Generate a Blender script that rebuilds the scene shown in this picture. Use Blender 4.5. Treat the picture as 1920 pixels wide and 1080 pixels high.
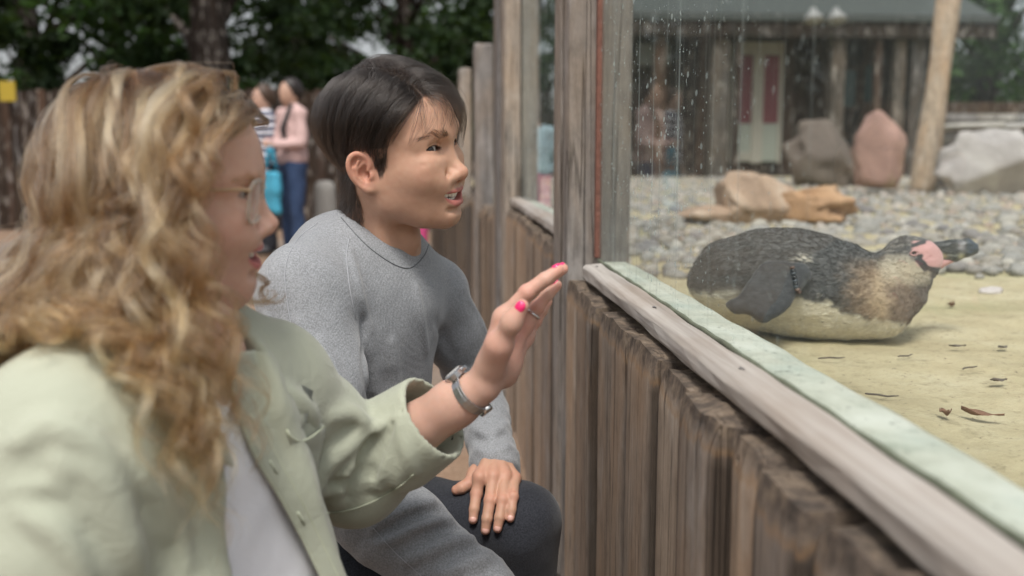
import bpy, bmesh, math, random
import numpy as np
from mathutils import Vector, Matrix, Quaternion

for _o in list(bpy.data.objects):
    bpy.data.objects.remove(_o, do_unlink=True)
SC = bpy.context.scene
COL = SC.collection
rad = math.radians

# ------------------------------------------------------------------ camera
CAM_H, LENS = 1.0, 35.0
YAW, PITCH = rad(4.29), rad(7.72)          # turned a little to the right of the fence line, looking slightly down
cam_data = bpy.data.cameras.new('camera')
cam = bpy.data.objects.new('camera', cam_data)
COL.objects.link(cam)
cam.location = (0, 0, CAM_H)
cam.rotation_euler = (rad(90) - PITCH, 0, -YAW)
cam_data.lens = LENS
cam_data.sensor_width = 36
cam_data.clip_start = 0.05
cam_data.clip_end = 500
cam_data.dof.use_dof = True
cam_data.dof.focus_distance = 1.44
cam_data.dof.aperture_fstop = 3.2
SC.camera = cam

# ------------------------------------------------------------------ daylight (bright overcast under trees)
SUN_EL, SUN_AZ = rad(60), rad(192)          # azimuth of the sun, clockwise from +Y
world = bpy.data.worlds.new('World')
SC.world = world
world.use_nodes = True
wn = world.node_tree
wn.nodes.clear()
w_out = wn.nodes.new('ShaderNodeOutputWorld')
w_bg = wn.nodes.new('ShaderNodeBackground')
w_sky = wn.nodes.new('ShaderNodeTexSky')
w_sky.sky_type = 'NISHITA'
w_sky.sun_disc = False
w_sky.sun_elevation = SUN_EL
w_sky.sun_rotation = SUN_AZ
w_sky.air_density = 1.0
w_sky.dust_density = 4.0
w_sky.ozone_density = 1.0
w_hsv = wn.nodes.new('ShaderNodeHueSaturation')   # thin cloud: the sky's own colour, less blue
w_hsv.inputs['Saturation'].default_value = 0.25
w_bg.inputs['Strength'].default_value = 0.09
wn.links.new(w_sky.outputs[0], w_hsv.inputs['Color'])
wn.links.new(w_hsv.outputs[0], w_bg.inputs['Color'])
wn.links.new(w_bg.outputs[0], w_out.inputs['Surface'])
sun_data = bpy.data.lights.new('sun', 'SUN')
sun_data.energy = 1.5
sun_data.angle = rad(16)
sun_data.color = (1.0, 0.95, 0.88)
sun = bpy.data.objects.new('sun', sun_data)
COL.objects.link(sun)
_sd = Vector((math.sin(SUN_AZ) * math.cos(SUN_EL), math.cos(SUN_AZ) * math.cos(SUN_EL), math.sin(SUN_EL)))
sun.rotation_euler = (-_sd).to_track_quat('-Z', 'Y').to_euler()
sun.location = (0, 0, 12)

SC.render.engine = 'CYCLES'
SC.view_settings.view_transform = 'Standard'
SC.view_settings.look = 'None'
SC.view_settings.gamma = 1.0
SC.view_settings.use_curve_mapping = False
SC.view_settings.exposure = 0.90
SC.cycles.use_denoising = True
SC.cycles.max_bounces = 8
SC.cycles.transparent_max_bounces = 16
SC.cycles.caustics_reflective = False
SC.cycles.caustics_refractive = False

# ------------------------------------------------------------------ camera geometry: a photo pixel (1920 x 1080) at a depth -> world
FPX = 1920 * LENS / 36.0
cF = np.array([math.sin(YAW) * math.cos(PITCH), math.cos(YAW) * math.cos(PITCH), -math.sin(PITCH)])
cR = np.array([math.cos(YAW), -math.sin(YAW), 0.0])
cU = np.cross(cR, cF)
CAMP = np.array([0, 0, CAM_H])
def P(px, py, d):
    return CAMP + d * (cF + (px - 960) / FPX * cR - (py - 540) / FPX * cU)
def Pz(px, py, z):
    """where the ray of a pixel meets the level z"""
    v = cF + (px - 960) / FPX * cR - (py - 540) / FPX * cU
    return CAMP + v * ((z - CAM_H) / v[2])
def Px(px, py, x):
    """where the ray of a pixel meets the plane X = x"""
    v = cF + (px - 960) / FPX * cR - (py - 540) / FPX * cU
    return CAMP + v * (x / v[0])
def Py(px, py, y):
    v = cF + (px - 960) / FPX * cR - (py - 540) / FPX * cU
    return CAMP + v * (y / v[1])

# ------------------------------------------------------------------ object helpers
def link(o, parent=None):
    COL.objects.link(o)
    if parent is not None:
        o.parent = parent
    return o
def tag(o, label=None, cat=None, group=None, kind=None):
    if label: o['label'] = label
    if cat: o['category'] = cat
    if group: o['group'] = group
    if kind: o['kind'] = kind
    return o
def empty(name, loc=(0, 0, 0), label=None, cat=None, group=None, rz=0.0):
    o = bpy.data.objects.new(name, None)
    o.empty_display_size = 0.1
    COL.objects.link(o)
    o.location = loc
    o.rotation_euler = (0, 0, rz)
    o.matrix_world = Matrix.LocRotScale(Vector(loc), o.rotation_euler, None)
    return tag(o, label, cat, group)
def wmat(o):
    """world matrix of an object that the depsgraph has not evaluated yet"""
    M = o.matrix_basis.copy()
    return wmat(o.parent) @ o.matrix_parent_inverse @ M if o.parent is not None else M
def mesh_np(name, V, F, mat=None, parent=None, smooth=True, world_parent=True, cols=None):
    """mesh object from arrays; V in world space unless world_parent is False (then in the parent's space)"""
    me = bpy.data.meshes.new(name)
    V = np.asarray(V, dtype=np.float64)
    if parent is not None and world_parent:
        M = np.array(wmat(parent).inverted())
        V = V @ M[:3, :3].T + M[:3, 3]
    if isinstance(F, np.ndarray):
        n = len(F); k = F.shape[1]
        me.vertices.add(len(V)); me.vertices.foreach_set('co', V.astype(np.float32).ravel())
        me.loops.add(n * k); me.loops.foreach_set('vertex_index', F.astype(np.int32).ravel())
        me.polygons.add(n); me.polygons.foreach_set('loop_start', np.arange(0, n * k, k, dtype=np.int32))
        me.update(calc_edges=True)
    else:
        me.from_pydata(V.tolist(), [], F)
        me.update()
    me.validate()
    if smooth:
        me.polygons.foreach_set('use_smooth', np.ones(len(me.polygons), dtype=bool))
    if cols is not None:
        a = me.color_attributes.new('Col', 'FLOAT_COLOR', 'POINT')
        c = np.ones((len(V), 4), dtype=np.float32); c[:, :3] = cols
        a.data.foreach_set('color', c.ravel())
    if mat is not None:
        me.materials.append(mat)
    o = bpy.data.objects.new(name, me)
    return link(o, parent)
class MB:
    """collects shapes for ONE mesh"""
    def __init__(s): s.v = []; s.f = []
    def add(s, V, F):
        b = len(s.v); s.v += [tuple(map(float, p)) for p in V]; s.f += [tuple(i + b for i in f) for f in F]
    def box(s, lo, hi, M=None):
        x0, y0, z0 = lo; x1, y1, z1 = hi
        V = [(x0,y0,z0),(x1,y0,z0),(x1,y1,z0),(x0,y1,z0),(x0,y0,z1),(x1,y0,z1),(x1,y1,z1),(x0,y1,z1)]
        if M is not None: V = [M @ Vector(p) for p in V]
        s.add(V, [(3,2,1,0),(4,5,6,7),(0,1,5,4),(1,2,6,5),(2,3,7,6),(3,0,4,7)])
    def tube(s, pts, r, n=8, cap=True):
        pts = [np.asarray(p, float) for p in pts]
        rs = [r] * len(pts) if np.isscalar(r) else list(r)
        b = len(s.v); up = None
        for i, p in enumerate(pts):
            t = pts[min(i + 1, len(pts) - 1)] - pts[max(i - 1, 0)]
            t = t / (np.linalg.norm(t) + 1e-12)
            if up is None:
                up = np.array([0, 0, 1.0]) if abs(t[2]) < .9 else np.array([1.0, 0, 0])
            a = up - t * np.dot(up, t); a /= np.linalg.norm(a) + 1e-12
            up = a; c = np.cross(t, a)
            for k in range(n):
                w = 2 * math.pi * k / n
                s.v.append(tuple(p + rs[i] * (a * math.cos(w) + c * math.sin(w))))
        for i in range(len(pts) - 1):
            for k in range(n):
                s.f.append((b + i*n + k, b + i*n + (k+1) % n, b + (i+1)*n + (k+1) % n, b + (i+1)*n + k))
        if cap:
            s.f.append(tuple(b + k for k in reversed(range(n))))
            s.f.append(tuple(b + (len(pts)-1)*n + k for k in range(n)))
    def build(s, name, mat=None, parent=None, smooth=False, world_parent=True):
        return mesh_np(name, np.array(s.v), s.f, mat, parent, smooth, world_parent)
def bevel(o, w=0.004, seg=2):
    m = o.modifiers.new('bevel', 'BEVEL'); m.width = w; m.segments = seg; m.limit_method = 'ANGLE'
    return o
def copy_part(src, parent, M=None):
    o = src.copy(); COL.objects.link(o); o.parent = parent
    if M is not None: o.matrix_local = M
    return o

# ------------------------------------------------------------------ material helpers
class NT:
    def __init__(s, name):
        s.m = bpy.data.materials.new(name); s.m.use_nodes = True
        s.t = s.m.node_tree; s.t.nodes.clear()
        s.out = s.t.nodes.new('ShaderNodeOutputMaterial')
    def n(s, typ, **kw):
        nd = s.t.nodes.new('ShaderNode' + typ)
        for k, v in kw.items():
            if k.startswith('i_'):
                key = k[2:].replace('_', ' ')
                s.set(nd.inputs[key], v)
            elif k.startswith('n_'):
                s.set(nd.inputs[int(k[2:])], v)
            else: setattr(nd, k, v)
        return nd
    def set(s, sock, v):
        if isinstance(v, bpy.types.NodeSocket): s.t.links.new(v, sock)
        elif isinstance(v, (tuple, list)) and len(v) == 3 and sock.type == 'RGBA': sock.default_value = (*v, 1)
        else: sock.default_value = v
    def coord(s, kind='Object', scale=(1, 1, 1), rot=(0, 0, 0)):
        tc = s.n('TexCoord'); mp = s.n('Mapping')
        s.t.links.new(tc.outputs[kind], mp.inputs[0])
        mp.inputs['Scale'].default_value = scale; mp.inputs['Rotation'].default_value = rot
        return mp.outputs[0]
    def pos(s, scale=(1, 1, 1)):
        g = s.n('NewGeometry'); mp = s.n('Mapping'); s.t.links.new(g.outputs['Position'], mp.inputs[0])
        mp.inputs['Scale'].default_value = scale
        return mp.outputs[0]
    def noise(s, vec, scale=5, detail=4, rough=.55, dist=0.0):
        nd = s.n('TexNoise'); s.t.links.new(vec, nd.inputs['Vector'])
        nd.inputs['Scale'].default_value = scale; nd.inputs['Detail'].default_value = detail
        nd.inputs['Roughness'].default_value = rough; nd.inputs['Distortion'].default_value = dist
        return nd.outputs['Fac']
    def vor(s, vec, scale=5, feature='F1', out='Distance', rnd=1.0):
        nd = s.n('TexVoronoi', feature=feature); s.t.links.new(vec, nd.inputs['Vector'])
        nd.inputs['Scale'].default_value = scale; nd.inputs['Randomness'].default_value = rnd
        return nd.outputs[out]
    def ramp(s, fac, stops, interp='LINEAR'):
        nd = s.n('ValToRGB'); s.t.links.new(fac, nd.inputs[0])
        cr = nd.color_ramp; cr.interpolation = interp
        while len(cr.elements) < len(stops): cr.elements.new(.5)
        for e, (p, c) in zip(cr.elements, stops):
            e.position = p
            e.color = (*c, 1) if isinstance(c, (tuple, list)) else (c, c, c, 1)
        return nd.outputs[0]
    def mix(s, fac, a, b, blend='MIX'):
        nd = s.n('Mix', data_type='RGBA', blend_type=blend)
        s.set(nd.inputs['Factor'], fac); s.set(nd.inputs[6], a); s.set(nd.inputs[7], b)
        return nd.outputs[2]
    def math(s, op, a, b=0.0, clamp=False):
        nd = s.n('Math', operation=op, use_clamp=clamp); s.set(nd.inputs[0], a); s.set(nd.inputs[1], b)
        return nd.outputs[0]
    def bump(s, h, strength=.3, dist=.01, normal=None):
        nd = s.n('Bump'); s.t.links.new(h, nd.inputs['Height'])
        nd.inputs['Strength'].default_value = strength; nd.inputs['Distance'].default_value = dist
        if normal is not None: s.t.links.new(normal, nd.inputs['Normal'])
        return nd.outputs[0]
    def attr(s, name='Col'):
        return s.n('Attribute', attribute_name=name).outputs['Color']
    def rnd(s):
        return s.n('ObjectInfo').outputs['Random']
    def bsdf(s, color, rough=.6, normal=None, **kw):
        b = s.n('BsdfPrincipled'); s.set(b.inputs['Base Color'], color); s.set(b.inputs['Roughness'], rough)
        if normal is not None: s.t.links.new(normal, b.inputs['Normal'])
        for k, v in kw.items(): s.set(b.inputs[k.replace('_', ' ')], v)
        s.b = b
        return b.outputs[0]
    def done(s, shader):
        s.t.links.new(shader, s.out.inputs['Surface'])
        return s.m
def plain(name, color, rough=.6, var=.12, scale=30, bump=0.0, **kw):
    t = NT(name); v = t.coord('Object')
    nz = t.noise(v, scale, 4)
    c = t.mix(nz, tuple(x * (1 - var) for x in color), tuple(min(1, x * (1 + var)) for x in color))
    nrm = t.bump(nz, bump, .01) if bump else None
    return t.done(t.bsdf(c, rough, nrm, **kw))

# ------------------------------------------------------------------ implicit shapes (distance fields) and a surface mesher
def hash3(ix, iy, iz, seed):
    h = (ix * 374761393 + iy * 668265263 + iz * 2147483647 + seed * 974711) & 0x7fffffff
    h = ((h ^ (h >> 13)) * 1274126177) & 0x7fffffff
    h = h ^ (h >> 16)
    return (h & 0xffff).astype(np.float32) / 32767.5 - 1.0
def vnoise(Q, seed=1):
    """smooth value noise, -1..1, for an (n,3) array"""
    fl = np.floor(Q); fr = (Q - fl).astype(np.float32); i = fl.astype(np.int64)
    u = fr * fr * (3 - 2 * fr)
    r = 0
    for dx in (0, 1):
        wx = u[:, 0] if dx else 1 - u[:, 0]
        for dy in (0, 1):
            wy = u[:, 1] if dy else 1 - u[:, 1]
            for dz in (0, 1):
                wz = u[:, 2] if dz else 1 - u[:, 2]
                r = r + wx * wy * wz * hash3(i[:, 0] + dx, i[:, 1] + dy, i[:, 2] + dz, seed)
    return r
def fbm(Q, octv=3, seed=1):
    a, s, f = 1.0, 0, 1.0
    for k in range(octv):
        s = s + a * vnoise(Q * f, seed + k); a *= .5; f *= 2.03
    return s
def sell(Q, c, r, R=None):
    q = Q - np.asarray(c, np.float32)
    if R is not None: q = q @ np.asarray(R, np.float32)
    r = np.asarray(r, np.float32)
    k0 = np.sqrt(((q / r) ** 2).sum(1)) + 1e-9
    k1 = np.sqrt(((q / (r * r)) ** 2).sum(1)) + 1e-9
    return k0 * (k0 - 1) / k1
def scap(Q, a, b, ra, rb=None):
    rb = ra if rb is None else rb
    a = np.asarray(a, np.float32); b = np.asarray(b, np.float32)
    ba = b - a; q = Q - a
    h = np.clip((q @ ba) / max(float(ba @ ba), 1e-12), 0, 1)
    return np.sqrt(((q - h[:, None] * ba) ** 2).sum(1)) - (ra + (rb - ra) * h)
def schain(Q, pts, rs, k=0.0):
    d = None
    for i in range(len(pts) - 1):
        e = scap(Q, pts[i], pts[i + 1], rs[i], rs[i + 1])
        d = e if d is None else (smin(d, e, k) if k else np.minimum(d, e))
    return d
def sbox(Q, c, h, R=None, r=0.0):
    q = Q - np.asarray(c, np.float32)
    if R is not None: q = q @ np.asarray(R, np.float32)
    q = np.abs(q) - (np.asarray(h, np.float32) - r)
    return np.sqrt((np.maximum(q, 0) ** 2).sum(1)) + np.minimum(q.max(1), 0) - r
def smin(a, b, k):
    h = np.maximum(k - np.abs(a - b), 0) / k
    return np.minimum(a, b) - h * h * k * .25
def smax(a, b, k):
    return -smin(-a, -b, k)
def ssub(a, b, k):
    """a without b"""
    return smax(a, -b, k)
def sdf_mesh(f, lo, hi, h, block=8):
    """surface net of f=0 inside the box lo..hi at voxel size h; f is evaluated only in blocks near the surface"""
    lo = np.asarray(lo, float); hi = np.asarray(hi, float)
    nb = np.ceil((hi - lo) / (h * block)).astype(int)
    cs = h * block
    gc = np.stack(np.meshgrid(*[lo[i] + cs * (np.arange(nb[i]) + .5) for i in range(3)], indexing='ij'), -1).reshape(-1, 3).astype(np.float32)
    dc = f(gc)
    act = np.abs(dc) < cs * 1.35
    n = nb * block + 1
    D = np.repeat(np.repeat(np.repeat(np.sign(dc).reshape(nb).astype(np.float32) * h * 4, block, 0), block, 1), block, 2)
    D = np.pad(D, ((0, 1), (0, 1), (0, 1)), mode='edge')
    ids = np.argwhere(act.reshape(nb))
    loc = np.stack(np.meshgrid(*[np.arange(block + 1)] * 3, indexing='ij'), -1).reshape(-1, 3)
    CH = max(1, 900000 // len(loc))
    for s in range(0, len(ids), CH):
        idx = (ids[s:s + CH, None, :] * block + loc[None]).reshape(-1, 3)
        pts = (lo + idx * h).astype(np.float32)
        D[idx[:, 0], idx[:, 1], idx[:, 2]] = f(pts)
    S = D < 0
    c = np.zeros(tuple(n - 1), np.int8)
    for dx in (0, 1):
        for dy in (0, 1):
            for dz in (0, 1):
                c += S[dx:n[0]-1+dx, dy:n[1]-1+dy, dz:n[2]-1+dz]
    cell = (c > 0) & (c < 8)
    ci = np.argwhere(cell)
    if not len(ci): raise ValueError('empty surface')
    vid = np.full(tuple(n - 1), -1, np.int32); vid[cell] = np.arange(len(ci))
    acc = np.zeros((len(ci), 3)); cnt = np.zeros(len(ci))
    cor = [(0,0,0),(1,0,0),(0,1,0),(1,1,0),(0,0,1),(1,0,1),(0,1,1),(1,1,1)]
    val = [D[ci[:,0]+a, ci[:,1]+b, ci[:,2]+e] for a, b, e in cor]
    for i in range(8):
        for ax in range(3):
            if cor[i][ax] == 0:
                j = i + (1 << ax)
                va, vb = val[i], val[j]
                m = (va < 0) != (vb < 0)
                t = np.where(m, va / np.where(va - vb == 0, 1e-9, va - vb), 0)
                p = np.tile(np.array(cor[i], float), (len(ci), 1)); p[:, ax] += t
                acc += p * m[:, None]; cnt += m
    V = lo + (ci + acc / cnt[:, None]) * h
    faces = []
    for ax in range(3):
        u, v = (ax + 1) % 3, (ax + 2) % 3
        sl0 = [slice(None)] * 3; sl1 = [slice(None)] * 3
        sl0[ax] = slice(0, n[ax] - 1); sl1[ax] = slice(1, n[ax])
        a, b = S[tuple(sl0)], S[tuple(sl1)]
        e = np.argwhere(a != b)
        ok = (e[:, u] > 0) & (e[:, v] > 0) & (e[:, u] < n[u] - 1) & (e[:, v] < n[v] - 1)
        e = e[ok]
        q = []
        for du, dv in ((-1, -1), (0, -1), (0, 0), (-1, 0)):
            w = e.copy(); w[:, u] += du; w[:, v] += dv
            q.append(vid[w[:, 0], w[:, 1], w[:, 2]])
        q = np.stack(q, 1)
        flip = ~a[e[:, 0], e[:, 1], e[:, 2]]
        q[flip] = q[flip][:, ::-1]
        faces.append(q)
    F = np.concatenate(faces)
    F = F[(F >= 0).all(1)]
    return V, F
def grad(f, Q, e=1e-3):
    g = np.stack([f(Q + np.eye(3, dtype=np.float32)[i] * e) - f(Q - np.eye(3, dtype=np.float32)[i] * e) for i in range(3)], 1)
    return g / (np.linalg.norm(g, axis=1, keepdims=True) + 1e-9)
def relax(V, F, it=1, w=.5):
    """light smoothing along the quad edges"""
    E = np.concatenate([F[:, [0, 1]], F[:, [1, 2]], F[:, [2, 3]], F[:, [3, 0]]])
    for _ in range(it):
        s = np.zeros_like(V); c = np.zeros(len(V))
        for k in range(3):
            s[:, k] = np.bincount(E[:, 0], V[E[:, 1], k], len(V)) + np.bincount(E[:, 1], V[E[:, 0], k], len(V))
        c = np.bincount(E[:, 0], minlength=len(V)) + np.bincount(E[:, 1], minlength=len(V))
        V = V * (1 - w) + w * s / c[:, None]
    return V
def unit(v):
    v = np.asarray(v, float); return v / np.linalg.norm(v)

def crv(pts, rs, n=5):
    """Catmull-Rom resampling of a chain and its radii"""
    P_ = np.concatenate([np.asarray(pts, float), np.asarray(rs, float)[:, None]], 1)
    P_ = np.concatenate([2 * P_[:1] - P_[1:2], P_, 2 * P_[-1:] - P_[-2:-1]])
    out = []
    for i in range(1, len(P_) - 2):
        for t in np.arange(n) / n:
            a, b, c, d = P_[i-1:i+3]
            out.append(.5 * (2*b + (c-a)*t + (2*a-5*b+4*c-d)*t*t + (3*b-a-3*c+d)*t**3))
    out.append(P_[-2]); out = np.array(out)
    return out[:, :3], out[:, 3]
def lerp(a, b, t): return a + (b - a) * t
def sstep(x, a, b):
    t = np.clip((x - a) / (b - a), 0, 1); return t * t * (3 - 2 * t)

def frame_mat(fwd, up):
    """columns x fwd, y left, z up"""
    x = unit(fwd); u = np.asarray(up, float); y = unit(np.cross(u, x)); z = np.cross(x, y)
    return np.stack([x, y, z], 1)

# ================================================================== MATERIALS of the setting
def mat_wood(name, dark, mid, light, grain=1.0, top=None, warm=.5, rough=.85):
    """weathered timber, grain along Z"""
    t = NT(name); r = t.rnd()
    tc = t.n('TexCoord'); off = t.n('VectorMath', operation='ADD')
    cmb = t.n('CombineXYZ'); t.set(cmb.inputs[0], t.math('MULTIPLY', r, 37.0)); t.set(cmb.inputs[1], t.math('MULTIPLY', r, 11.0)); t.set(cmb.inputs[2], t.math('MULTIPLY', r, 23.0))
    t.t.links.new(tc.outputs['Object'], off.inputs[0]); t.t.links.new(cmb.outputs[0], off.inputs[1])
    def mp(sc):
        m = t.n('Mapping'); t.t.links.new(off.outputs[0], m.inputs[0]); m.inputs['Scale'].default_value = sc; return m.outputs[0]
    g1 = t.noise(mp((60 * grain, 60 * grain, 3.6)), 1, 6, .68, .5)
    g2 = t.noise(mp((230 * grain, 230 * grain, 13)), 1, 4, .65)
    bl = t.noise(mp((7, 7, 2.2)), 1, 4, .6)
    c = t.ramp(g1, [(.28, dark), (.50, mid), (.72, light)])
    c = t.mix(t.math('MULTIPLY', t.ramp(g2, [(.35, 1.0), (.55, 0.0)]), .28), c, tuple(x * .55 for x in dark))
    c = t.mix(t.ramp(bl, [(.40, 0.0), (.68, .55)]), c, (mid[0] * 1.25, mid[1] * .98, mid[2] * .72))     # browner patches
    c = t.mix(t.ramp(t.noise(mp((16, 16, 4)), 1, 4, .65), [(.54, 0.0), (.70, .65)]), c, (.42, .41, .40))      # silvered patches
    c = t.mix(1.0, c, t.ramp(r, [(0, (.70, .70, .72)), (.3, (1.02, .95, .88)), (.55, (.85, .83, .82)), (.8, (1.22, 1.15, 1.06)), (1, (1.0, .88, .78))]), 'MULTIPLY')
    crack = t.ramp(t.noise(mp((20, 20, .5)), 1, 3, .5, .2), [(.488, 0), (.50, 1), (.512, 0)])
    c = t.mix(t.math('MULTIPLY', crack, .55), c, (.018, .014, .011))
    mo = t.noise(mp((30, 30, 17)), 1, 6, .72)
    c = t.mix(.55, c, t.ramp(mo, [(.30, (.52, .50, .49)), (.50, (1.0, .98, .96)), (.68, (1.28, 1.26, 1.24))]), 'MULTIPLY')
    kd = t.vor(mp((5.5, 5.5, 2.1)), 1, 'F1', 'Distance', 1.0)          # a knot here and there
    ring_ = t.n('Math', operation='SINE'); t.t.links.new(t.math('MULTIPLY', kd, 95.0), ring_.inputs[0])
    kn = t.ramp(kd, [(.07, 1.0), (.135, 0.0)])
    c = t.mix(t.math('MULTIPLY', kn, t.math('ADD', .55, t.math('MULTIPLY', ring_.outputs[0], .25))), c, (.075, .052, .036))
    if top is not None:                   # dark gaps painted on the sleeper sides: shade in the joints, with grime
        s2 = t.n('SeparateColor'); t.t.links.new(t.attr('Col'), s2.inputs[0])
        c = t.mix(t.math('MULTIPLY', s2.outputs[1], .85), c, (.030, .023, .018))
    h = t.math('ADD', t.math('MULTIPLY', g1, .8), t.math('MULTIPLY', g2, .5))
    h = t.math('SUBTRACT', h, t.math('MULTIPLY', crack, .8))
    if top is not None:                   # rotted, charred end grain with some lichen
        a = t.attr('Col'); sp = t.n('SeparateColor'); t.t.links.new(a, sp.inputs[0])
        m = t.math('ADD', sp.outputs[0], t.math('MULTIPLY', t.math('SUBTRACT', t.noise(mp((26, 26, 9)), 1, 5, .65), .5), .9))
        rot = t.ramp(t.noise(mp((38, 38, 34)), 1, 6, .72), [(.33, (.040, .033, .028)), (.48, (.115, .090, .072)), (.60, (.215, .165, .120)), (.75, (.31, .27, .23))])
        c = t.mix(t.ramp(m, [(.30, 0.0), (.85, .92)]), c, rot)
        ora = t.ramp(t.math('SUBTRACT', m, t.math('MULTIPLY', t.noise(mp((40, 40, 6)), 1, 3), .55)), [(.0, 0.0), (.14, .34), (.34, .0)])
        c = t.mix(ora, c, (.33, .19, .085))
    return t.done(t.bsdf(c, rough, t.bump(h, .75, .006), Specular_IOR_Level=.2))
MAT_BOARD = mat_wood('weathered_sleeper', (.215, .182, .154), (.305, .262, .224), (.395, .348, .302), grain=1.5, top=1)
MAT_POST = mat_wood('weathered_post', (.165, .158, .152), (.262, .253, .244), (.36, .35, .338), grain=1.3)
MAT_SILL = None
def mat_sill():
    t = NT('weathered_batten')
    v = t.coord('Object', (70, 1.6, 70)); w = t.coord('Object', (6, 2.5, 6))
    g = t.noise(v, 1, 5, .6, .3); b = t.noise(w, 1, 4, .6)
    c = t.ramp(g, [(.3, (.26, .23, .205)), (.55, (.41, .378, .345)), (.75, (.51, .48, .45))])
    c = t.mix(t.ramp(b, [(.45, 0.0), (.7, .5)]), c, (.24, .17, .12))
    return t.done(t.bsdf(c, .8, t.bump(g, .5, .003), Specular_IOR_Level=.2))
MAT_SILL = mat_sill()
def mat_ledge():
    t = NT('algae_stained_concrete'); v = t.pos()
    n = t.noise(v, 14, 5, .65); m = t.noise(v, 5, 4, .6)
    c = t.ramp(n, [(.3, (.48, .48, .39)), (.5, (.64, .64, .54)), (.7, (.75, .75, .66))])
    c = t.mix(t.ramp(m, [(.45, 0.0), (.65, .6)]), c, (.36, .44, .38))
    c = t.mix(t.ramp(t.noise(v, 21, 5, .72), [(.56, 0.0), (.72, .5)]), c, (.22, .26, .19))
    c = t.mix(t.ramp(t.noise(v, 70, 3, .7), [(.62, 0.0), (.70, .7)]), c, (.10, .11, .08))
    return t.done(t.bsdf(c, .7, t.bump(n, .3, .004)))
MAT_LEDGE = mat_ledge()
def mat_glass():
    """thin dirty pane: mirror by Fresnel, clear otherwise, dried runs and spray on its faces"""
    t = NT('dirty_pane_glass'); v = t.pos()
    fr = t.n('Fresnel'); fr.inputs['IOR'].default_value = 1.45
    front = t.math('SUBTRACT', 1.0, t.n('NewGeometry').outputs['Backfacing'])      # one mirror face per pane
    gl = t.n('BsdfGlossy'); gl.inputs['Roughness'].default_value = .012; gl.inputs['Color'].default_value = (.86, .93, .91, 1)
    tr = t.n('BsdfTransparent'); tr.inputs['Color'].default_value = (.965, .985, .978, 1)
    m1 = t.n('MixShader'); t.t.links.new(t.math('MULTIPLY', t.math('MULTIPLY', t.math('POWER', fr.outputs[0], 1.35), .95), front), m1.inputs[0]); t.t.links.new(tr.outputs[0], m1.inputs[1]); t.t.links.new(gl.outputs[0], m1.inputs[2])
    # dirt: vertical runs, droplets, a milky film; heaviest towards the far post
    mp = t.pos((1, 62, .9)); runs = t.ramp(t.noise(mp, 1, 4, .65), [(.555, 0.0), (.64, 1.0)])
    mp2 = t.pos((1, 26, 1.0)); band = t.ramp(t.noise(mp2, 1, 3, .6), [(.40, .15), (.65, 1.0)])
    dr = t.ramp(t.vor(t.pos((1, .55, .75)), 47), [(.12, 1.0), (.20, 0.0)])
    sk = t.ramp(t.noise(t.pos((1, .55, .8)), 165, 2, .6), [(.665, 0.0), (.72, 1.0)])
    dr = t.math('MAXIMUM', t.math('MULTIPLY', dr, .45), sk)
    dm = t.ramp(t.noise(v, 20, 3, .6), [(.36, 0.0), (.50, 1.0)])
    sp = t.n('SeparateXYZ'); t.t.links.new(t.pos(), sp.inputs[0])
    far = t.n('MapRange'); t.t.links.new(sp.outputs[1], far.inputs[0]); far.inputs[1].default_value = .78; far.inputs[2].default_value = 1.45; far.inputs[3].default_value = .07; far.inputs[4].default_value = 1.0
    up = t.n('MapRange'); t.t.links.new(sp.outputs[2], up.inputs[0]); up.inputs[1].default_value = .78; up.inputs[2].default_value = .95; up.inputs[3].default_value = .55; up.inputs[4].default_value = 1.0
    d = t.math('MULTIPLY', t.math('MULTIPLY', runs, band), .42)
    d = t.math('ADD', d, t.math('MULTIPLY', t.math('MULTIPLY', dr, dm), .95))
    d = t.math('MULTIPLY', d, t.math('MULTIPLY', far.outputs[0], up.outputs[0]))
    film = t.math('MULTIPLY', t.noise(t.pos((1, 7, 2)), 1, 4, .6), t.math('MULTIPLY', up.outputs[0], .10))
    d = t.math('MULTIPLY', t.math('ADD', d, film, clamp=True), front)
    df = t.n('BsdfDiffuse'); df.inputs['Color'].default_value = (.62, .72, .72, 1)
    tl = t.n('BsdfTranslucent'); tl.inputs['Color'].default_value = (.62, .72, .72, 1)
    m0 = t.n('MixShader'); m0.inputs[0].default_value = .5; t.t.links.new(df.outputs[0], m0.inputs[1]); t.t.links.new(tl.outputs[0], m0.inputs[2])
    m2 = t.n('MixShader'); t.t.links.new(d, m2.inputs[0]); t.t.links.new(m1.outputs[0], m2.inputs[1]); t.t.links.new(m0.outputs[0], m2.inputs[2])
    return t.done(m2.outputs[0])
MAT_GLASS = mat_glass()
MAT_RUST = plain('rusted_steel', (.16, .065, .045), .75, .5, 60, .4)
MAT_IRON = plain('dark_nail', (.15, .14, .135), .5, .2, 90)

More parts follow.
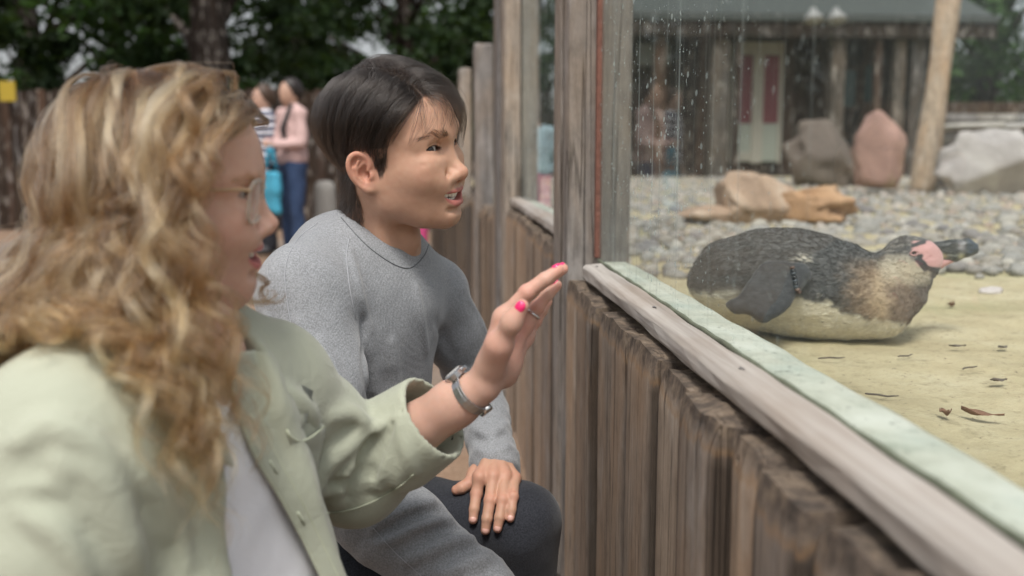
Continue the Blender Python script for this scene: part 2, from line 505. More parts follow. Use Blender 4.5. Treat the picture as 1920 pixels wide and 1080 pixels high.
# ================================================================== GROUND
def grid(name, x0, x1, y0, y1, nx, ny, zf, mat, xw=None, yw=None):
    xs = np.linspace(x0, x1, nx) if xw is None else xw; ys = np.linspace(y0, y1, ny) if yw is None else yw
    X, Y = np.meshgrid(xs, ys, indexing='ij'); V = np.stack([X.ravel(), Y.ravel(), np.zeros(X.size)], 1)
    V[:, 2] = zf(V)
    nx, ny = len(xs), len(ys)
    i = np.arange(nx - 1)[:, None] * ny + np.arange(ny - 1)[None]
    F = np.stack([i, i + ny, i + ny + 1, i + 1], -1).reshape(-1, 4)
    return mesh_np(name, V, F, mat)
def mat_path():
    t = NT('trodden_earth_path'); v = t.pos()
    n = t.noise(v, 3, 6, .65); f = t.noise(v, 60, 4, .7)
    c = t.ramp(n, [(.3, (.175, .115, .080)), (.55, (.265, .180, .125)), (.75, (.33, .235, .165))])
    c = t.mix(t.ramp(f, [(.35, .5), (.5, 0.0)]), c, (.11, .075, .05))
    c = t.mix(t.ramp(t.vor(v, 55), [(.16, .5), (.24, 0.0)]), c, (.38, .31, .24))
    c = t.mix(t.ramp(t.noise(v, .35, 3), [(.50, 0.0), (.60, .7)]), c, (.22, .20, .18))
    return t.done(t.bsdf(c, .95, t.bump(f, .6, .01), Specular_IOR_Level=.1))
xs = np.concatenate([[-250, -120, -60, -30, -16], np.linspace(-10, 6, 60), [10, 16, 30, 60, 120, 250]])
ys = np.concatenate([[-250, -100, -40, -15], np.linspace(-4, 14, 70), [18, 24, 40, 80, 160, 300]])
ground = grid('ground', 0, 0, 0, 0, 0, 0, lambda V: .012 * fbm((V * 1.7).astype(np.float32), 3, 3) - .02, mat_path(), xs, ys)
tag(ground, kind='structure')
SAND_Z = .63
def mat_sand():
    t = NT('damp_sand'); v = t.pos()
    n = t.noise(v, 4, 6, .65); f = t.noise(v, 120, 4, .7); m = t.noise(v, 26, 5, .7)
    c = t.ramp(n, [(.3, (.37, .31, .19)), (.52, (.47, .405, .26)), (.72, (.55, .49, .34))])
    c = t.mix(t.ramp(m, [(.54, 0.0), (.68, .65)]), c, (.26, .22, .135))
    c = t.mix(t.ramp(t.noise(v, 75, 4, .75), [(.61, 0.0), (.67, .8)]), c, (.13, .10, .07))
    c = t.mix(t.ramp(t.noise(v, 1.6, 3), [(.50, 0.0), (.66, .35)]), c, (.36, .38, .20))
    c = t.mix(.25, c, t.ramp(f, [(.3, .6), (.7, 1.0)]), 'MULTIPLY')
    h = t.math('ADD', t.math('MULTIPLY', m, 1.0), t.math('MULTIPLY', f, .5))
    return t.done(t.bsdf(c, .9, t.bump(h, .55, .010), Specular_IOR_Level=.15))
xs = np.concatenate([np.linspace(.418, 3.2, 150), np.linspace(3.4, 14, 40)])
ys = np.concatenate([np.linspace(-.6, 3.6, 190), np.linspace(3.7, 15.4, 60)])
def sand_h(V):
    Q = V.astype(np.float32)
    return SAND_Z + .010 * fbm(Q * 2.3, 3, 8) + .0045 * fbm(Q * 14, 3, 9)
sand = grid('sand_ground', 0, 0, 0, 0, 0, 0, sand_h, mat_sand(), xs, ys)
tag(sand, kind='structure')

# ================================================================== THE VIEWING FENCE
def rough_board(name, x0, x1, y0, y1, z0, z1, mat, parent, seed, nz=34, rot_top=.0, lean=0.0, round_=.012, jag=.0):
    """a sleeper: box of a fine grid with worn edges, wavy faces and a broken, rotted top"""
    nx, ny = 5, max(4, int((y1 - y0) / .022) + 2)
    us = [np.linspace(0, 1, nx), np.linspace(0, 1, ny), np.concatenate([np.linspace(0, .86, nz - 12)[:-1], np.linspace(.86, 1, 13)])]
    V = []; F = []
    def face(a, b, c, cv, flip):
        n1, n2 = len(us[a]), len(us[b]); base = len(V)
        for i in range(n1):
            for j in range(n2):
                p = [0, 0, 0]; p[a] = us[a][i]; p[b] = us[b][j]; p[c] = cv; V.append(p)
        for i in range(n1 - 1):
            for j in range(n2 - 1):
                q = (base + i*n2 + j, base + (i+1)*n2 + j, base + (i+1)*n2 + j+1, base + i*n2 + j+1)
                F.append(q[::-1] if flip else q)
    face(0, 1, 2, 0, True); face(0, 1, 2, 1, False); face(1, 2, 0, 0, True); face(1, 2, 0, 1, False); face(0, 2, 1, 0, False); face(0, 2, 1, 1, True)
    U = np.array(V, float)
    W = np.stack([x0 + U[:, 0] * (x1 - x0), y0 + U[:, 1] * (y1 - y0), z0 + U[:, 2] * (z1 - z0)], 1)
    # rounded arrises
    c = np.array([(x0 + x1) / 2, (y0 + y1) / 2]); hx, hy = (x1 - x0) / 2, (y1 - y0) / 2
    for k, h in ((0, hx), (1, hy)):
        o = 1 - k; ho = (hx, hy)[o]
        edge = np.clip((np.abs(W[:, o] - c[o]) - (ho - round_)) / round_, 0, 1)
        W[:, k] = c[k] + (W[:, k] - c[k]) * (1 - (round_ * .45 / h) * edge ** 2)
    tz = np.clip((W[:, 2] - (z1 - .05)) / .05, 0, 1)
    Q = (W * np.array([1, 1, 1]) + seed * 3.7).astype(np.float32)
    lo = fbm(Q * np.array([9, 9, 2.2], np.float32), 3, seed)
    W[:, 0] += .0014 * lo * np.where(U[:, 0] < .5, 1, .5)
    W[:, 1] += .0020 * fbm(Q * np.array([8, 8, 1.8], np.float32), 2, seed + 5) * (np.abs(U[:, 1] - .5) * 2) ** 3
    if rot_top > 0:
        k = tz ** 1.5
        W[:, 0] += np.where(U[:, 0] < .5, 1, -.3) * k * .006 * (1 + .5 * fbm(Q * 16, 2, seed + 9))
        W[:, 2] -= k * rot_top * (.4 + .6 * fbm(Q * np.array([34, 20, 3], np.float32), 3, seed + 3)) * (1.0 - .55 * (U[:, 0] > .5)) + k * rot_top * .55 * (np.abs(U[:, 1] - .5) * 2) ** 4
    if jag: W[:, 0] += lean * (W[:, 2] - z0)
    top = np.clip((W[:, 2] - (z1 - .058)) / .048, 0, 1) * np.where(U[:, 2] > .93, 1, .92)
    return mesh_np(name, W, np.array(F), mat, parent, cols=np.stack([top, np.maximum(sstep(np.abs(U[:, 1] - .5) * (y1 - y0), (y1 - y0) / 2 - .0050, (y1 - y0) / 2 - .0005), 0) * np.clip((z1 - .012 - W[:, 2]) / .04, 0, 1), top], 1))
BX = .273
fence = empty('viewing_fence', (.32, 1.0, 0), 'near bay of the fence, rotted sleeper tops under the pane before the penguin', 'fence', 'bays of the viewing fence')
ye = [2.115, 1.93, 1.735, 1.445, 1.252, 1.092, .931, .816, .702, .598, .50, .40, .30, .18, .02, -.16, -.34]
for i in range(len(ye) - 1):
    rg_ = random.Random(50 + i)
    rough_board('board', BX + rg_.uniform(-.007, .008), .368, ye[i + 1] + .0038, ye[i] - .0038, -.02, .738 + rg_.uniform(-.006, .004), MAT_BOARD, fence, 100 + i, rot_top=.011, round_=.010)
rough_board('post', .276, .418, 2.122, 2.195, 0, 2.75, MAT_POST, fence, 31, nz=60, round_=.010)
rough_board('post', .2745, .40, 2.252, 2.37, 0, 2.75, MAT_POST, fence, 37, nz=60, round_=.012)
mb = MB(); mb.box((.336, 2.102, .777), (.347, 2.1205, 2.74)); bevel(mb.build('glazing_strip', MAT_RUST, fence), .002)
def batten(parent, y0, y1, z0, z1, xa=.300, xb=.341):
    ys = np.linspace(y0, y1, 40); sec = [(xa + .002, z0), (xa, z0 + .004), (xa + .0005, z1 - .007), (xa + .005, z1 - .0015), (xa + .012, z1), (xb - .008, z1 + .003), (xb, z1 + .002), (xb, z0)]
    V = []; F = []
    n = len(sec)
    for k, y in enumerate(ys):
        for j, (x, z) in enumerate(sec):
            w = .0012 * math.sin(y * 9 + j) + .0009 * math.sin(y * 31 + j * 2.3)
            V.append((x + w, y, z + w * .7))
    for k in range(len(ys) - 1):
        for j in range(n): F.append((k*n + j, k*n + (j+1) % n, (k+1)*n + (j+1) % n, (k+1)*n + j))
    F.append(tuple(range(n))[::-1]); F.append(tuple((len(ys)-1)*n + j for j in range(n)))
    return bevel(mesh_np('sill_batten', np.array(V), F, MAT_SILL, parent, smooth=False), .0015)
sb = batten(fence, -.34, 2.045, .744, .770)
for y in (1.99, 1.45, 1.02):
    mb = MB(); mb.tube([(.322, y, .7715), (.322, y, .7728)], .0030, 10); mb.tube([(.3225, y - .009, .7722), (.3225, y + .005, .7726)], .0009, 5)
    mb.build('nail_head', MAT_IRON, sb)
mb = MB(); mb.box((.3435, -.34, .762), (.3515, 2.100, 2.72)); pane = mb.build('glass_pane', MAT_GLASS, fence)
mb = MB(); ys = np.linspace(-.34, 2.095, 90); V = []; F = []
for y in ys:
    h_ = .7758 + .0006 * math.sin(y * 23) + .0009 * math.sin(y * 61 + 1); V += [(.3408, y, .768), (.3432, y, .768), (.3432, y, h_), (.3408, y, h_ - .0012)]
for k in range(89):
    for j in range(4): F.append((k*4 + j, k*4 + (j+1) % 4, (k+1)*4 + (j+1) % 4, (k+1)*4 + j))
mesh_np('algae_shade_strip', np.array(V), F, plain('algae_shade_green', (.13, .145, .10), .85, .5, 40, .3), fence)  # strip put in as colour: algae and the shadow line at the pane's foot
# a low concrete kerb behind the glass
def ledge(parent, y0, y1, zt):
    ys = np.linspace(y0, y1, 70); sec = [(.3535, .55), (.3535, zt - .004), (.360, zt), (.405, zt - .001), (.418, zt - .006), (.424, zt - .018), (.425, .55)]
    V, F, n = [], [], len(sec)
    for y in ys:
        for x, z in sec:
            w = .0007 * math.sin(y * 17 + x * 90) + .0005 * math.sin(y * 43 + z * 60)
            V.append((x + (w if x > .38 else 0), y, z + w))
    for k in range(len(ys) - 1):
        for j in range(n - 1): F.append((k*n + j, k*n + j + 1, (k+1)*n + j + 1, (k+1)*n + j))
    return mesh_np('kerb', np.array(V), F, MAT_LEDGE, parent)
ledge(fence, -.34, 2.118, .768)

fence2 = empty('viewing_fence', (.32, 3.2, 0), 'middle glazed bay of the fence, beyond the waving hand', 'fence', 'bays of the viewing fence')
yy = [2.375, 2.60, 2.83, 3.07, 3.30, 3.54, 3.80, 4.07]
for i in range(len(yy) - 1):
    rg_ = random.Random(80 + i)
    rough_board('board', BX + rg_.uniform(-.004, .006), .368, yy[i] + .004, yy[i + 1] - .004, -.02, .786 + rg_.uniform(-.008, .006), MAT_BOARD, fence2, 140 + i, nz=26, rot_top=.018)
rough_board('post', .274, .345, 4.085, 4.30, 0, 2.9, MAT_POST, fence2, 41, nz=40)
rough_board('post', .3495, .425, 4.10, 4.32, 0, 2.9, MAT_POST, fence2, 43, nz=40)
rough_board('post', .262, .36, 4.335, 4.60, 0, 2.9, MAT_POST, fence2, 44, nz=40)
batten(fence2, 2.375, 4.08, .792, .818)
mb = MB(); mb.box((.3435, 2.375, .80), (.3490, 4.082, 2.86)); mb.build('glass_pane', MAT_GLASS, fence2)
ledge(fence2, 2.38, 4.08, .806)
fence3 = empty('viewing_fence', (.27, 6.0, 0), 'farthest bay of the fence, low boards with two short posts', 'fence', 'bays of the viewing fence')
for i in range(14):
    y0 = 4.62 + i * .25; x = .262 - .010 * i - .0011 * i * i
    rg_ = random.Random(120 + i)
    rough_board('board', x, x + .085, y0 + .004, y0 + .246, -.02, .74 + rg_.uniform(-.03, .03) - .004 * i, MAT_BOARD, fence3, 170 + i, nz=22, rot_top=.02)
rough_board('post', .205, .315, 5.50, 5.62, 0, 1.595, MAT_POST, fence3, 51, nz=34, rot_top=.02, round_=.02)
rough_board('post', .150, .238, 6.80, 6.92, 0, 1.57, MAT_POST, fence3, 53, nz=34, rot_top=.02, round_=.02)

# ================================================================== INSIDE THE ENCLOSURE
def rock_mesh(seed, sub=3, flat=.7, rough=.25, ax=(1, 1, 1), freq=1.6, cut=0):
    bm = bmesh.new(); bmesh.ops.create_icosphere(bm, subdivisions=sub, radius=1.0)
    V = np.array([v.co[:] for v in bm.verts]); F = [tuple(v.index for v in f.verts) for f in bm.faces]; bm.free()
    n = fbm((V * freq + seed * 5.1).astype(np.float32), 4, seed)
    V = V * (1 + rough * n)[:, None]
    if cut:                                    # a few flat facets
        rg_ = np.random.default_rng(seed)
        for _ in range(cut):
            d = unit(rg_.normal(size=3)); s = V @ d; lim = rg_.uniform(.55, .85)
            V = V - np.maximum(s - lim, 0)[:, None] * d * .9
    return V * np.array(ax) * np.array([1, 1, flat]), F
def mat_stone(name, cols, scale=3, bump=.4, rnd=.25, moss=None):
    t = NT(name); v = t.coord('Object'); r = t.rnd()
    n = t.noise(v, scale, 6, .65, .6); f = t.noise(v, scale * 9, 4, .7)
    c = t.ramp(n, [(.28, cols[0]), (.5, cols[1]), (.72, cols[2])])
    c = t.mix(.35, c, t.ramp(f, [(.3, .55), (.7, 1.0)]), 'MULTIPLY')
    if rnd: c = t.mix(1.0, c, t.ramp(r, [(0, (1 - rnd, 1 - rnd, 1 - rnd * .8)), (.35, (1.0, .97, .92)), (.7, (.92, .96, 1.0)), (1, (1 + rnd, 1 + rnd, 1 + rnd * .9))]), 'MULTIPLY')
    if moss: c = t.mix(t.ramp(t.noise(v, scale * .8, 3), [(.55, 0.0), (.68, .7)]), c, moss)
    return t.done(t.bsdf(c, .8, t.bump(f, bump, .01), Specular_IOR_Level=.25))
MAT_PEB = mat_stone('river_pebble', [(.19, .18, .165), (.315, .295, .265), (.43, .40, .36)], 7, .25, .42)
pebs = bpy.data.objects.new('pebble_bed', None); COL.objects.link(pebs); pebs['kind'] = 'structure'
pm = []
for s in range(7):
    V, F = rock_mesh(200 + s, 2, .62, .14, (1, .82, 1), 1.1)
    me = bpy.data.meshes.new('pebble'); me.from_pydata(V.tolist(), [], F); me.polygons.foreach_set('use_smooth', [True] * len(F)); me.materials.append(MAT_PEB); pm.append(me)
rg = np.random.default_rng(3)
def peb_edge(x): return 3.05 - .12 * (x - .5) + .12 * np.sin(x * 5)
cand = []
gx = 0
for _ in range(12500):
    y = 2.7 + 12.2 * rg.random() ** 1.7; x = .46 + rg.random() * (1.1 + y * .68)
    if y < peb_edge(x) + rg.normal(0, .06): continue
    cand.append((x, y))
cand = sorted(cand, key=lambda c: c[1])
placed = []; grid_ = {}
for x, y in cand:
    r = (.014 + .036 * rg.random() ** 1.9) * (1 + .45 * (rg.random() < .07))
    key = (int(x / .12), int(y / .12)); ok = True
    for i in (-1, 0, 1):
        for j in (-1, 0, 1):
            for (px_, py_, pr_) in grid_.get((key[0] + i, key[1] + j), ()):
                if (x - px_) ** 2 + (y - py_) ** 2 < ((r + pr_) * .80) ** 2: ok = False
    if ok:
        grid_.setdefault(key, []).append((x, y, r)); placed.append((x, y, r))
# the 300 that show largest are pieces of their own
app = [r / math.hypot(x, y) for x, y, r in placed]
inview = [abs(math.atan2(x, y) - YAW) < .50 and x > .5 + (y - 2) * .10 for x, y, r in placed]
order = sorted(range(len(placed)), key=lambda i: -(app[i] if inview[i] else 0))
big = set(order[:298])
rest_v, rest_f = [], []; nb_ = 0
LO = [rock_mesh(200 + s, 1, .62, .14, (1, .82, 1), 1.1) for s in range(7)]; PV = [np.array(v) for v, f in LO]; PF = [np.array(f) for v, f in LO]
for i, (x, y, r) in enumerate(placed):
    k = int(rg.integers(7)); a = rg.random() * 6.28; z = SAND_Z + r * .22; sx = r * rg.uniform(.9, 1.35)
    if i in big:
        o = bpy.data.objects.new('pebble', pm[k]); COL.objects.link(o); o.parent = pebs
        o.location = (x, y, z); o.rotation_euler = (rg.normal(0, .15), rg.normal(0, .15), a); o.scale = (sx, r, r)
    else:
        ca, sa = math.cos(a), math.sin(a); v = PV[k] * np.array([sx, r, r])
        rest_v.append(np.stack([v[:, 0] * ca - v[:, 1] * sa + x, v[:, 0] * sa + v[:, 1] * ca + y, v[:, 2] + z], 1)); rest_f.append(PF[k] + nb_); nb_ += len(v)
def mat_pebble_mass():
    t = NT('river_pebbles_beyond'); g = t.n('NewGeometry'); r = g.outputs['Random Per Island']
    c = t.ramp(r, [(0, (.18, .175, .17)), (.3, (.34, .315, .28)), (.5, (.26, .255, .24)), (.7, (.42, .385, .34)), (.85, (.34, .26, .21)), (1, (.50, .47, .43))])
    f = t.noise(t.pos(), 60, 4, .7); c = t.mix(.35, c, t.ramp(f, [(.3, .6), (.7, 1.0)]), 'MULTIPLY')
    return t.done(t.bsdf(c, .8, t.bump(f, .3, .006)))
o = mesh_np('pebbles', np.concatenate(rest_v), np.concatenate(rest_f), mat_pebble_mass(), pebs); o['kind'] = 'stuff'
# gravelly ground under them
def rock(name, px, py, depth_z, w, h, d, mat, label, seed, flat=1.0, rough=.25, cut=3, rz=0.0, sub=4, freq=1.5, sink=.12):
    """rock whose foot shows at a photo pixel, standing on level depth_z"""
    b = Pz(px, py, depth_z)
    V, F = rock_mesh(seed, sub, flat, rough, (1, 1, 1), freq, cut)
    V = V * np.array([w / 2, d / 2, h / (2 - 2 * sink)])
    V[:, 2] += h / (2 - 2 * sink) * (1 - 2 * sink); V[:, 2] = np.maximum(V[:, 2], -.05)
    c, s = math.cos(rz), math.sin(rz)
    V = np.stack([V[:, 0] * c - V[:, 1] * s, V[:, 0] * s + V[:, 1] * c, V[:, 2]], 1)
    o = mesh_np(name, V, F, mat); o.location = (b[0], b[1] + d * .5, depth_z)
    return tag(o, label, 'rock')
MAT_TAN = mat_stone('tan_sandstone', [(.18, .12, .085), (.42, .30, .215), (.66, .56, .46)], 2.2, .5, 0)
MAT_ORANGE = mat_stone('ochre_sandstone', [(.22, .13, .075), (.44, .27, .155), (.55, .37, .23)], 2.0, .5, 0)
MAT_PINK = mat_stone('pink_sandstone', [(.21, .125, .105), (.35, .215, .18), (.44, .31, .22)], 1.3, .5, 0, (.34, .33, .16))
MAT_GREYROCK = mat_stone('pale_grey_rock', [(.24, .22, .215), (.43, .40, .385), (.60, .58, .56)], 1.4, .5, 0)
rock('rock', 1440, 424, SAND_Z, .60, .26, .45, MAT_TAN, 'pale tan boulder, larger of the pair on the pebbles behind the penguin', 301, 1, .34, 8, .3, freq=2.1)
rock('rock', 1535, 424, SAND_Z, .46, .20, .40, MAT_ORANGE, 'ochre boulder right of the pale tan boulder behind the penguin', 302, 1, .36, 8, -.3, freq=2.1)
rock('rock', 1345, 424, SAND_Z, .36, .10, .30, MAT_TAN, 'low flat tan stone left of the pale boulder behind the glass', 303, 1, .2, 3, .1)
rock('rock', 1665, 366, SAND_Z, .50, .70, .45, MAT_PINK, 'tall pink sandstone rock with a mossy top beside the leaning post', 314, 1, .20, 5, .2, sink=.03, freq=1.3)
rock('rock', 1905, 366, SAND_Z, 1.15, .60, .6, MAT_GREYROCK, 'big pale grey rock in front of the dry stone wall', 305, 1, .30, 9, .15, freq=1.9)
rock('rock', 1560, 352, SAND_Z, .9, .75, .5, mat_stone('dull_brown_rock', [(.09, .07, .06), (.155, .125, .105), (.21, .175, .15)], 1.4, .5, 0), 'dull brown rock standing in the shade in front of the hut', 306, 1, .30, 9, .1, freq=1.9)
s_ = Pz(1857, 552, SAND_Z)
V, F = rock_mesh(311, 3, .55, .22, (1, .8, 1), 1.4, 3); V = V * np.array([.032, .026, .026])
o = mesh_np('stone', V, F, mat_stone('whitish_stone', [(.38, .33, .31), (.55, .50, .48), (.66, .62, .60)], 16, .4, 0)); o.location = (s_[0], s_[1], SAND_Z + .008)
tag(o, 'small whitish stone alone on the sand to the right of the penguin', 'stone')
# leaf litter
MAT_LITTER = plain('dead_leaf', (.20, .105, .065), .8, .5, 40, .3)
MAT_LITTER2 = plain('grey_dead_leaf', (.10, .08, .065), .8, .5, 40, .3)
def dead_leaf(px, py, ln, wd, rz, curl, mat, label):
    b = Pz(px, py, SAND_Z + .006); V, F = [], []
    nu, nv = 9, 5
    for i in range(nu):
        u = i / (nu - 1)
        for j in range(nv):
            s = -1 + 2 * j / (nv - 1); w = wd * math.sin(math.pi * min(1, u * .92 + .05)) ** .8
            V.append((ln * (u - .5), w * s * .5, curl * ln * ((u - .5) ** 2 * .8 + .30 * abs(s) * (1 - u)) + .0015 * math.sin(u * 9 + j)))
    for i in range(nu - 1):
        for j in range(nv - 1): F.append((i*nv + j, (i+1)*nv + j, (i+1)*nv + j + 1, i*nv + j + 1))
    mb = MB(); mb.add(V, F)
    o = mb.build('dead_leaf', mat, None, smooth=True); o.location = b; o.rotation_euler = (0, 0, rz)
    m = o.modifiers.new('thickness', 'SOLIDIFY'); m.thickness = .0008
    return tag(o, label, 'leaf')
for a in ((1783, 574, .036, .016, 1.2, .9, MAT_LITTER, 'curled russet dead leaf standing up just right of the penguin\'s throat'),
          (1842, 778, .055, .013, -.5, .4, MAT_LITTER, 'long reddish dead leaf bent on the sand near the glass'),
          (1772, 776, .030, .012, 1.5, .8, MAT_LITTER, 'small upright reddish leaf scrap left of the long reddish dead leaf'),
          (1872, 712, .032, .014, .2, .15, MAT_LITTER2, 'dark withered leaf lying flat at the right edge of the sand'),
          (1880, 650, .026, .014, .5, .15, MAT_LITTER2, 'dark leaf scrap on the sand above the flat withered leaf'),
          (1738, 590, .028, .016, -.2, .2, MAT_LITTER2, 'brownish leaf scrap under the penguin\'s breast'),
          (1795, 648, .036, .007, .1, .1, MAT_LITTER2, 'thin grey leaf sliver on open sand right of the penguin\'s breast')):
    dead_leaf(*a)

rg_ = random.Random(77)
for px, py, what in ((1700, 668, 'by the penguin\'s breast, nearest its shadow'), (1655, 742, 'on open sand below the penguin'), (1895, 598, 'under the whitish stone at the right edge'), (1560, 672, 'just in front of the penguin\'s belly'), (1820, 690, 'between the two dark leaf scraps at the right')):
    b = Pz(px, py, SAND_Z + .004); pts = []; a = rg_.uniform(-.6, .6); L_ = rg_.uniform(.03, .055)
    for k in range(6):
        u = k / 5 - .5; pts.append((b[0] + math.cos(a) * L_ * u + rg_.uniform(-.002, .002), b[1] + math.sin(a) * L_ * u + .004 * math.sin(k * 1.7), b[2] + rg_.uniform(0, .002)))
    mb = MB(); mb.tube(pts, [.0014, .0016, .0015, .0014, .0012, .0006], 6); tag(mb.build('twig', MAT_LITTER2, None, smooth=True), 'short dark twig ' + what, 'twig')
# ------------------------------------------------------------------ leaning post, dry stone wall, hut across the enclosure
MAT_PALEPOST = mat_wood('pale_timber', (.22, .185, .15), (.36, .32, .27), (.46, .42, .37), grain=.5)
lp = empty('timber_post', tuple(Pz(1735, 362, SAND_Z)), 'thick pale timber post leaning slightly, beside the pink rock', 'post')
b = np.array(lp.location); t_ = P(1793, -60, float((b - CAMP) @ cF))
w_ = np.linspace(0, 1, 30); V = []; F = []
for k, u in enumerate(w_):
    c = b + (t_ - b) * u + np.array([0, .06, 0]); r = .115 + .010 * math.sin(u * 9) - .012 * u
    for j in range(16):
        a = 2 * math.pi * j / 16; rr = r * (1 + .10 * math.cos(4 * a) * .6 + .03 * math.sin(3 * a + u * 6))
        V.append(c + np.array([math.cos(a) * rr, math.sin(a) * rr * .9, 0]))
for k in range(29):
    for j in range(16): F.append((k*16 + j, k*16 + (j+1) % 16, (k+1)*16 + (j+1) % 16, (k+1)*16 + j))
F.append(tuple(range(16))[::-1]); F.append(tuple(29*16 + j for j in range(16)))
mesh_np('shaft', np.array(V), F, MAT_PALEPOST, lp)
MAT_WALLSTONE = mat_stone('walling_stone', [(.13, .12, .11), (.25, .23, .21), (.36, .34, .31)], 5, .5, .35)
MAT_COPE = mat_stone('pale_coping', [(.38, .36, .34), (.52, .50, .48), (.62, .60, .58)], 4, .4, .1)
WY = 9.6
wb0, wb1 = Py(1775, 300, WY), Py(1990, 300, WY)
wall = empty('stone_wall', (float(wb0[0]), WY, SAND_Z), 'low dry stone wall with a pale coping behind the grey rock', 'wall')
bmx = bmesh.new(); bmesh.ops.create_cube(bmx, size=1.0); bmesh.ops.subdivide_edges(bmx, edges=bmx.edges[:], cuts=1, use_grid_fill=True)
for v in bmx.verts: v.co = v.co * (1 - .10 * (v.co.length - .5))
sm = bpy.data.meshes.new('walling_stone'); bmx.to_mesh(sm); bmx.free(); sm.materials.append(MAT_WALLSTONE)
for p in sm.polygons: p.use_smooth = True
cm = sm.copy(); cm.materials.clear(); cm.materials.append(MAT_COPE)
rg_ = random.Random(9)
z = SAND_Z - .02
for row in range(6):
    hgt = .145 + rg_.uniform(-.02, .02); x = float(wb0[0]) + rg_.uniform(-.1, 0)
    while x < float(wb1[0]) + .3:
        ln = rg_.uniform(.16, .40); cope = row == 4
        o = bpy.data.objects.new('coping_stone' if cope else 'stone', cm if cope else sm); COL.objects.link(o); o.parent = wall
        if cope: ln *= 2
        o.matrix_world = Matrix.Translation((x + ln / 2, WY + rg_.uniform(-.02, .02) + (.25 if row == 5 else 0), z + hgt / 2)) @ Matrix.Rotation(rg_.uniform(-.04, .04), 4, 'Y') @ Matrix.Diagonal((ln * .98, .36 if not cope else .46, hgt * (.97 if not cope else .5), 1))
        x += ln
    z += hgt if row != 4 else hgt * .55

HY = 15.5
hx = lambda px: float(Py(px, 287, HY)[0])
hz = lambda py: float(Py(1400, py, HY)[2])
MAT_DARKT = mat_wood('dark_stained_timber', (.012, .009, .008), (.028, .021, .017), (.052, .040, .033), grain=.4)
MAT_BROWNT = mat_wood('brown_stained_timber', (.028, .019, .015), (.058, .040, .031), (.10, .07, .055), grain=.4)
MAT_GREYT = mat_wood('grey_hut_timber', (.045, .042, .04), (.085, .081, .077), (.13, .125, .12), grain=.4)
MAT_CREAM = plain('cream_paint', (.29, .275, .235), .5, .08, 20)
MAT_RED = plain('dark_red_paint', (.13, .022, .030), .45, .15, 20)
MAT_SAGE = plain('sage_paint', (.25, .27, .235), .5, .08, 20)
MAT_ROOF = plain('grey_roof_felt', (.050, .058, .055), .9, .2, 12, .4)
MAT_DGLASS = plain('dark_window_glass', (.02, .045, .045), .12, .2, 3)
MAT_WHITE = plain('white_enamel', (.25, .25, .245), .4, .06, 20)
hut = empty('hut', (hx(1450), HY, 0), 'dark timber hut with a cream door and overhanging roof across the enclosure', 'hut')
x = hx(1150)
k = 0
while x < hx(1730):
    w = .22
    mb = MB(); mb.box((x, HY, .3), (x + w - .012, HY + .06, 3.2)); mb.build('wall_board', MAT_DARKT if (k % 3) else MAT_BROWNT, hut); x += w; k += 1
mb = MB(); mb.box((hx(1150), HY + .065, .3), (hx(1730), HY + 2.5, 3.1)); mb.build('wall', MAT_DARKT, hut)
# roof: sloping slab with a thick eave
ez = hz(60); V = []
zL, zR = hz(70), hz(8)
def slab(p0, p1, dz, dy0, dy1, rise, mat, nm, par):
    (xa, za), (xb, zb) = p0, p1
    V = [(xa, HY - dy0, za), (xb, HY - dy0, zb), (xb, HY + dy1, zb + rise), (xa, HY + dy1, za + rise)]
    V = V + [(a, b_, c + dz) for a, b_, c in V]
    mb = MB(); mb.add(V, [(3,2,1,0),(4,5,6,7),(0,1,5,4),(1,2,6,5),(2,3,7,6),(3,0,4,7)]); return mb.build(nm, mat, par)
slab((hx(1100), hz(52)), (hx(1800), hz(52)), .06, .9, 2.6, 1.5, MAT_ROOF, 'roof', hut)
slab((hx(1100), hz(80)), (hx(1800), hz(80)), .32, .86, -.80, .0, MAT_DARKT, 'fascia', hut)
# door
dx0, dx1, dz0, dz1 = hx(1364), hx(1462), hz(306), hz(78)
dy = HY - .05
door = empty('door', (dx0, dy, dz0)); door.parent = hut; door.matrix_world = Matrix.Translation((dx0, dy, dz0))
fr = .11; mid = (dx0 + dx1) / 2 + .03; W_ = dx1 - dx0
mb = MB()
mb.box((dx0, dy, dz0), (dx0 + fr * .55, HY - .002, dz1)); mb.box((dx1 - fr * .6, dy, dz0), (dx1, HY - .002, dz1)); mb.box((dx0 + fr * .56, dy, dz1 - .20), (dx1 - fr * .61, HY - .002, dz1))
mb.box((mid - .10, dy - .012, dz0), (mid + .08, HY - .002, dz1 - .202)); mb.box((dx0 + fr * .56, dy - .01, dz0 + .03), (mid - .101, HY - .002, dz0 + .18)); bevel(mb.build('door_frame', MAT_CREAM, door), .008)
mb = MB(); mb.box((dx0 + fr * .56, dy + .012, dz0 + .62), (mid - .101, HY - .004, dz1 - .22)); mb.build('panel', MAT_RED, door)
mb = MB(); mb.box((mid + .081, dy + .012, dz0 + .62), (dx1 - fr * .61, HY - .004, dz1 - .22)); mb.build('panel', MAT_RED, door)
mb = MB(); mb.box((dx0 + fr * .56, dy + .004, dz0 + .181), (mid - .101, HY - .004, dz0 + .615)); mb.build('lower_panel', MAT_SAGE, door)
mb = MB(); mb.box((mid + .081, dy + .004, dz0 + .03), (dx1 - fr * .61, HY - .004, dz0 + .615)); mb.build('lower_panel', MAT_SAGE, door)
for px, w, m in ((1215, .16, MAT_BROWNT), (1322, .26, MAT_GREYT), (1352, .10, MAT_DARKT), (1531, .20, MAT_GREYT), (1602, .10, MAT_BROWNT), (1640, .16, MAT_GREYT), (1672, .20, MAT_GREYT)):
    mb = MB(); mb.box((hx(px) - w / 2, HY - .75, .3), (hx(px) + w / 2, HY - .75 + w, hz(82))); bevel(mb.build('veranda_post', m, hut), .01)
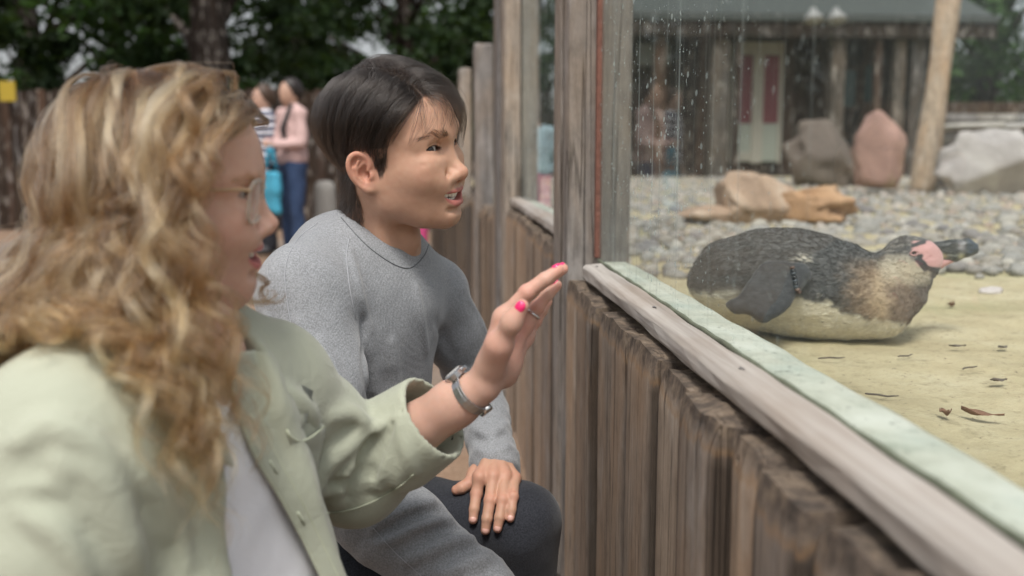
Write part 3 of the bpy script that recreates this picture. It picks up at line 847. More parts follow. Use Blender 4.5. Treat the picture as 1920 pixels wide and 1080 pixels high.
for px0, px1, y0, y1 in ((1542, 1598, 200, 130), (1612, 1634, 190, 120)):
    fw = MB(); a, c, z0, z1 = hx(px0), hx(px1), hz(y0), hz(y1)
    fw.box((a - .05, HY - .04, z0 - .05), (c + .05, HY - .002, z0)); fw.box((a - .05, HY - .04, z1), (c + .05, HY - .002, z1 + .05)); fw.box((a - .05, HY - .04, z0 + .001), (a, HY - .002, z1 - .001)); fw.box((c, HY - .04, z0 + .001), (c + .05, HY - .002, z1 - .001))
    f_ = fw.build('window', MAT_BROWNT, hut); pn = MB(); pn.box((a, HY - .02, z0), (c, HY - .004, z1)); pn.build('pane', MAT_DGLASS, f_)
mb = MB(); mb.box((hx(1192), HY - .07, hz(124)), (hx(1252), HY - .01, hz(84))); bevel(mb.build('notice_board', plain('grey_board', (.17, .18, .175), .6), hut), .01)
for px in (1524, 1567):
    c = Py(px, 33, HY - 1.25)
    mb = MB(); mb.tube([c + np.array([0, 0, .14]), c + np.array([0, 0, .08]), c + np.array([0, -.03, .0]), c + np.array([0, -.05, -.06])], [.03, .06, .13, .15], 14); mb.build('lamp_shade', MAT_WHITE, hut, smooth=True)
# timber screen between the hut and the stone wall, greenery over it
scr = empty('timber_screen', (hx(1750), HY - 1, 0), 'dark timber screen behind the dry stone wall', 'fence')
x = hx(1700)
while x < hx(2000):
    mb = MB(); mb.box((x, HY - 1, .3), (x + .19, HY - .95, 1.75)); mb.build('board', MAT_BROWNT, scr); x += .20

# ------------------------------------------------------------------ trees and hedge beyond the path
def mat_leaf(name, c1, c2, c3):
    t = NT(name); g = t.n('NewGeometry'); r = g.outputs['Random Per Island']
    c = t.ramp(r, [(0, c1), (.5, c2), (1, c3)])
    s = t.bsdf(c, .6, None, Specular_IOR_Level=.25)
    tl = t.n('BsdfTranslucent'); t.set(tl.inputs['Color'], t.mix(.5, c, (.14, .22, .03)))
    m = t.n('MixShader'); m.inputs[0].default_value = .22; t.t.links.new(s, m.inputs[1]); t.t.links.new(tl.outputs[0], m.inputs[2])
    return t.done(m.outputs[0])
MAT_LEAF_D = mat_leaf('dark_yew_leaf', (.007, .016, .005), (.012, .028, .008), (.022, .045, .012))
MAT_LEAF_M = mat_leaf('green_leaf', (.012, .032, .007), (.022, .058, .010), (.042, .095, .016))
MAT_LEAF_L = mat_leaf('bright_green_leaf', (.035, .085, .012), (.058, .135, .020), (.095, .18, .03))
MAT_BARK = mat_wood('bark', (.008, .0065, .0055), (.018, .014, .012), (.034, .028, .024), grain=.3)
def crown(name, blobs, n, size, mat, parent, seed):
    """leaf blades scattered through clumps of a crown's volume"""
    rg = np.random.default_rng(seed); C = []; 
    vol = np.array([b[3] ** 2.2 for b in blobs]); cnt = (vol / vol.sum() * n).astype(int)
    for (x, y, z, r), k in zip(blobs, cnt):
        m = max(3, k // 90)                                   # leaf clumps inside each bough mass
        d = rg.normal(size=(m, 3)); d /= np.linalg.norm(d, axis=1, keepdims=True)
        cc = np.array([x, y, z]) + d * (r * rg.random((m, 1)) ** .45) * np.array([1, 1, .8])
        i = rg.integers(0, m, k)
        C.append(cc[i] + rg.normal(0, r * .17, (k, 3)))
    C = np.concatenate(C); k = len(C)
    a = rg.normal(size=(k, 3)); a /= np.linalg.norm(a, axis=1, keepdims=True)
    b = np.cross(a, rg.normal(size=(k, 3))); b /= np.linalg.norm(b, axis=1, keepdims=True) + 1e-9
    s = size * rg.uniform(.6, 1.3, (k, 1)); 
    V = np.stack([C - a * s, C + b * s * .42, C + a * s, C - b * s * .42], 1).reshape(-1, 3)
    return mesh_np(name, V, np.arange(4 * k).reshape(-1, 4), mat, parent, smooth=False)
def tree(px, D, base_r, top_py, blobs, n, size, mat, label, seed, trunk_top=None, group='trees beyond the path'):
    b = P(px, 287, D); b = np.array([b[0], b[1], 0.0])
    t = empty('tree', tuple(b), label, 'tree', group)
    rg_ = random.Random(seed); mb = MB(); pts = []; rs = []
    hgt = max(q[2] for q in blobs) + 0
    for k in range(12):
        u = k / 11; pts.append(b + np.array([.10 * math.sin(u * 3 + seed), .1 * math.cos(u * 2.3), hgt * u])); rs.append(base_r * (1 - .8 * u) * (1.35 if k == 0 else 1))
    mb.tube(pts, rs, 12)
    for q in blobs:
        e = b + np.array([q[0], q[1], q[2]]); s = pts[min(10, max(3, int(11 * (q[2] * .72) / hgt)))]
        mid = (s + e) / 2 + np.array([0, 0, .15]); mb.tube([s, mid, e], [base_r * .28, base_r * .18, base_r * .06], 7)
    mb.build('trunk', MAT_BARK, t, smooth=True)
    crown('crown', [(b[0] + q[0], b[1] + q[1], q[2], q[3]) for q in blobs], n, size, mat, t, seed)
    return t
def blobs(seed, n, w, z0, z1, r):
    rg_ = random.Random(seed)
    return [(rg_.uniform(-w, w), rg_.uniform(-w * .6, w * .6), rg_.uniform(z0, z1), r * rg_.uniform(.7, 1.2)) for _ in range(n)]
tree(60, 17, .30, 0, blobs(1, 16, 2.6, 1.6, 6.5, 1.2), 9500, .12, MAT_LEAF_M, 'leafy mid green tree at the far left behind the fair hair', 1)
tree(235, 20, .30, 0, blobs(2, 13, 2.2, 2.2, 6.5, 1.1), 6500, .12, MAT_LEAF_D, 'dark tree with sky showing through, left of the thick trunk', 2)
tree(412, 15, .46, 0, [(-1.0, .3, 4.6, 1.1), (.9, .4, 4.9, 1.1), (0, .2, 5.6, 1.3), (-.4, -.4, 4.0, .8), (.4, .5, 3.6, .8), (-.8, .2, 3.2, .7)], 4200, .12, MAT_LEAF_D, 'tree with a thick dark trunk above the fair hair', 3)
tree(560, 24, .28, 0, [(-1.3, 0, 2.9, 1.0), (1.2, 0, 2.7, 1.0), (.1, 0, 2.6, .9), (-1.5, .2, 5.2, .8), (1.7, .3, 5.6, 1.0), (2.0, .3, 4.1, .8), (-.2, .2, 6.0, .9), (.9, .4, 4.9, .45)], 5200, .13, MAT_LEAF_D, 'thin dark tree with bright sky gaps above the visitor in pink', 4)
tree(760, 20, .30, 0, blobs(5, 18, 2.3, 2.0, 6.2, 1.2), 9500, .12, MAT_LEAF_D, 'broad dark green tree above the man\'s head', 5)
tree(905, 25, .30, 0, blobs(7, 13, 2.2, 1.6, 5.0, 1.2), 6000, .13, MAT_LEAF_M, 'green tree rising behind the tall fence posts', 6)
tree(1015, 26, .30, 0, blobs(8, 14, 2.2, 1.2, 6.0, 1.3), 6000, .13, MAT_LEAF_D, 'dark tree seen through the second pane of the fence', 8)
tree(1850, 22, .30, 0, blobs(9, 15, 2.3, 1.6, 6.5, 1.2), 7500, .12, MAT_LEAF_M, 'green tree over the dry stone wall at the right', 9)
tree(1300, 30, .35, 0, blobs(10, 16, 4.5, 4.0, 9.5, 1.7), 7000, .17, MAT_LEAF_M, 'tall tree rising behind the hut roof', 10)
# low dark hedge and a board fence that close the path
hd = P(330, 287, 14.5)
hedge = empty('hedge', (float(hd[0]), float(hd[1]), 0), 'clipped dark hedge along the far side of the path', 'hedge')
hb = []
rg_ = random.Random(4)
for i in range(46): 
    q = P(-140 + i * 25, 287, 15.6); hb.append((float(q[0]), float(q[1]) + rg_.uniform(-.3, .3), rg_.uniform(.5, 2.75), .60))
crown('foliage', hb, 15000, .10, MAT_LEAF_D, hedge, 44)
bf = empty('board_fence', tuple(np.array(P(500, 287, 13.2)) * np.array([1, 1, 0])), 'dark brown board fence closing the path behind the visitors', 'fence')
a, c = P(-120, 287, 13.2), P(885, 287, 13.2); n_ = 62
for i in range(n_):
    q = lerp(a, c, i / n_); q2 = lerp(a, c, (i + .94) / n_)
    mb = MB(); mb.box((q[0], q[1], 0), (q2[0], q[1] + .03, 1.82 + .02 * math.sin(i * 2.3))); mb.build('board', MAT_DARKT if i % 4 else MAT_BROWNT, bf)
q = P(14, 172, 12.6)
sg = empty('sign', (float(q[0]), float(q[1]), 0), 'small plain yellow sign on a post at the left edge', 'sign')
mb = MB(); mb.box((q[0] - .10, q[1] - .01, q[2] - .12), (q[0] + .10, q[1] + .01, q[2] + .13)); bevel(mb.build('plate', plain('yellow_paint', (.36, .26, .02), .5), sg), .004)
mb = MB(); mb.tube([(q[0], q[1] + .035, 0), (q[0], q[1] + .035, q[2] + .1)], .022, 8); mb.build('pole', MAT_DARKT, sg)
q = P(612, 470, 9.9)
bo = empty('bollard', (float(q[0]), float(q[1]), 0), 'pale stone bollard beside the visitor in pink', 'bollard')
mb = MB(); mb.tube([(q[0], q[1], 0), (q[0], q[1], .05), (q[0], q[1], .62), (q[0], q[1], .70), (q[0], q[1], .73)], [.13, .115, .105, .095, .05], 16); mb.build('shaft', plain('pale_stone', (.26, .25, .23), .8, .12, 20, .2), bo, smooth=True)

# ------------------------------------------------------------------ visitors in the distance
def visitor(px, D, hgt, yaw, label, skin, hair, top, legs, shoes, top_mat=None, arms='front', strap=None, seed=1):
    b = P(px, 287, D); b = np.array([b[0], b[1], 0.0])
    t = empty('person', tuple(b), label, 'person'); s = hgt / 1.70
    f = np.array([math.cos(yaw), math.sin(yaw), 0]); R = frame_mat(f, (0, 0, 1))
    w = lambda x, y, z: b + R @ np.array([x, y, z]) * s
    ms = plain('skin_far', skin, .5, .06, 20)
    sh = [(0, .175 * q, 1.39) for q in (1, -1)]
    if arms == 'front': el = [(.02, .24, 1.12), (.02, -.24, 1.12)]; wr = [(.22, .08, 1.10), (.24, -.05, 1.12)]
    else: el = [(-.02, .25, 1.12), (-.02, -.25, 1.12)]; wr = [(.06, .25, .88), (.06, -.25, .88)]
    def skin_f(Q):
        d = sell(Q, w(.015, 0, 1.595), (.095 * s, .075 * s, .118 * s), R)
        d = smin(d, sell(Q, w(.045, 0, 1.535), (.055 * s, .052 * s, .065 * s), R), .03)
        d = smin(d, scap(Q, w(.11, 0, 1.575), w(.085, 0, 1.60), .014 * s), .02)
        d = smin(d, scap(Q, w(0, 0, 1.52), w(-.02, 0, 1.38), .052 * s, .06 * s), .03)
        d = smin(d, sell(Q, w(-.01, 0, 1.2), (.09 * s, .14 * s, .26 * s), R), .05)
        for i in (0, 1):
            d = smin(d, schain(Q, [w(*sh[i]), w(*el[i]), w(*wr[i])], [.042 * s, .036 * s, .026 * s]), .02)
            h_ = np.array(wr[i]) + (np.array(wr[i]) - np.array(el[i])) * .28
            d = smin(d, scap(Q, w(*wr[i]), w(*h_), .026 * s, .022 * s), .01)
            sg_ = 1 - 2 * i
            d = smin(d, schain(Q, [w(0, .09 * sg_, .92), w(.02, .10 * sg_, .50), w(-.01, .10 * sg_, .09)], [.075 * s, .05 * s, .04 * s]), .03)
        return d
    def top_f(Q):
        d = sell(Q, w(-.005, 0, 1.20), (.128 * s, .185 * s, .30 * s), R)
        d = smin(d, schain(Q, [w(*sh[0]), w(0, 0, 1.43), w(*sh[1])], [.068 * s] * 3), .05)
        d = smin(d, sell(Q, w(.0, 0, .98), (.13 * s, .19 * s, .12 * s), R), .06)
        for i in (0, 1): d = smin(d, schain(Q, [w(*sh[i]), w(*el[i]), lerp(w(*el[i]), w(*wr[i]), .9)], [.066 * s, .056 * s, .045 * s]), .02)
        d = d - .010 * fbm(Q * 11, 2, seed)
        return np.maximum(ssub(d, scap(Q, w(.02, 0, 1.62), w(-.0, 0, 1.42), .075 * s, .062 * s), .01), w(0, 0, .90)[2] - Q[:, 2])
    def leg_f(Q):
        d = sell(Q, w(0, 0, .93), (.125 * s, .175 * s, .13 * s), R)
        for sg_ in (1, -1): d = smin(d, schain(Q, [w(0, .085 * sg_, .88), w(.02, .10 * sg_, .50), w(-.01, .10 * sg_, .07)], [.098 * s, .075 * s, .062 * s]), .03)
        return d - .008 * fbm(Q * 9, 2, seed + 1)
    def shoe_f(Q):
        d = np.full(len(Q), 9.0, np.float32)
        for sg_ in (1, -1): d = np.minimum(d, sell(Q, w(.05, .10 * sg_, .045), (.135 * s, .05 * s, .05 * s), R))
        return np.maximum(d, .003 - Q[:, 2])
    def hair_f(Q):
        d = sell(Q, w(-.012, 0, 1.625), (.105 * s, .088 * s, .115 * s), R)
        d = smin(d, sell(Q, w(-.085, 0, 1.60), (.05 * s, .06 * s, .08 * s), R), .03)
        d = d - .006 * fbm(Q * 30, 2, seed)
        return smax(d, -sell(Q, w(.085, 0, 1.56), (.09 * s, .074 * s, .115 * s), R), .01)
    lo, hi = b + np.array([-.42, -.42, -.02]), b + np.array([.42, .42, hgt + .1])
    for nm, fn, m, v in (('body', skin_f, ms, .022), ('hair', hair_f, plain('hair_far', hair, .5, .3, 60), .022), (top[0], top_f, top_mat or plain('top_far', top[1], .85, .1, 14), .022),
                         (legs[0], leg_f, plain('trousers_far', legs[1], .85, .18, 14), .026), ('shoes', shoe_f, plain('shoes_far', shoes, .6, .1, 20), .022)):
        V, F = sdf_mesh(fn, lo, hi, v)
        mesh_np(nm, V, F, m, t)
    if strap:
        mb = MB(); mb.tube([w(.09, .10, 1.02), w(.145, .10, 1.25), w(.06, .11, 1.47), w(-.09, .10, 1.42)], .022, 8); mb.build('bag_strap', plain('black_strap', (.012, .012, .014), .7), t, smooth=True)
    return t, w
def mat_stripes():
    t = NT('navy_striped_jersey'); sp = t.n('SeparateXYZ'); t.t.links.new(t.pos(), sp.inputs[0])
    m = t.math('FRACT', t.math('MULTIPLY', sp.outputs[2], 14.0))
    return t.done(t.bsdf(t.ramp(m, [(.0, (.022, .028, .07)), (.55, (.022, .028, .07)), (.58, (.62, .62, .66)), (1, (.62, .62, .66))], 'CONSTANT'), .9))
vp, wv = visitor(548, 9.3, 1.66, math.pi + .60, 'far visitor in a pale pink jacket and blue jeans, standing on the path', (.42, .26, .19), (.018, .013, .012), ('jacket', (.52, .36, .34)), ('jeans', (.022, .045, .105)), (.62, .62, .60), strap=True, seed=3)
visitor(497, 9.9, 1.64, math.pi + .45, 'far visitor in a navy and white striped top', (.45, .28, .21), (.06, .035, .022), ('striped_top', (.1, .1, .2)), ('trousers', (.012, .013, .02)), (.05, .05, .055), top_mat=mat_stripes(), arms='down', seed=5)
visitor(772, 9.2, 1.45, math.pi / 2, 'far visitor in raspberry trousers and a pale blue top, mirrored in the middle pane', (.45, .28, .21), (.05, .03, .02), ('top', (.42, .55, .62)), ('trousers', (.46, .055, .17)), (.5, .1, .2), arms='down', seed=7)
# tote bag hanging from the hand
tb = wv(.25, .06, 0); 
def tote_f(Q):
    R = frame_mat((math.cos(math.pi + .60), math.sin(math.pi + .60), 0), (0, 0, 1))
    d = sbox(Q, (tb[0], tb[1], .64), (.045, .145, .20), R, .045)
    return d - .012 * fbm(Q * 9, 2, 61)
V, F = sdf_mesh(tote_f, (tb[0] - .35, tb[1] - .35, .30), (tb[0] + .35, tb[1] + .35, 1.0), .02)
MAT_TOTE = plain('turquoise_cotton', (.05, .29, .42), .85, .12, 12)
tote = empty('tote_bag', (float(tb[0]), float(tb[1]), .44), 'turquoise cotton tote bag hanging from the hand of the visitor in pink', 'bag')
mesh_np('bag', V, F, MAT_TOTE, tote)
mb = MB()
for q in (-.05, .05):
    mb.tube([tb + np.array([q, -.03, .86]), tb + np.array([q * .5, -.02, 1.00]), tb + np.array([0, 0, 1.11 * 1.66 / 1.7]) , tb + np.array([-q * .3, .04, 1.0]), tb + np.array([q, .05, .86])], .014, 7)
mb.build('handle', MAT_TOTE, tote, smooth=True)
# ================================================================== PEOPLE: shared anatomy
def mirror_pts(pts, s): return [(x, y * s, z) for x, y, z in pts]

def eye_open(Q, c, p, s):
    """almond of the lid opening, negative inside (head space)"""
    t = (Q[:, 1] - c[1]) * s / p.get('eye_w', .0150)                 # -1 inner .. 1 outer corner
    zz = Q[:, 2] - c[2] - p.get('eye_tilt', .0012) * t
    e = np.clip(1 - t * t, 0, 1)
    up = p['lid_up'] * e ** .75; lo = -p['lid_lo'] * e ** .9
    d = np.maximum(zz - up, lo - zz)
    return np.maximum(d, (np.abs(t) - 1) * p.get('eye_w', .015))

def head_sdf(Q, p):
    """a head in its own space: x forward, y to its left, z up, origin between the ears at eye height"""
    A = np.abs(Q); A = np.stack([Q[:, 0], A[:, 1], Q[:, 2]], 1)      # left-right symmetric
    d = sell(A, (-.008, 0, .030), (.1005, .0755, .089))
    d = smin(d, sell(A, (.030, 0, .030), (.066, .066, .058)), .03)
    d = smin(d, sell(A, (.028, 0, -.030), (.067, p['face_w'], .072)), .03)
    jw = p['jaw_w']
    d = smin(d, sell(A, (.036, .028, -.058), (.046, .0325, .040)), .022)
    d = smin(d, sell(A, (.040, .041, -.044), (.034, .0215, .030)), .02)      # lower cheek
    d = smin(d, schain(A, [(.004, jw, -.050), (.012, jw - .002, -.074), (.055, .028, -.098), (.076, .008, -.103)], [.016, .0135, .0125, .012], .01), .034)
    d = smin(d, sell(A, (p['chin_x'] - .019, 0, -.1015), (.0195, .021, .0165)), .022)
    d = smin(d, sell(A, (p['lip_x'] - .0355, 0, -.070), (.035, .034, .034)), .018)         # muzzle
    d = smin(d, sell(A, (.057, .041, -.028), (.028, .0225, .020)), .024)      # cheekbone
    d = smin(d, sell(A, (.069, .034, -.040), (.0195, .0185, .0165)), p.get('cheek_k', .020))      # smiling cheek
    d = smin(d, schain(A, [(.0860, .004, .017), (.0835, .026, .021), (.066, .050, .014)], [.0105, .0105, .009], .01), .016)   # brow
    ec = np.array(p['eye_c'])
    d = ssub(d, sell(A, (.1015, .029, .0005), (.017, .018, .0115)), .014)
    d = smin(d, sell(A, (.0800, .034, -.0185), (.0085, .017, .006)), .016)    # under the eye
    lid = np.sqrt(((A - ec.astype(np.float32)) ** 2).sum(1)) - p['lid_r']
    d = smin(d, lid, .006)
    d = ssub(d, schain(A, [ec + (.0128, -.013, .0060), ec + (.0148, 0, .0092), ec + (.0100, .013, .0068)], [.0008, .0012, .0008]), .004)  # lid crease
    op = eye_open(A, ec, p, 1)
    rr = np.sqrt(((A - ec.astype(np.float32)) ** 2).sum(1)) - .0190
    d = ssub(d, np.maximum(np.maximum(op, rr), ec[0] + .002 - A[:, 0]), .0012)
    d = ssub(d, np.sqrt(((A - ec.astype(np.float32)) ** 2).sum(1)) - .0108, .001)
    # nose
    nb, nt = p['nose_bridge'], p['nose_tip']
    d = smin(d, schain(A, [(nb, 0, .006), ((nb * .45 + nt[0] * .55) - .0085 + p.get('nose_hump', 0), 0, nt[1] * .52), (nt[0] - .0115, 0, nt[1])], [.0085, .0085, nt[2]], .004), .012)
    d = smin(d, sell(A, (nt[0] - .0225, .0120, nt[1] - .0045), (.0135, .0085, .0088)), .007)     # wing
    d = smin(d, scap(A, (nt[0] - .014, 0, nt[1] - .007), (nt[0] - .024, 0, nt[1] - .014), .0055), .006)
    d = ssub(d, sell(A, (nt[0] - .0165, .0070, nt[1] - .0128), (.0060, .0036, .0045)), .003)      # nostril
    d = smin(d, sell(A, (nt[0] - .035, .0245, nt[1] - .012), (.012, .012, .014)), .018)
    # smile line
    d = ssub(d, schain(A, [(nt[0] - .024, .0215, nt[1] + .001), (.0865, .0315, -.052)], [.0004, .0002]), .013)
    # lips (smile: corners up and back)
    zc = p['mouth_z']; mw = p['mouth_w']; mo = p['mouth_open']
    ux = p['lip_x']
    d = smin(d, schain(A, [(ux, 0, zc + mo + .0035), (ux - .002, .010, zc + mo + .0035), (ux - .010, .020, zc + mo * .6 + .004), (ux - p.get('corner', .024), mw, zc + .0072)], [.0048, .0050, .0038, .0022], .003), .005)
    d = smin(d, schain(A, [(ux - .0035, 0, zc - mo - .0050), (ux - .0055, .010, zc - mo - .0045), (ux - .012, .020, zc - mo * .5 - .0012), (ux - p.get('corner', .024), mw, zc + .0062)], [.0060, .0058, .0042, .0022], .003), .005)
    zm = zc + .0064 * (A[:, 1] / mw) ** 2
    e = np.clip(1 - (A[:, 1] / mw) ** 2, 0, 1)
    cav = np.maximum(np.abs(A[:, 2] - zm) - mo * e ** .6, np.maximum(.055 - A[:, 0], A[:, 1] - mw))
    d = ssub(d, cav, .0022)
    d = ssub(d, scap(A, (.1005, 0, zc - mo - .0155), (.092, .018, zc - mo - .013), .0016), .010)
    # ears
    for q in (0,):
        c = np.array((-.008, p['ear_y'], p.get('ear_z', -.018)))
        fx = unit((.94, -.34, 0)); upv = unit((-.12, .08, 1.0)); nx = np.cross(fx, upv) * -1
        nx = np.cross(upv, fx) * 1.0
        if nx[1] < 0: nx = -nx
        es = p.get('ear_s', 1.0)
        E = lambda a, b, o=0.0: c + es * (fx * a + upv * b + nx * o)
        R = np.stack([fx, upv, nx], 1)
        ear = sell(A, E(-.004, .003, .001), (.019 * es, .028 * es, .0055), R)
        ear = smin(ear, sell(A, E(.004, -.024, .001), (.010 * es, .009 * es, .0048), R), .008)
        ear = ssub(ear, sell(A, E(.001, -.002, .007), (.0105 * es, .0135 * es, .0085), R), .004)
        ear = ssub(ear, sell(A, E(-.006, .017, .0065), (.0085 * es, .008 * es, .0045), R), .004)
        ear = smin(ear, schain(A, *crv([E(.007, .001, .004), E(.013, .012, .004), E(.010, .024, .004), E(-.002, .031, .005), E(-.014, .026, .007), E(-.0205, .012, .008), E(-.020, -.004, .007), E(-.014, -.017, .005), E(-.002, -.029, .003), E(.007, -.030, .001)],
                               [.0025, .0030, .0032, .0034, .0036, .0036, .0034, .0032, .0050, .0040], 3), .002), .0035)
        ear = smin(ear, schain(A, [E(-.003, .019, .004), E(-.0115, .008, .005), E(-.0125, -.006, .004), E(-.005, -.016, .003)], [.0022, .0026, .0026, .003], .002), .003)
        ear = smin(ear, sell(A, E(.0105, -.007, .004), (.0045, .006, .004), R), .004)
        ear = ssub(ear, sell(A, E(.005, -.005, .002), (.0042, .0055, .008), R), .002)
        d = smin(d, ear, .007)
    return d

def skin_cols(L, p):
    """base colour of the skin in head space: lips, cheeks, nose, ears, lids"""
    n = len(L); A = L.copy(); A[:, 1] = np.abs(A[:, 1])
    c = np.tile(np.array(p['skin'], float), (n, 1))
    red = np.array(p['blush'], float)
    def blend(w, col):
        nonlocal c
        c = c * (1 - w[:, None]) + np.array(col) * w[:, None]
    def ball(ctr, r, soft=1.0):
        dd = np.sqrt((((A - np.array(ctr)) / np.array(r)) ** 2).sum(1))
        return 1 - sstep(dd, 1 - soft, 1.0)
    blend(.75 * ball((.070, .045, -.032), (.036, .030, .026)), red)
    nt = p['nose_tip']
    blend(p.get('nose_red', .55) * ball((nt[0] - .008, 0, nt[1] - .004), (.02, .02, .018)), red)
    blend(.55 * ball((.078, 0, -.108), (.02, .022, .018)), red)
    blend(.65 * ball((-.008, .085, -.016), (.035, .028, .042), .5), red)
    blend(.35 * ball((p['eye_c'][0] + .012, p['eye_c'][1], 0), (.012, .022, .014)), p.get('lidcol', red))
    blend(.35 * (fbm(L * 55, 3, 7) > .25) * np.ones(n), np.array(p['skin']) * .93)
    f = fbm(L * 34, 3, 3); c *= (1 + .055 * f)[:, None]; f2 = fbm(L * 150, 3, 13); c *= (1 + np.array([.03, .055, .06])[None] * f2[:, None])
    # shaved upper lip and chin
    if p.get('beard', 0):
        w = np.maximum(ball((.090, 0, -.060), (.02, .030, .012), .7), ball((.070, 0, -.104), (.035, .045, .022), .8))
        blend(p['beard'] * w, np.array(p['skin']) * .62)
    # lips
    zc, mw, mo, ux = p['mouth_z'], p['mouth_w'], p['mouth_open'], p['lip_x']
    yy = np.clip(A[:, 1] / mw, 0, 1.2)
    e = np.clip(1 - yy * yy, 0, 1)
    zm = zc + .0064 * yy ** 2
    uh = zm + mo * e ** .6 + .0062 * e ** .5 + .0012 * np.exp(-((A[:, 1] - .007) / .005) ** 2)
    lh = zm - mo * e ** .6 - .0100 * e ** .6
    inside = sstep(uh - L[:, 2], -.0012, .0012) * sstep(L[:, 2] - lh, -.0016, .0012) * (L[:, 0] > .070) * (A[:, 1] < mw + .002)
    blend(inside * .92, p['lip'])
    cav = (np.abs(L[:, 2] - zm) < mo * e ** .6 - .0004) & (L[:, 0] < ux - .0035 - .006 * yy) & (L[:, 0] > .05) & (A[:, 1] < mw)
    blend(cav * 1.0, (.10, .02, .018))
    # dark rim of lashes along the upper lid, a fainter one below
    ec = np.array(p['eye_c']); op = eye_open(A, ec, p, 1)
    near = np.sqrt(((A - ec) ** 2).sum(1)) < .021
    zz = A[:, 2] - ec[2]
    blend(near * (zz > -.0005) * (1 - sstep(op, .0009, .0022)) * .85, (.035, .018, .012))
    blend(near * (zz <= -.0005) * (1 - sstep(op, .0003, .0014)) * .45, (.16, .07, .05))
    # nostrils are dark red inside
    blend(.8 * ball((nt[0] - .0165, .0070, nt[1] - .0120), (.0065, .0040, .0055), .4), (.10, .03, .025))
    if 'scalp' in p:
        w = sstep(L[:, 2] - p['line'](L), -.002, .008) * (np.abs(L[:, 1]) < .074 + .02 * (L[:, 2] > .01)); blend(w * .9, p['scalp'])
    for m in p.get('moles', []):
        dd = np.sqrt(((L - np.array(m[0])) ** 2).sum(1)); blend((dd < m[1]) * .75, (.10, .045, .03))
    return np.clip(c, 0, 1)

def mat_skin(name, sss=.008, spec=.32, rough=.50, bumpy=.22):
    t = NT(name); v = t.coord('Object')
    c = t.attr('Col')
    n1 = t.noise(v, 900, 3, .6); n2 = t.noise(v, 120, 4, .6)
    c = t.mix(.18, c, t.mix(n2, (.75, .62, .55), (1.0, 1.0, 1.0)), 'MULTIPLY')
    h = t.math('ADD', n1, t.math('MULTIPLY', n2, .8))
    r = t.math('ADD', t.math('MULTIPLY', n2, .16), rough - .08)
    sh = t.bsdf(c, r, t.bump(h, bumpy, .0012), Specular_IOR_Level=spec, Subsurface_Weight=.22, Subsurface_Scale=sss)
    t.b.inputs['Subsurface Radius'].default_value = (1.0, .35, .18)
    return t.done(sh)
MAT_TEETH = plain('teeth_enamel', (.78, .74, .66), .22, .05, 80)
def mat_vcol(name, rough=.3, **kw):
    t = NT(name); return t.done(t.bsdf(t.attr('Col'), rough, **kw))
MAT_EYE = mat_vcol('eye_surface', .06, Specular_IOR_Level=.6)
MAT_NAIL_PINK = plain('pink_nail_varnish', (.80, .03, .16), .18, .05, 60, Coat_Weight=.5)
MAT_NAIL = plain('bare_nail', (.62, .36, .30), .28, .05, 60)

def sphere_grid(c, r, R, nu=40, nv=28, fcol=None):
    """UV sphere whose pole is the first axis of R"""
    V = []; C = []
    for j in range(nv + 1):
        th = math.pi * j / nv
        for i in range(nu):
            ph = 2 * math.pi * i / nu
            l = np.array([math.cos(th), math.sin(th) * math.cos(ph), math.sin(th) * math.sin(ph)])
            b = .0011 * math.exp(-(th / .42) ** 2) / .012 * r      # cornea
            V.append(np.asarray(c) + R @ (l * (r + b)))
            C.append(fcol(th, ph) if fcol else (1, 1, 1))
    F = [(j*nu + i, (j+1)*nu + i, (j+1)*nu + (i+1) % nu, j*nu + (i+1) % nu) for j in range(nv) for i in range(nu)]
    return np.array(V), np.array(F), np.array(C)
def eye_cols(iris):
    rg = random.Random(4)
    def f(th, ph):
        if th < .24: return (.006, .005, .005)
        if th < .60:
            k = .7 + .5 * abs(math.sin(ph * 9 + math.sin(ph * 4))) * (th - .1)
            e = .45 if th > .54 else 1
            return tuple(c * k * e for c in iris)
        return (.34, .31, .295) if th < 1.2 else (.34, .23, .21)
    return f
def build_eyes(parent, H, c0, s, p, gaze):
    for sy in (1, -1):
        ec = np.array(p['eye_c']) * (1, sy, 1)
        cw = c0 + H @ (ec * s)
        g = unit(gaze - cw); R = frame_mat(g, H[:, 2])
        V, F, C = sphere_grid(cw, .0116 * s, R, fcol=eye_cols(p['iris']))
        mesh_np('eye', V, F, MAT_EYE, parent, cols=C)
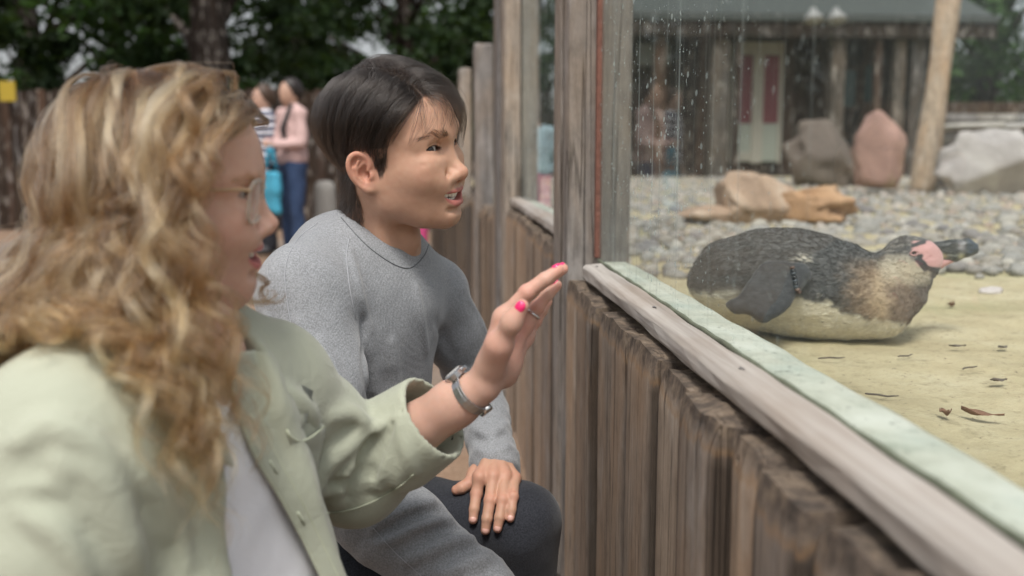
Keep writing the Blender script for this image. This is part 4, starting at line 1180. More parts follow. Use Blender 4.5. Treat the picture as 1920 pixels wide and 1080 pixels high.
def build_teeth(parent, H, c0, s, p):
    mb = MB(); zc, mo, ux = p['mouth_z'], p['mouth_open'], p['lip_x']
    ws = [.0082, .0066, .0074, .0066, .0064, .0070]
    for row, zt, hh in ((1, zc + mo + .0030, .0098), (-1, zc - mo - .0015, .0062)):
        for sy in (1, -1):
            y = 0
            for i, w in enumerate(ws):
                w2 = w * (.98 if row == 1 else .72)
                yc = y + w2 / 2; y += w2 * .97
                xc = ux - .0062 - (0 if row == 1 else .0025) - 15 * yc * yc
                ang = math.atan(30 * yc) * sy
                hgt = hh * (1, .88, .97, .85, .8, .75)[i]
                up = zt + .0060 * (yc / p['mouth_w']) ** 2
                # rounded tooth: small grid box
                V, F = [], []
                nu, nv = 5, 5
                for a in range(nu):
                    for b in range(nv):
                        u = -1 + 2 * a / (nu - 1); v = b / (nv - 1)
                        rad_ = 1 - .16 * v ** 3 * abs(u) ** 3
                        bul = .0022 * (1 - abs(u) ** 2.4) * (1 - .25 * v)
                        yy = u * w2 / 2 * .99 * (1 - .05 * v ** 2)
                        zz = up - row * hgt * v * rad_
                        xx = xc + bul - .0022
                        ca, sa = math.cos(ang), math.sin(ang)
                        lx, ly = (xx - xc), yy
                        V.append(c0 + H @ (np.array([xc + lx * ca + -abs(0) + ly * -sa, sy * yc + lx * sa + ly * ca, zz]) * s))
                for a in range(nu - 1):
                    for b in range(nv - 1):
                        F.append((a*nv + b, (a+1)*nv + b, (a+1)*nv + b + 1, a*nv + b + 1))
                mb.add(V, F)
    o = mb.build('teeth', MAT_TEETH, parent, smooth=True)
    m = o.modifiers.new('thickness', 'SOLIDIFY'); m.thickness = .0015; m.offset = -1
    return o

# ------------------------------------------------------------------ hair as real strands
def hair_obj(name, S, radii, cols, mat, parent):
    """S: (n, k, 3) strand points in world space; radii (n, k) ; cols (n, 3)"""
    n, k, _ = S.shape
    cu = bpy.data.hair_curves.new(name)
    cu.add_curves([k] * n)
    M = np.array(wmat(parent).inverted()) if parent is not None else np.eye(4)
    pts = S.reshape(-1, 3) @ M[:3, :3].T + M[:3, 3]
    if 'position' not in cu.attributes: cu.attributes.new('position', 'FLOAT_VECTOR', 'POINT')
    cu.attributes['position'].data.foreach_set('vector', pts.astype(np.float32).ravel())
    ra = cu.attributes.get('radius') or cu.attributes.new('radius', 'FLOAT', 'POINT')
    ra.data.foreach_set('value', np.broadcast_to(radii, (n, k)).astype(np.float32).ravel())
    cols = np.asarray(cols); pt = cols.ndim == 3
    ca = cu.attributes.new('Col', 'FLOAT_COLOR', 'POINT' if pt else 'CURVE')
    c4 = np.ones((n * k if pt else n, 4), np.float32); c4[:, :3] = cols.reshape(-1, 3)
    ca.data.foreach_set('color', c4.ravel())
    cu.materials.append(mat)
    o = bpy.data.objects.new(name, cu)
    return link(o, parent)
def mat_hair(name, rough=.3, rrough=.35, coat=0.0):
    t = NT(name)
    h = t.n('BsdfHairPrincipled')
    h.model = 'CHIANG'; h.parametrization = 'COLOR'
    t.set(h.inputs['Color'], t.attr('Col'))
    t.set(h.inputs['Roughness'], rough); t.set(h.inputs['Radial Roughness'], rrough)
    t.set(h.inputs['Coat'], coat)
    t.set(h.inputs['Random Roughness'], .2)
    return t.done(h.outputs[0])
# ================================================================== THE MAN
M_D = 1.55
def man_line(q):
    x = q[:, 0]
    return np.interp(x, [-.11, -.060, -.048, -.034, -.022, .004, .014, .020, .030, .036, .048, .060, .070, .078, .1],
                        [-.092, -.092, -.078, -.035, .008, .012, -.036, -.034, -.006, .020, .034, .042, .056, .072, .082])
MP = dict(face_w=.0660, jaw_w=.0490, chin_x=.0925, eye_c=(.0750, .0315, 0.0), lid_r=.0143, lid_up=.0050, lid_lo=.0020, eye_tilt=.0016,
          nose_bridge=.0805, nose_tip=(.1195, -.0390, .0114), mouth_z=-.0735, mouth_w=.0300, mouth_open=.0055, lip_x=.1000, ear_y=.0765, ear_s=.90, ear_z=-.022, eye_w=.0168,
          skin=(.505, .300, .210), blush=(.54, .245, .175), lip=(.43, .15, .135), lidcol=(.36, .19, .12), beard=.22, iris=(.030, .014, .008),
          scalp=(.012, .010, .009), line=man_line,
          moles=[((.050, -.058, -.038), .0016), ((.083, -.030, -.060), .0013), ((.075, -.040, -.088), .0015), ((.078, -.037, -.018), .0011)] + [((.066 - .004 * (i % 3), -.050 - .0016 * (i % 4), -.050 - .0045 * i * .9 + .003 * (i % 3)), .0009 + .0003 * (i % 3)) for i in range(9)])
m_ray = unit(P(735, 290, 1) - CAMP)
m_right = unit(np.cross(m_ray, (0, 0, 1)))
m_vf = unit(np.array([m_ray[0], m_ray[1], 0]))
th = rad(30)
m_f = math.cos(th) * m_right - math.sin(th) * m_vf
m_f = unit(m_f + np.array([0, 0, +.04]))
m_up = unit(np.array([0, 0, 1.0]) - .17 * m_vf)          # head tilts towards the camera
MH = frame_mat(m_f, m_up)
M_S = 1.04
man_eye_mid = P(737, 279, M_D)
M0 = man_eye_mid

def brow_hair(name, pts, n, parent, H, c0, s, f, col, mat, seed, wid=.0035, ln=.0085):
    rg = np.random.default_rng(seed)
    pts = np.array(pts)
    for sy in (1, -1):
        t = rg.random(n) ** .9
        k = np.clip((t * (len(pts) - 1)).astype(int), 0, len(pts) - 2); fr = t * (len(pts) - 1) - k
        b = pts[k] * (1 - fr)[:, None] + pts[k + 1] * fr[:, None]
        taper = np.sin(np.pi * np.clip(t * .85 + .12, 0, 1)) ** .6
        b[:, 2] += rg.normal(0, 1, n) * wid * .5 * taper
        d = pts[k + 1] - pts[k]; d /= np.linalg.norm(d, axis=1, keepdims=True)
        d = d + np.array([0, 0, .75]) * (1 - t)[:, None] + rg.normal(0, .15, (n, 3))
        d /= np.linalg.norm(d, axis=1, keepdims=True)
        S = []
        for q in (0, .35, .7, 1):
            L = b + d * (ln * q)
            L[:, 1] *= sy
            S.append(c0 + (L @ H.T) * s)
        S = np.stack(S, 1)
        X = S.reshape(-1, 3).astype(np.float32)                 # lay the hairs on the skin
        for _ in range(3):
            X = X - grad(f, X) * (f(X) - .0006)[:, None]
        S = X.reshape(S.shape)
        r = np.array([.00011, .0001, .00008, .00003])
        hair_obj(name, S, r, np.tile(col, (n, 1)), mat, parent)
# ------------------------------------------------------------------ clothes: folds laid where a line of sight meets the cloth
def hit(f, px, py, d0=.5, d1=2.6, it=70):
    """first point of f=0 along the line of sight of a photo pixel"""
    v = P(px, py, 1.0) - CAMP; ln = np.linalg.norm(v); v = v / ln
    t = d0 * ln
    for _ in range(it):
        q = (CAMP + v * t)[None].astype(np.float32)
        s = float(f(q)[0])
        if s < 3e-4: break
        t += max(s * .8, 2e-4)
        if t > d1 * ln: return None
    return CAMP + v * t if s < 3e-3 else None
def hits(f, pts, n=4, d0=.5):
    """points of a px polyline, resampled, dropped on the cloth"""
    c, _ = crv([(a, b, 0) for a, b in pts], [1] * len(pts), n)
    out = [hit(f, a, b, d0) for a, b, _z in c]
    return [p for p in out if p is not None]
def with_folds(f0, ridges, valleys=(), d0=.5, k=.012):
    """f0 plus ridges (px polyline, radius) and minus valleys, found on f0's visible surface"""
    items = []
    for sgn, lst in ((1, ridges), (-1, valleys)):
        for pts, r in lst:
            h = hits(f0, pts, 4, d0)
            if len(h) < 2: continue
            h = np.array(h); n = grad(f0, h.astype(np.float32), 2e-3)
            t = np.linspace(0, 1, len(h)); rr = r * (.35 + .65 * np.sin(np.pi * np.clip(t * .9 + .05, 0, 1)))
            # ridges ride a little proud of the cloth, valleys are scooped from above it
            pts3 = h + n * (rr * (.0 if sgn > 0 else .40))[:, None]
            items.append((sgn, pts3, rr, pts3.min(0) - .05, pts3.max(0) + .05))
    def f(Q):
        d = f0(Q)
        for sgn, pts3, rr, lo, hi in items:
            m = ((Q > lo) & (Q < hi)).all(1) & (np.abs(d) < .05)
            if not m.any(): continue
            e = schain(Q[m], pts3, rr)
            d[m] = smin(d[m], e, k) if sgn > 0 else ssub(d[m], e, k)
        return d
    return f
def wrinkle(Q, a, b, fa, fp, amp, seed):
    """creases running round the axis a-b: noise stretched across it"""
    a = np.asarray(a, float); ax = unit(np.asarray(b, float) - a)
    q = Q - a.astype(np.float32); s = q @ ax.astype(np.float32)
    r = q - s[:, None] * ax.astype(np.float32)
    n = fbm(np.concatenate([r * fp + (s * fa)[:, None] * ax.astype(np.float32)], 1), 2, seed)
    return amp * (1 - 2 * np.abs(n))
def fast(f, lo, hi):
    return f
def finger(Q, pts, rs, k=.004):
    return schain(Q, pts, rs, k)
def rest_on(f, pts, r, dirn):
    """move points along a direction until their ball of radius r touches f"""
    out = []
    for p, rr in zip(pts, r):
        q = np.array(p, float)
        for _ in range(40):
            s = float(f(q[None].astype(np.float32))[0]) - rr
            if abs(s) < 3e-4: break
            q = q + np.asarray(dirn) * s * .8
        out.append(q)
    return out
def nail(mb, tip, prev, up, w, ln, sink=.62):
    """a smooth convex nail set into the back of the last joint; w is about the finger's radius"""
    t = unit(np.asarray(tip) - np.asarray(prev)); u = unit(np.asarray(up) - t * np.dot(up, t)); s = np.cross(t, u)
    c = np.asarray(tip) - t * ln * .10 + u * w * sink; V, F = [], []; nu, nv = 14, 8
    for j in range(nv + 1):
        th_ = math.pi * j / nv
        for i in range(nu):
            ph = 2 * math.pi * i / nu
            V.append(c + t * (ln * .56 * math.cos(th_)) + (s * (w * .80 * math.cos(ph)) + u * (w * .52 * math.sin(ph))) * math.sin(th_) ** .8)
    for j in range(nv):
        for i in range(nu): F.append((j*nu + i, j*nu + (i+1) % nu, (j+1)*nu + (i+1) % nu, (j+1)*nu + i))
    mb.add(V, F)
def mat_cloth(name, c1, c2, weave=900, fleck=0.0, rough=.85, bump=.25, sheen=.25, rib=None, wear=.0, low=14, crease=.22):
    t = NT(name); v = t.coord('Object')
    big = t.noise(v, low, 4, .6); fine = t.noise(v, weave, 2, .7)
    c = t.mix(big, c1, c2)
    if fleck:
        fl = t.ramp(t.noise(v, 420, 3, .75), [(.38, (1 - fleck,) * 3), (.62, (1 + fleck * .6,) * 3)])
        c = t.mix(1.0, c, fl, 'MULTIPLY')
    h = fine
    if rib:
        w = t.n('TexWave', wave_type='BANDS', bands_direction='X'); t.set(w.inputs['Vector'], t.coord('Object', rot=rib[1]))
        w.inputs['Scale'].default_value = rib[0]; w.inputs['Distortion'].default_value = .4; w.inputs['Detail'].default_value = 1; 
        h = t.math('ADD', t.math('MULTIPLY', w.outputs['Fac'], rib[2]), t.math('MULTIPLY', fine, .6))
        c = t.mix(rib[3], c, t.ramp(w.outputs['Fac'], [(0, .72), (1, 1.0)]), 'MULTIPLY')
    nb = t.bump(h, bump, .0012)
    nb = t.bump(t.noise(v, 34, 5, .62, 1.2), crease, .006, nb)
    sh = t.bsdf(c, rough, nb, Sheen_Weight=sheen, Specular_IOR_Level=.15, Sheen_Roughness=.5)
    return t.done(sh)
def ribbon(name, A, B, mat, parent, thick=.0016, nv=6, off=0.0, amp=0.0, seed=1):
    """cloth sheet between two 3-D polylines"""
    A = np.asarray(A); B = np.asarray(B); n = len(A); V = []
    for i in range(n):
        for j in range(nv + 1): V.append(A[i] + (B[i] - A[i]) * j / nv)
    V = np.array(V)
    if amp:
        d = vnoise((V * 22).astype(np.float32), seed) * amp
        V = V + d[:, None] * unit(np.cross(A[-1] - A[0], B[0] - A[0]))
    F = np.array([(i*(nv+1)+j, (i+1)*(nv+1)+j, (i+1)*(nv+1)+j+1, i*(nv+1)+j+1) for i in range(n-1) for j in range(nv)])
    o = mesh_np(name, V, F, mat, parent)
    m = o.modifiers.new('thickness', 'SOLIDIFY'); m.thickness = thick; m.offset = 0
    return o
# ================================================================== THE PENGUIN, lying on its belly, chin up
PD = 2.0
def pp(px, py, dd=0.0): return P(px, py, PD + dd)
pen = empty('penguin', (float(pp(1540, 600)[0]), float(pp(1540, 600)[1]), SAND_Z), 'pink faced penguin lying on its belly behind the glass', 'penguin')
p_r = cR.copy(); p_u = np.array([0, 0, 1.0]); p_d = np.cross(p_u, p_r) * 1.0
if np.dot(p_d, cF) < 0: p_d = -p_d
PR = np.stack([p_r, p_d, p_u], 1)
def rot_in(ang):
    c, s = math.cos(ang), math.sin(ang)
    return np.stack([p_r * c + p_u * s, p_d, -p_r * s + p_u * c], 1)
def penguin_body_f(Q):
    d = sell(Q, pp(1490, 530, .02), (.165, .100, .108), rot_in(-.10))
    d = smin(d, sell(Q, pp(1590, 560, .01), (.125, .088, .078), rot_in(-.06)), .05)
    d = smin(d, sell(Q, pp(1395, 520, .03), (.105, .080, .070), rot_in(.38)), .05)
    d = smin(d, schain(Q, [pp(1345, 500, .03), pp(1316, 520, .03)], [.040, .020]), .04)
    d = smin(d, schain(Q, [pp(1600, 530, .01), pp(1648, 531, .0), pp(1682, 512, -.01)], [.064, .046, .037], .03), .03)
    d = smin(d, schain(Q, [pp(1655, 575, .0), pp(1690, 545, -.005)], [.055, .036]), .04)
    d = smin(d, sell(Q, pp(1703, 486, -.01), (.055, .040, .0455), rot_in(.18)), .022)            # head
    d = smin(d, sell(Q, pp(1733, 484, -.01), (.036, .024, .026), rot_in(.12)), .02)
    d = smin(d, scap(Q, pp(1728, 505, -.01), pp(1700, 545, -.01), .022, .034), .03)          # throat
    d = d - .0020 * fbm(Q * np.array([26, 26, 40], np.float32), 2, 71)
    return np.maximum(d, SAND_Z + .001 - Q[:, 2])
def penguin_cols(V):
    v = V - CAMP; dpt = v @ cF; x = 960 + FPX * (v @ cR) / dpt; y = 540 - FPX * (v @ cU) / dpt
    # marks are laid out along the bird's own length (x) and girth (y), both in body space
    n = len(V); nz = fbm((V * 60).astype(np.float32), 3, 3); n2 = fbm((V * np.array([140, 140, 240])).astype(np.float32), 2, 5)
    dark = np.array([.068, .067, .066]); c = np.tile(dark, (n, 1)) * (1 + .35 * n2)[:, None]
    def blend(w, col):
        nonlocal c
        w = np.clip(w, 0, 1)[:, None]; c = c * (1 - w) + np.array(col) * w
    # pale speckled ends of the back feathers
    blend(.16 * sstep(n2, .25, .7), (.18, .18, .18))
    # white belly below a slanting line
    line = np.interp(x, [1300, 1360, 1430, 1480, 1540, 1600, 1650, 1700, 1760], [545, 560, 572, 556, 560, 590, 600, 606, 610]) + nz * 9
    blend(sstep(y, line - 7, line + 9), (.66, .61, .49))
    blend(.30 * sstep(y, line + 25, line + 50) * sstep(nz, -.2, .5), (.56, .48, .33))
    # brown moulting breast and neck
    w = sstep(x + nz * 14, 1555, 1640) * (1 - sstep(x, 1695, 1730)) * sstep(y, 470 + nz * 12, 520) * (1 - sstep(y, line - 12, line + 6))
    blend(.85 * w, (.23, .155, .095)); blend(.55 * w * sstep(n2, 0, .5), (.40, .31, .21))
    w = np.exp(-((x + nz * 8 - 1652) / 18) ** 2) * sstep(y, 490, 535) * (1 - sstep(y, 590, 615)); blend(.7 * w, (.44, .34, .22))
    w = sstep(x + nz * 10, 1650, 1690) * (1 - sstep(x, 1735, 1748)) * sstep(y + nz * 8, 515, 550) * (1 - sstep(y, 590, 606)); blend(.75 * w, (.15, .115, .09))
    # pale cheek and throat
    w = sstep(x + nz * 10, 1638, 1675) * (1 - sstep(x, 1738, 1752)) * sstep(y + nz * 4, 480, 496) * (1 - sstep(y + nz * 8, 512, 545)); blend(.78 * w, (.44, .39, .29))
    w = sstep(x, 1655, 1665) * (1 - sstep(x, 1700, 1712)) * sstep(y, 472 + nz * 6, 482) * (1 - sstep(y, 488, 494)); blend(.6 * w, (.42, .38, .30))
    # crown: dark with flecks
    w = (1 - sstep(y, 470, 480)) * sstep(x, 1640, 1655) ; blend(.8 * w, (.085, .078, .072)); blend(.6 * w * sstep(n2, .15, .5), (.26, .24, .21))
    # wing pit: white tuft
    w = np.exp(-(((x - 1505) / 16) ** 2 + ((y - 487) / 9) ** 2)); blend(w * sstep(n2, -.3, .3), (.62, .57, .47))
    w = np.exp(-(((x - 1365) / 30) ** 2 + ((y - 552) / 9) ** 2)); blend(w * .8, (.55, .52, .44))
    # bare pink face
    xe = 1703 + nz * 2
    w = sstep(x, xe + 4, xe + 11) * sstep(y, 449 - (x - 1750) * .05, 453) * (1 - sstep(y, 497 + (x - 1740) * .12, 503)) * sstep(x - (y - 452) * .35, 1700, 1708)
    blend(w, (.54, .30, .285))
    # dark bands of the face: over the eye, round the eye and down the jaw
    def bar(x0, y0, x1, y1, r, col, k=1.0):
        dx, dy = x1 - x0, y1 - y0; t = np.clip(((x - x0) * dx + (y - y0) * dy) / (dx * dx + dy * dy), 0, 1)
        dd = np.hypot(x - x0 - t * dx, y - y0 - t * dy) + nz * 1.2
        blend(k * (1 - sstep(dd, r - 1.3, r + 1.0)), col)
    bar(1712, 460, 1733, 453, 4.2, (.035, .034, .036)); bar(1699, 466, 1704, 463, 3.2, (.05, .048, .048))
    bar(1720, 484, 1735, 502, 6.8, (.030, .029, .030)); bar(1735, 502, 1756, 507, 5.0, (.030, .029, .030)); bar(1724, 482, 1727, 480, 4.5, (.03, .03, .03))
    bar(1706, 478, 1716, 481, 3.4, (.22, .20, .19))
    bar(1734, 486, 1748, 478, 1.0, (.34, .14, .14), .8)
    # specks on the belly
    for sx, sy in ((1512, 572), (1528, 568), (1582, 605), (1500, 600), (1541, 604)): bar(sx, sy, sx + 2, sy + .5, 1.6, (.10, .08, .06), .8)
    return np.clip(c, 0, 1)
def mat_feather():
    t = NT('penguin_plumage'); c = t.attr('Col'); v = t.pos()
    n = t.noise(t.pos((90, 90, 260)), 1, 4, .65, .6); f = t.noise(v, 520, 3, .7)
    c = t.mix(.28, c, t.ramp(n, [(.30, .50), (.55, 1.0), (.75, 1.0)]), 'MULTIPLY')
    c = t.mix(t.math('MULTIPLY', t.ramp(n, [(.58, 0.0), (.72, 1.0)]), .07), c, (.50, .47, .42))
    h = t.math('ADD', n, t.math('MULTIPLY', f, .5))
    return t.done(t.bsdf(c, .62, t.bump(h, .40, .004), Specular_IOR_Level=.3, Sheen_Weight=.25))
MAT_FEATHER = mat_feather()
lo, hi = pp(1290, 640, -.14), pp(1775, 400, .16)
V, F = sdf_mesh(penguin_body_f, np.minimum(lo, hi) - np.array([.03, .12, .05]), np.maximum(lo, hi) + np.array([.03, .12, .05]), .0023)
V = relax(V, F, 1, .3)
pbody = mesh_np('body', V, F, MAT_FEATHER, pen, cols=penguin_cols(V))
# short feathers standing off the skin: fine strands all over, laid back towards the tail
rg = np.random.default_rng(21)
i = rg.choice(len(V), 15000); p0 = V[i]; nn = grad(penguin_body_f, p0.astype(np.float32), 2e-3).astype(float); cc = penguin_cols(p0)
xpx = 960 + FPX * ((p0 - CAMP) @ cR) / ((p0 - CAMP) @ cF); ypx = 540 - FPX * ((p0 - CAMP) @ cU) / ((p0 - CAMP) @ cF)
keep = ~((xpx > 1702) & (ypx < 507) & (ypx > 440)); p0, nn, cc, xpx = p0[keep], nn[keep], cc[keep], xpx[keep]
back = -p_r + np.where(xpx > 1600, -.5, -.1)[:, None] * p_u + rg.normal(0, .2, p0.shape)
tg = back - nn * (back * nn).sum(1, keepdims=True); tg /= np.linalg.norm(tg, axis=1, keepdims=True) + 1e-9
ln = rg.uniform(.006, .0115, (len(p0), 1)) * np.where(xpx > 1640, .7, 1)[:, None]
S = np.stack([p0, p0 + tg * ln * .5 + nn * .0014, p0 + tg * ln + nn * .0016], 1)
hair_obj('feathers', S, np.broadcast_to(np.array([.00045, .0004, .00012])[None], (len(p0), 3)), np.clip(cc * rg.uniform(.82, 1.28, (len(p0), 1)), 0, .8), mat_vcol('feather_tip', .6, Specular_IOR_Level=.25), pbody)
# bill: horn coloured plates with a hooked dark tip
def bill_f(Q):
    d = schain(Q, [pp(1752, 471, -.01), pp(1785, 467, -.01), pp(1812, 464, -.01)], [.0185, .0172, .0165], .01)
    d = smin(d, schain(Q, [pp(1758, 480, -.01), pp(1790, 478, -.01), pp(1816, 470, -.01)], [.0120, .0118, .011], .01), .006)
    d = smin(d, schain(Q, [pp(1812, 464, -.01), pp(1824, 466, -.01), pp(1829, 470, -.01)], [.0165, .0108, .0058], .004), .008)
    s = (Q - pp(1790, 476, -.01).astype(np.float32)) @ p_d.astype(np.float32)
    d = np.maximum(d, np.abs(s) - .0135)
    d = ssub(d, schain(Q, [pp(1748, 484, -.035), pp(1785, 481, -.035), pp(1822, 474, -.035)], [.004] * 3), .003)      # gape line
    return d - .0007 * fbm(Q * np.array([120, 120, 300], np.float32), 2, 5)
V, F = sdf_mesh(bill_f, np.min([pp(1735, 500, -.05), pp(1845, 440, .04)], axis=0) - .02, np.max([pp(1735, 500, -.05), pp(1845, 440, .04)], axis=0) + .02, .0014)
bx = 960 + FPX * ((V - CAMP) @ cR) / ((V - CAMP) @ cF); by = 540 - FPX * ((V - CAMP) @ cU) / ((V - CAMP) @ cF)
nz = fbm((V * np.array([160, 160, 420])).astype(np.float32), 3, 9)
C = np.tile(np.array([.045, .046, .044]), (len(V), 1)) * (1 + .8 * nz)[:, None]
def bl(w, col):
    global C
    w = np.clip(w, 0, 1)[:, None]; C = C * (1 - w) + np.array(col) * w
bl(.8 * np.exp(-(((bx - 1803) / 7) ** 2 + ((by - 461) / 8) ** 2)), (.34, .33, .34))
bl(.8 * np.exp(-(((bx - 1803) / 6) ** 2 + ((by - 481) / 6) ** 2)), (.40, .38, .24))
bl(.75 * np.exp(-(((bx - 1762) / 12) ** 2 + ((by - 481) / 5) ** 2)), (.52, .38, .17))
bl(.5 * sstep(nz, .15, .5) * sstep(by, 462, 474) * (1 - sstep(bx, 1795, 1805)), (.22, .23, .19))
bl(.9 * sstep(bx, 1811, 1817), (.055, .068, .082))
mesh_np('bill', V, F, mat_vcol('horny_bill', .38, Specular_IOR_Level=.4), pen, cols=np.clip(C, 0, 1))
# fleshy base of the lower bill
def flesh_f(Q): 
    d = schain(Q, [pp(1732, 494, -.014), pp(1760, 494, -.012), pp(1786, 487, -.01)], [.012, .0105, .0055], .006)
    return smin(d, scap(Q, pp(1738, 485, -.016), pp(1754, 477, -.014), .0075, .006), .006)
V, F = sdf_mesh(flesh_f, np.min([pp(1718, 512, -.05), pp(1800, 470, .03)], axis=0) - .015, np.max([pp(1718, 512, -.05), pp(1800, 470, .03)], axis=0) + .015, .0016)
mesh_np('fleshy_gape', V, F, plain('pink_bare_skin', (.52, .285, .27), .5, .14, 120, .2), pen)
# eye, half shut
ec = hit(penguin_body_f, 1714, 474, 1.6)
R = frame_mat(unit(CAMP - ec), (0, 0, 1)); V, F, C = sphere_grid(ec + cF * .0042, .0062, R, 24, 16, lambda th, ph: (.006, .005, .005) if th < .5 else (.09, .05, .035))
mesh_np('eye', V, F, MAT_EYE, pen, cols=C)
mb = MB()
for pts in ([(1706, 476), (1710, 471), (1716, 470.5), (1722, 473)], [(1706, 476), (1711, 478.5), (1717, 478), (1722, 473)]):
    h = [ec + (pp(a, b_) - pp(1714, 474)) - cF * (.0022 - .00002 * (a - 1714) ** 2) for a, b_ in pts]; mb.tube(crv(h, [1] * 4, 4)[0], .0018, 7)
mb.build('eyelid', plain('pink_eyelid', (.42, .24, .23), .5, .15, 100), pen, smooth=True)
# near flipper, bent at the wrist, held out along the ground
fl = [pp(1492, 528, -.085), pp(1448, 525, -.115), pp(1425, 556, -.125), pp(1428, 588, -.12), pp(1424, 604, -.115)]
def flip_f(Q):
    d = schain(Q, [pp(1496, 520, -.075), pp(1455, 530, -.105), pp(1440, 560, -.118), pp(1428, 592, -.120)], [.030, .034, .034, .012], .03)
    d = smin(d, schain(Q, [pp(1445, 520, -.10), pp(1415, 560, -.115), pp(1380, 576, -.11), pp(1345, 572, -.095)], [.020, .018, .012, .006], .02), .025)
    nrm_ = unit(-cF + .35 * np.array([0, 0, 1.0])); s = (Q - pp(1440, 550, -.112).astype(np.float32)) @ nrm_.astype(np.float32)
    d = smax(d, np.abs(s) - .0115, .010)
    return np.maximum(d - .0010 * fbm(Q * 40, 2, 81), SAND_Z + .0005 - Q[:, 2])
V, F = sdf_mesh(flip_f, np.min([pp(1320, 620, -.2), pp(1530, 470, .0)], axis=0) - .02, np.max([pp(1320, 620, -.2), pp(1530, 470, .0)], axis=0) + .02, .0022)
n2 = fbm((V * 130).astype(np.float32), 2, 6); cx = np.tile(np.array([.030, .031, .034]), (len(V), 1)) * (1 + .4 * n2)[:, None]
mesh_np('flipper', relax(V, F, 1, .3), F, MAT_FEATHER, pen, cols=np.clip(cx, 0, 1))
# tail fringe and beaded wing band
mb = MB(); rg_ = random.Random(3)
for k in range(16):
    a = pp(1322 + rg_.uniform(-4, 8), 492 + k * 3.4, .03 + rg_.uniform(-.02, .02)); e = a + (-p_r * rg_.uniform(.018, .036) + p_u * rg_.uniform(-.012, .006)); mb.tube([a + p_r * .02, a, e], [.003, .0026, .0006], 5)
mb.build('tail', plain('tail_feather', (.05, .05, .052), .7, .3, 60), pen, smooth=True)
band = MB(); cols_ = [(.10, .055, .04), (.016, .017, .02), (.045, .055, .065), (.014, .015, .018), (.05, .06, .07), (.016, .017, .02), (.05, .06, .07), (.17, .11, .09), (.12, .07, .055)]
bp = crv([(1485, 502, 0), (1487, 513, 0), (1490, 527, 0), (1492, 538, 0), (1497, 548, 0)], [1] * 5, 8)[0]
def bf_(Q): return np.minimum(flip_f(Q), penguin_body_f(Q))
for k in range(9):
    q = bp[min(len(bp) - 1, int(k * (len(bp) - 1) / 8))]; h = hit(bf_, q[0], q[1], 1.6)
    if h is None: continue
    m = MB(); t2 = unit(pp(1497, 548) - pp(1485, 502)); c_ = h - cF * .003
    m.tube([c_ - t2 * .0028, c_ - t2 * .0020, c_ + t2 * .0020, c_ + t2 * .0028], [.0030, .0048, .0048, .0030], 12)
    m.build('bead', plain('glass_bead', cols_[k], .25, .1, 60), pen, smooth=True)
# ------------------------------------------------------------------ the man: crouching, hand on his raised left knee
man = empty('person', (float(P(640, 900, 1.66)[0]), float(P(640, 900, 1.66)[1]), 0.0),
            'crouching dark haired man in a grey sweater, one hand resting on his knee', 'person')
mS1, mE1, mW1 = P(574, 556, 1.47), P(612, 890, 1.40), P(905, 1110, 1.34)
mS2, mE2, mW2 = P(812, 552, 1.76), P(884, 700, 1.86), P(929, 868, 1.66)
m_neck = P(710, 466, 1.62)
m_ts = unit(mS2 - mS1); m_tu = unit(P(712, 470, 1.61) - P(630, 960, 1.68)); m_tf = unit(np.cross(m_ts, m_tu)) * 1.0
if np.dot(m_tf, cR) < 0: m_tf = -m_tf
m_tu = unit(np.cross(m_tf, m_ts)); m_tu = m_tu if m_tu[2] > 0 else -m_tu
MT = np.stack([m_tf, m_ts, m_tu], 1)
mK2, mA2 = P(968, 985, 1.625), P(975, 1480, 1.74)
mH2, mH1 = P(640, 1010, 1.76), P(560, 1040, 1.58)
mK1, mA1 = P(830, 1220, 1.36), P(560, 1330, 1.62)

def man_head_f(Q):
    L = ((Q - M0.astype(np.float32)) @ MH.astype(np.float32)) / M_S
    return head_sdf(L, MP) * M_S
m_hw = lambda x, y, z: M0 + MH @ (np.array((x, y, z)) * M_S)
def man_neck_f(Q):
    d = schain(Q, [m_hw(-.030, 0, -.040), lerp(m_hw(-.034, 0, -.09), m_neck, .5), m_neck, m_neck + np.array([0, 0, -.08])], [.054, .0530, .057, .080], .03)
    for sy in (1, -1):      # neck muscle from behind the ear to the collar bone
        d = smin(d, scap(Q, m_hw(-.018, .052 * sy, -.055), m_neck + MT @ np.array([.055, .022 * sy, -.03]), .013, .011), .022)
    d = smin(d, sell(Q, lerp(m_hw(.02, 0, -.12), m_neck + MT @ np.array([.05, 0, 0]), .45), (.016, .014, .018)), .02)
    return d
def man_skin_f(Q):
    return smin(man_head_f(Q), man_neck_f(Q), .022)

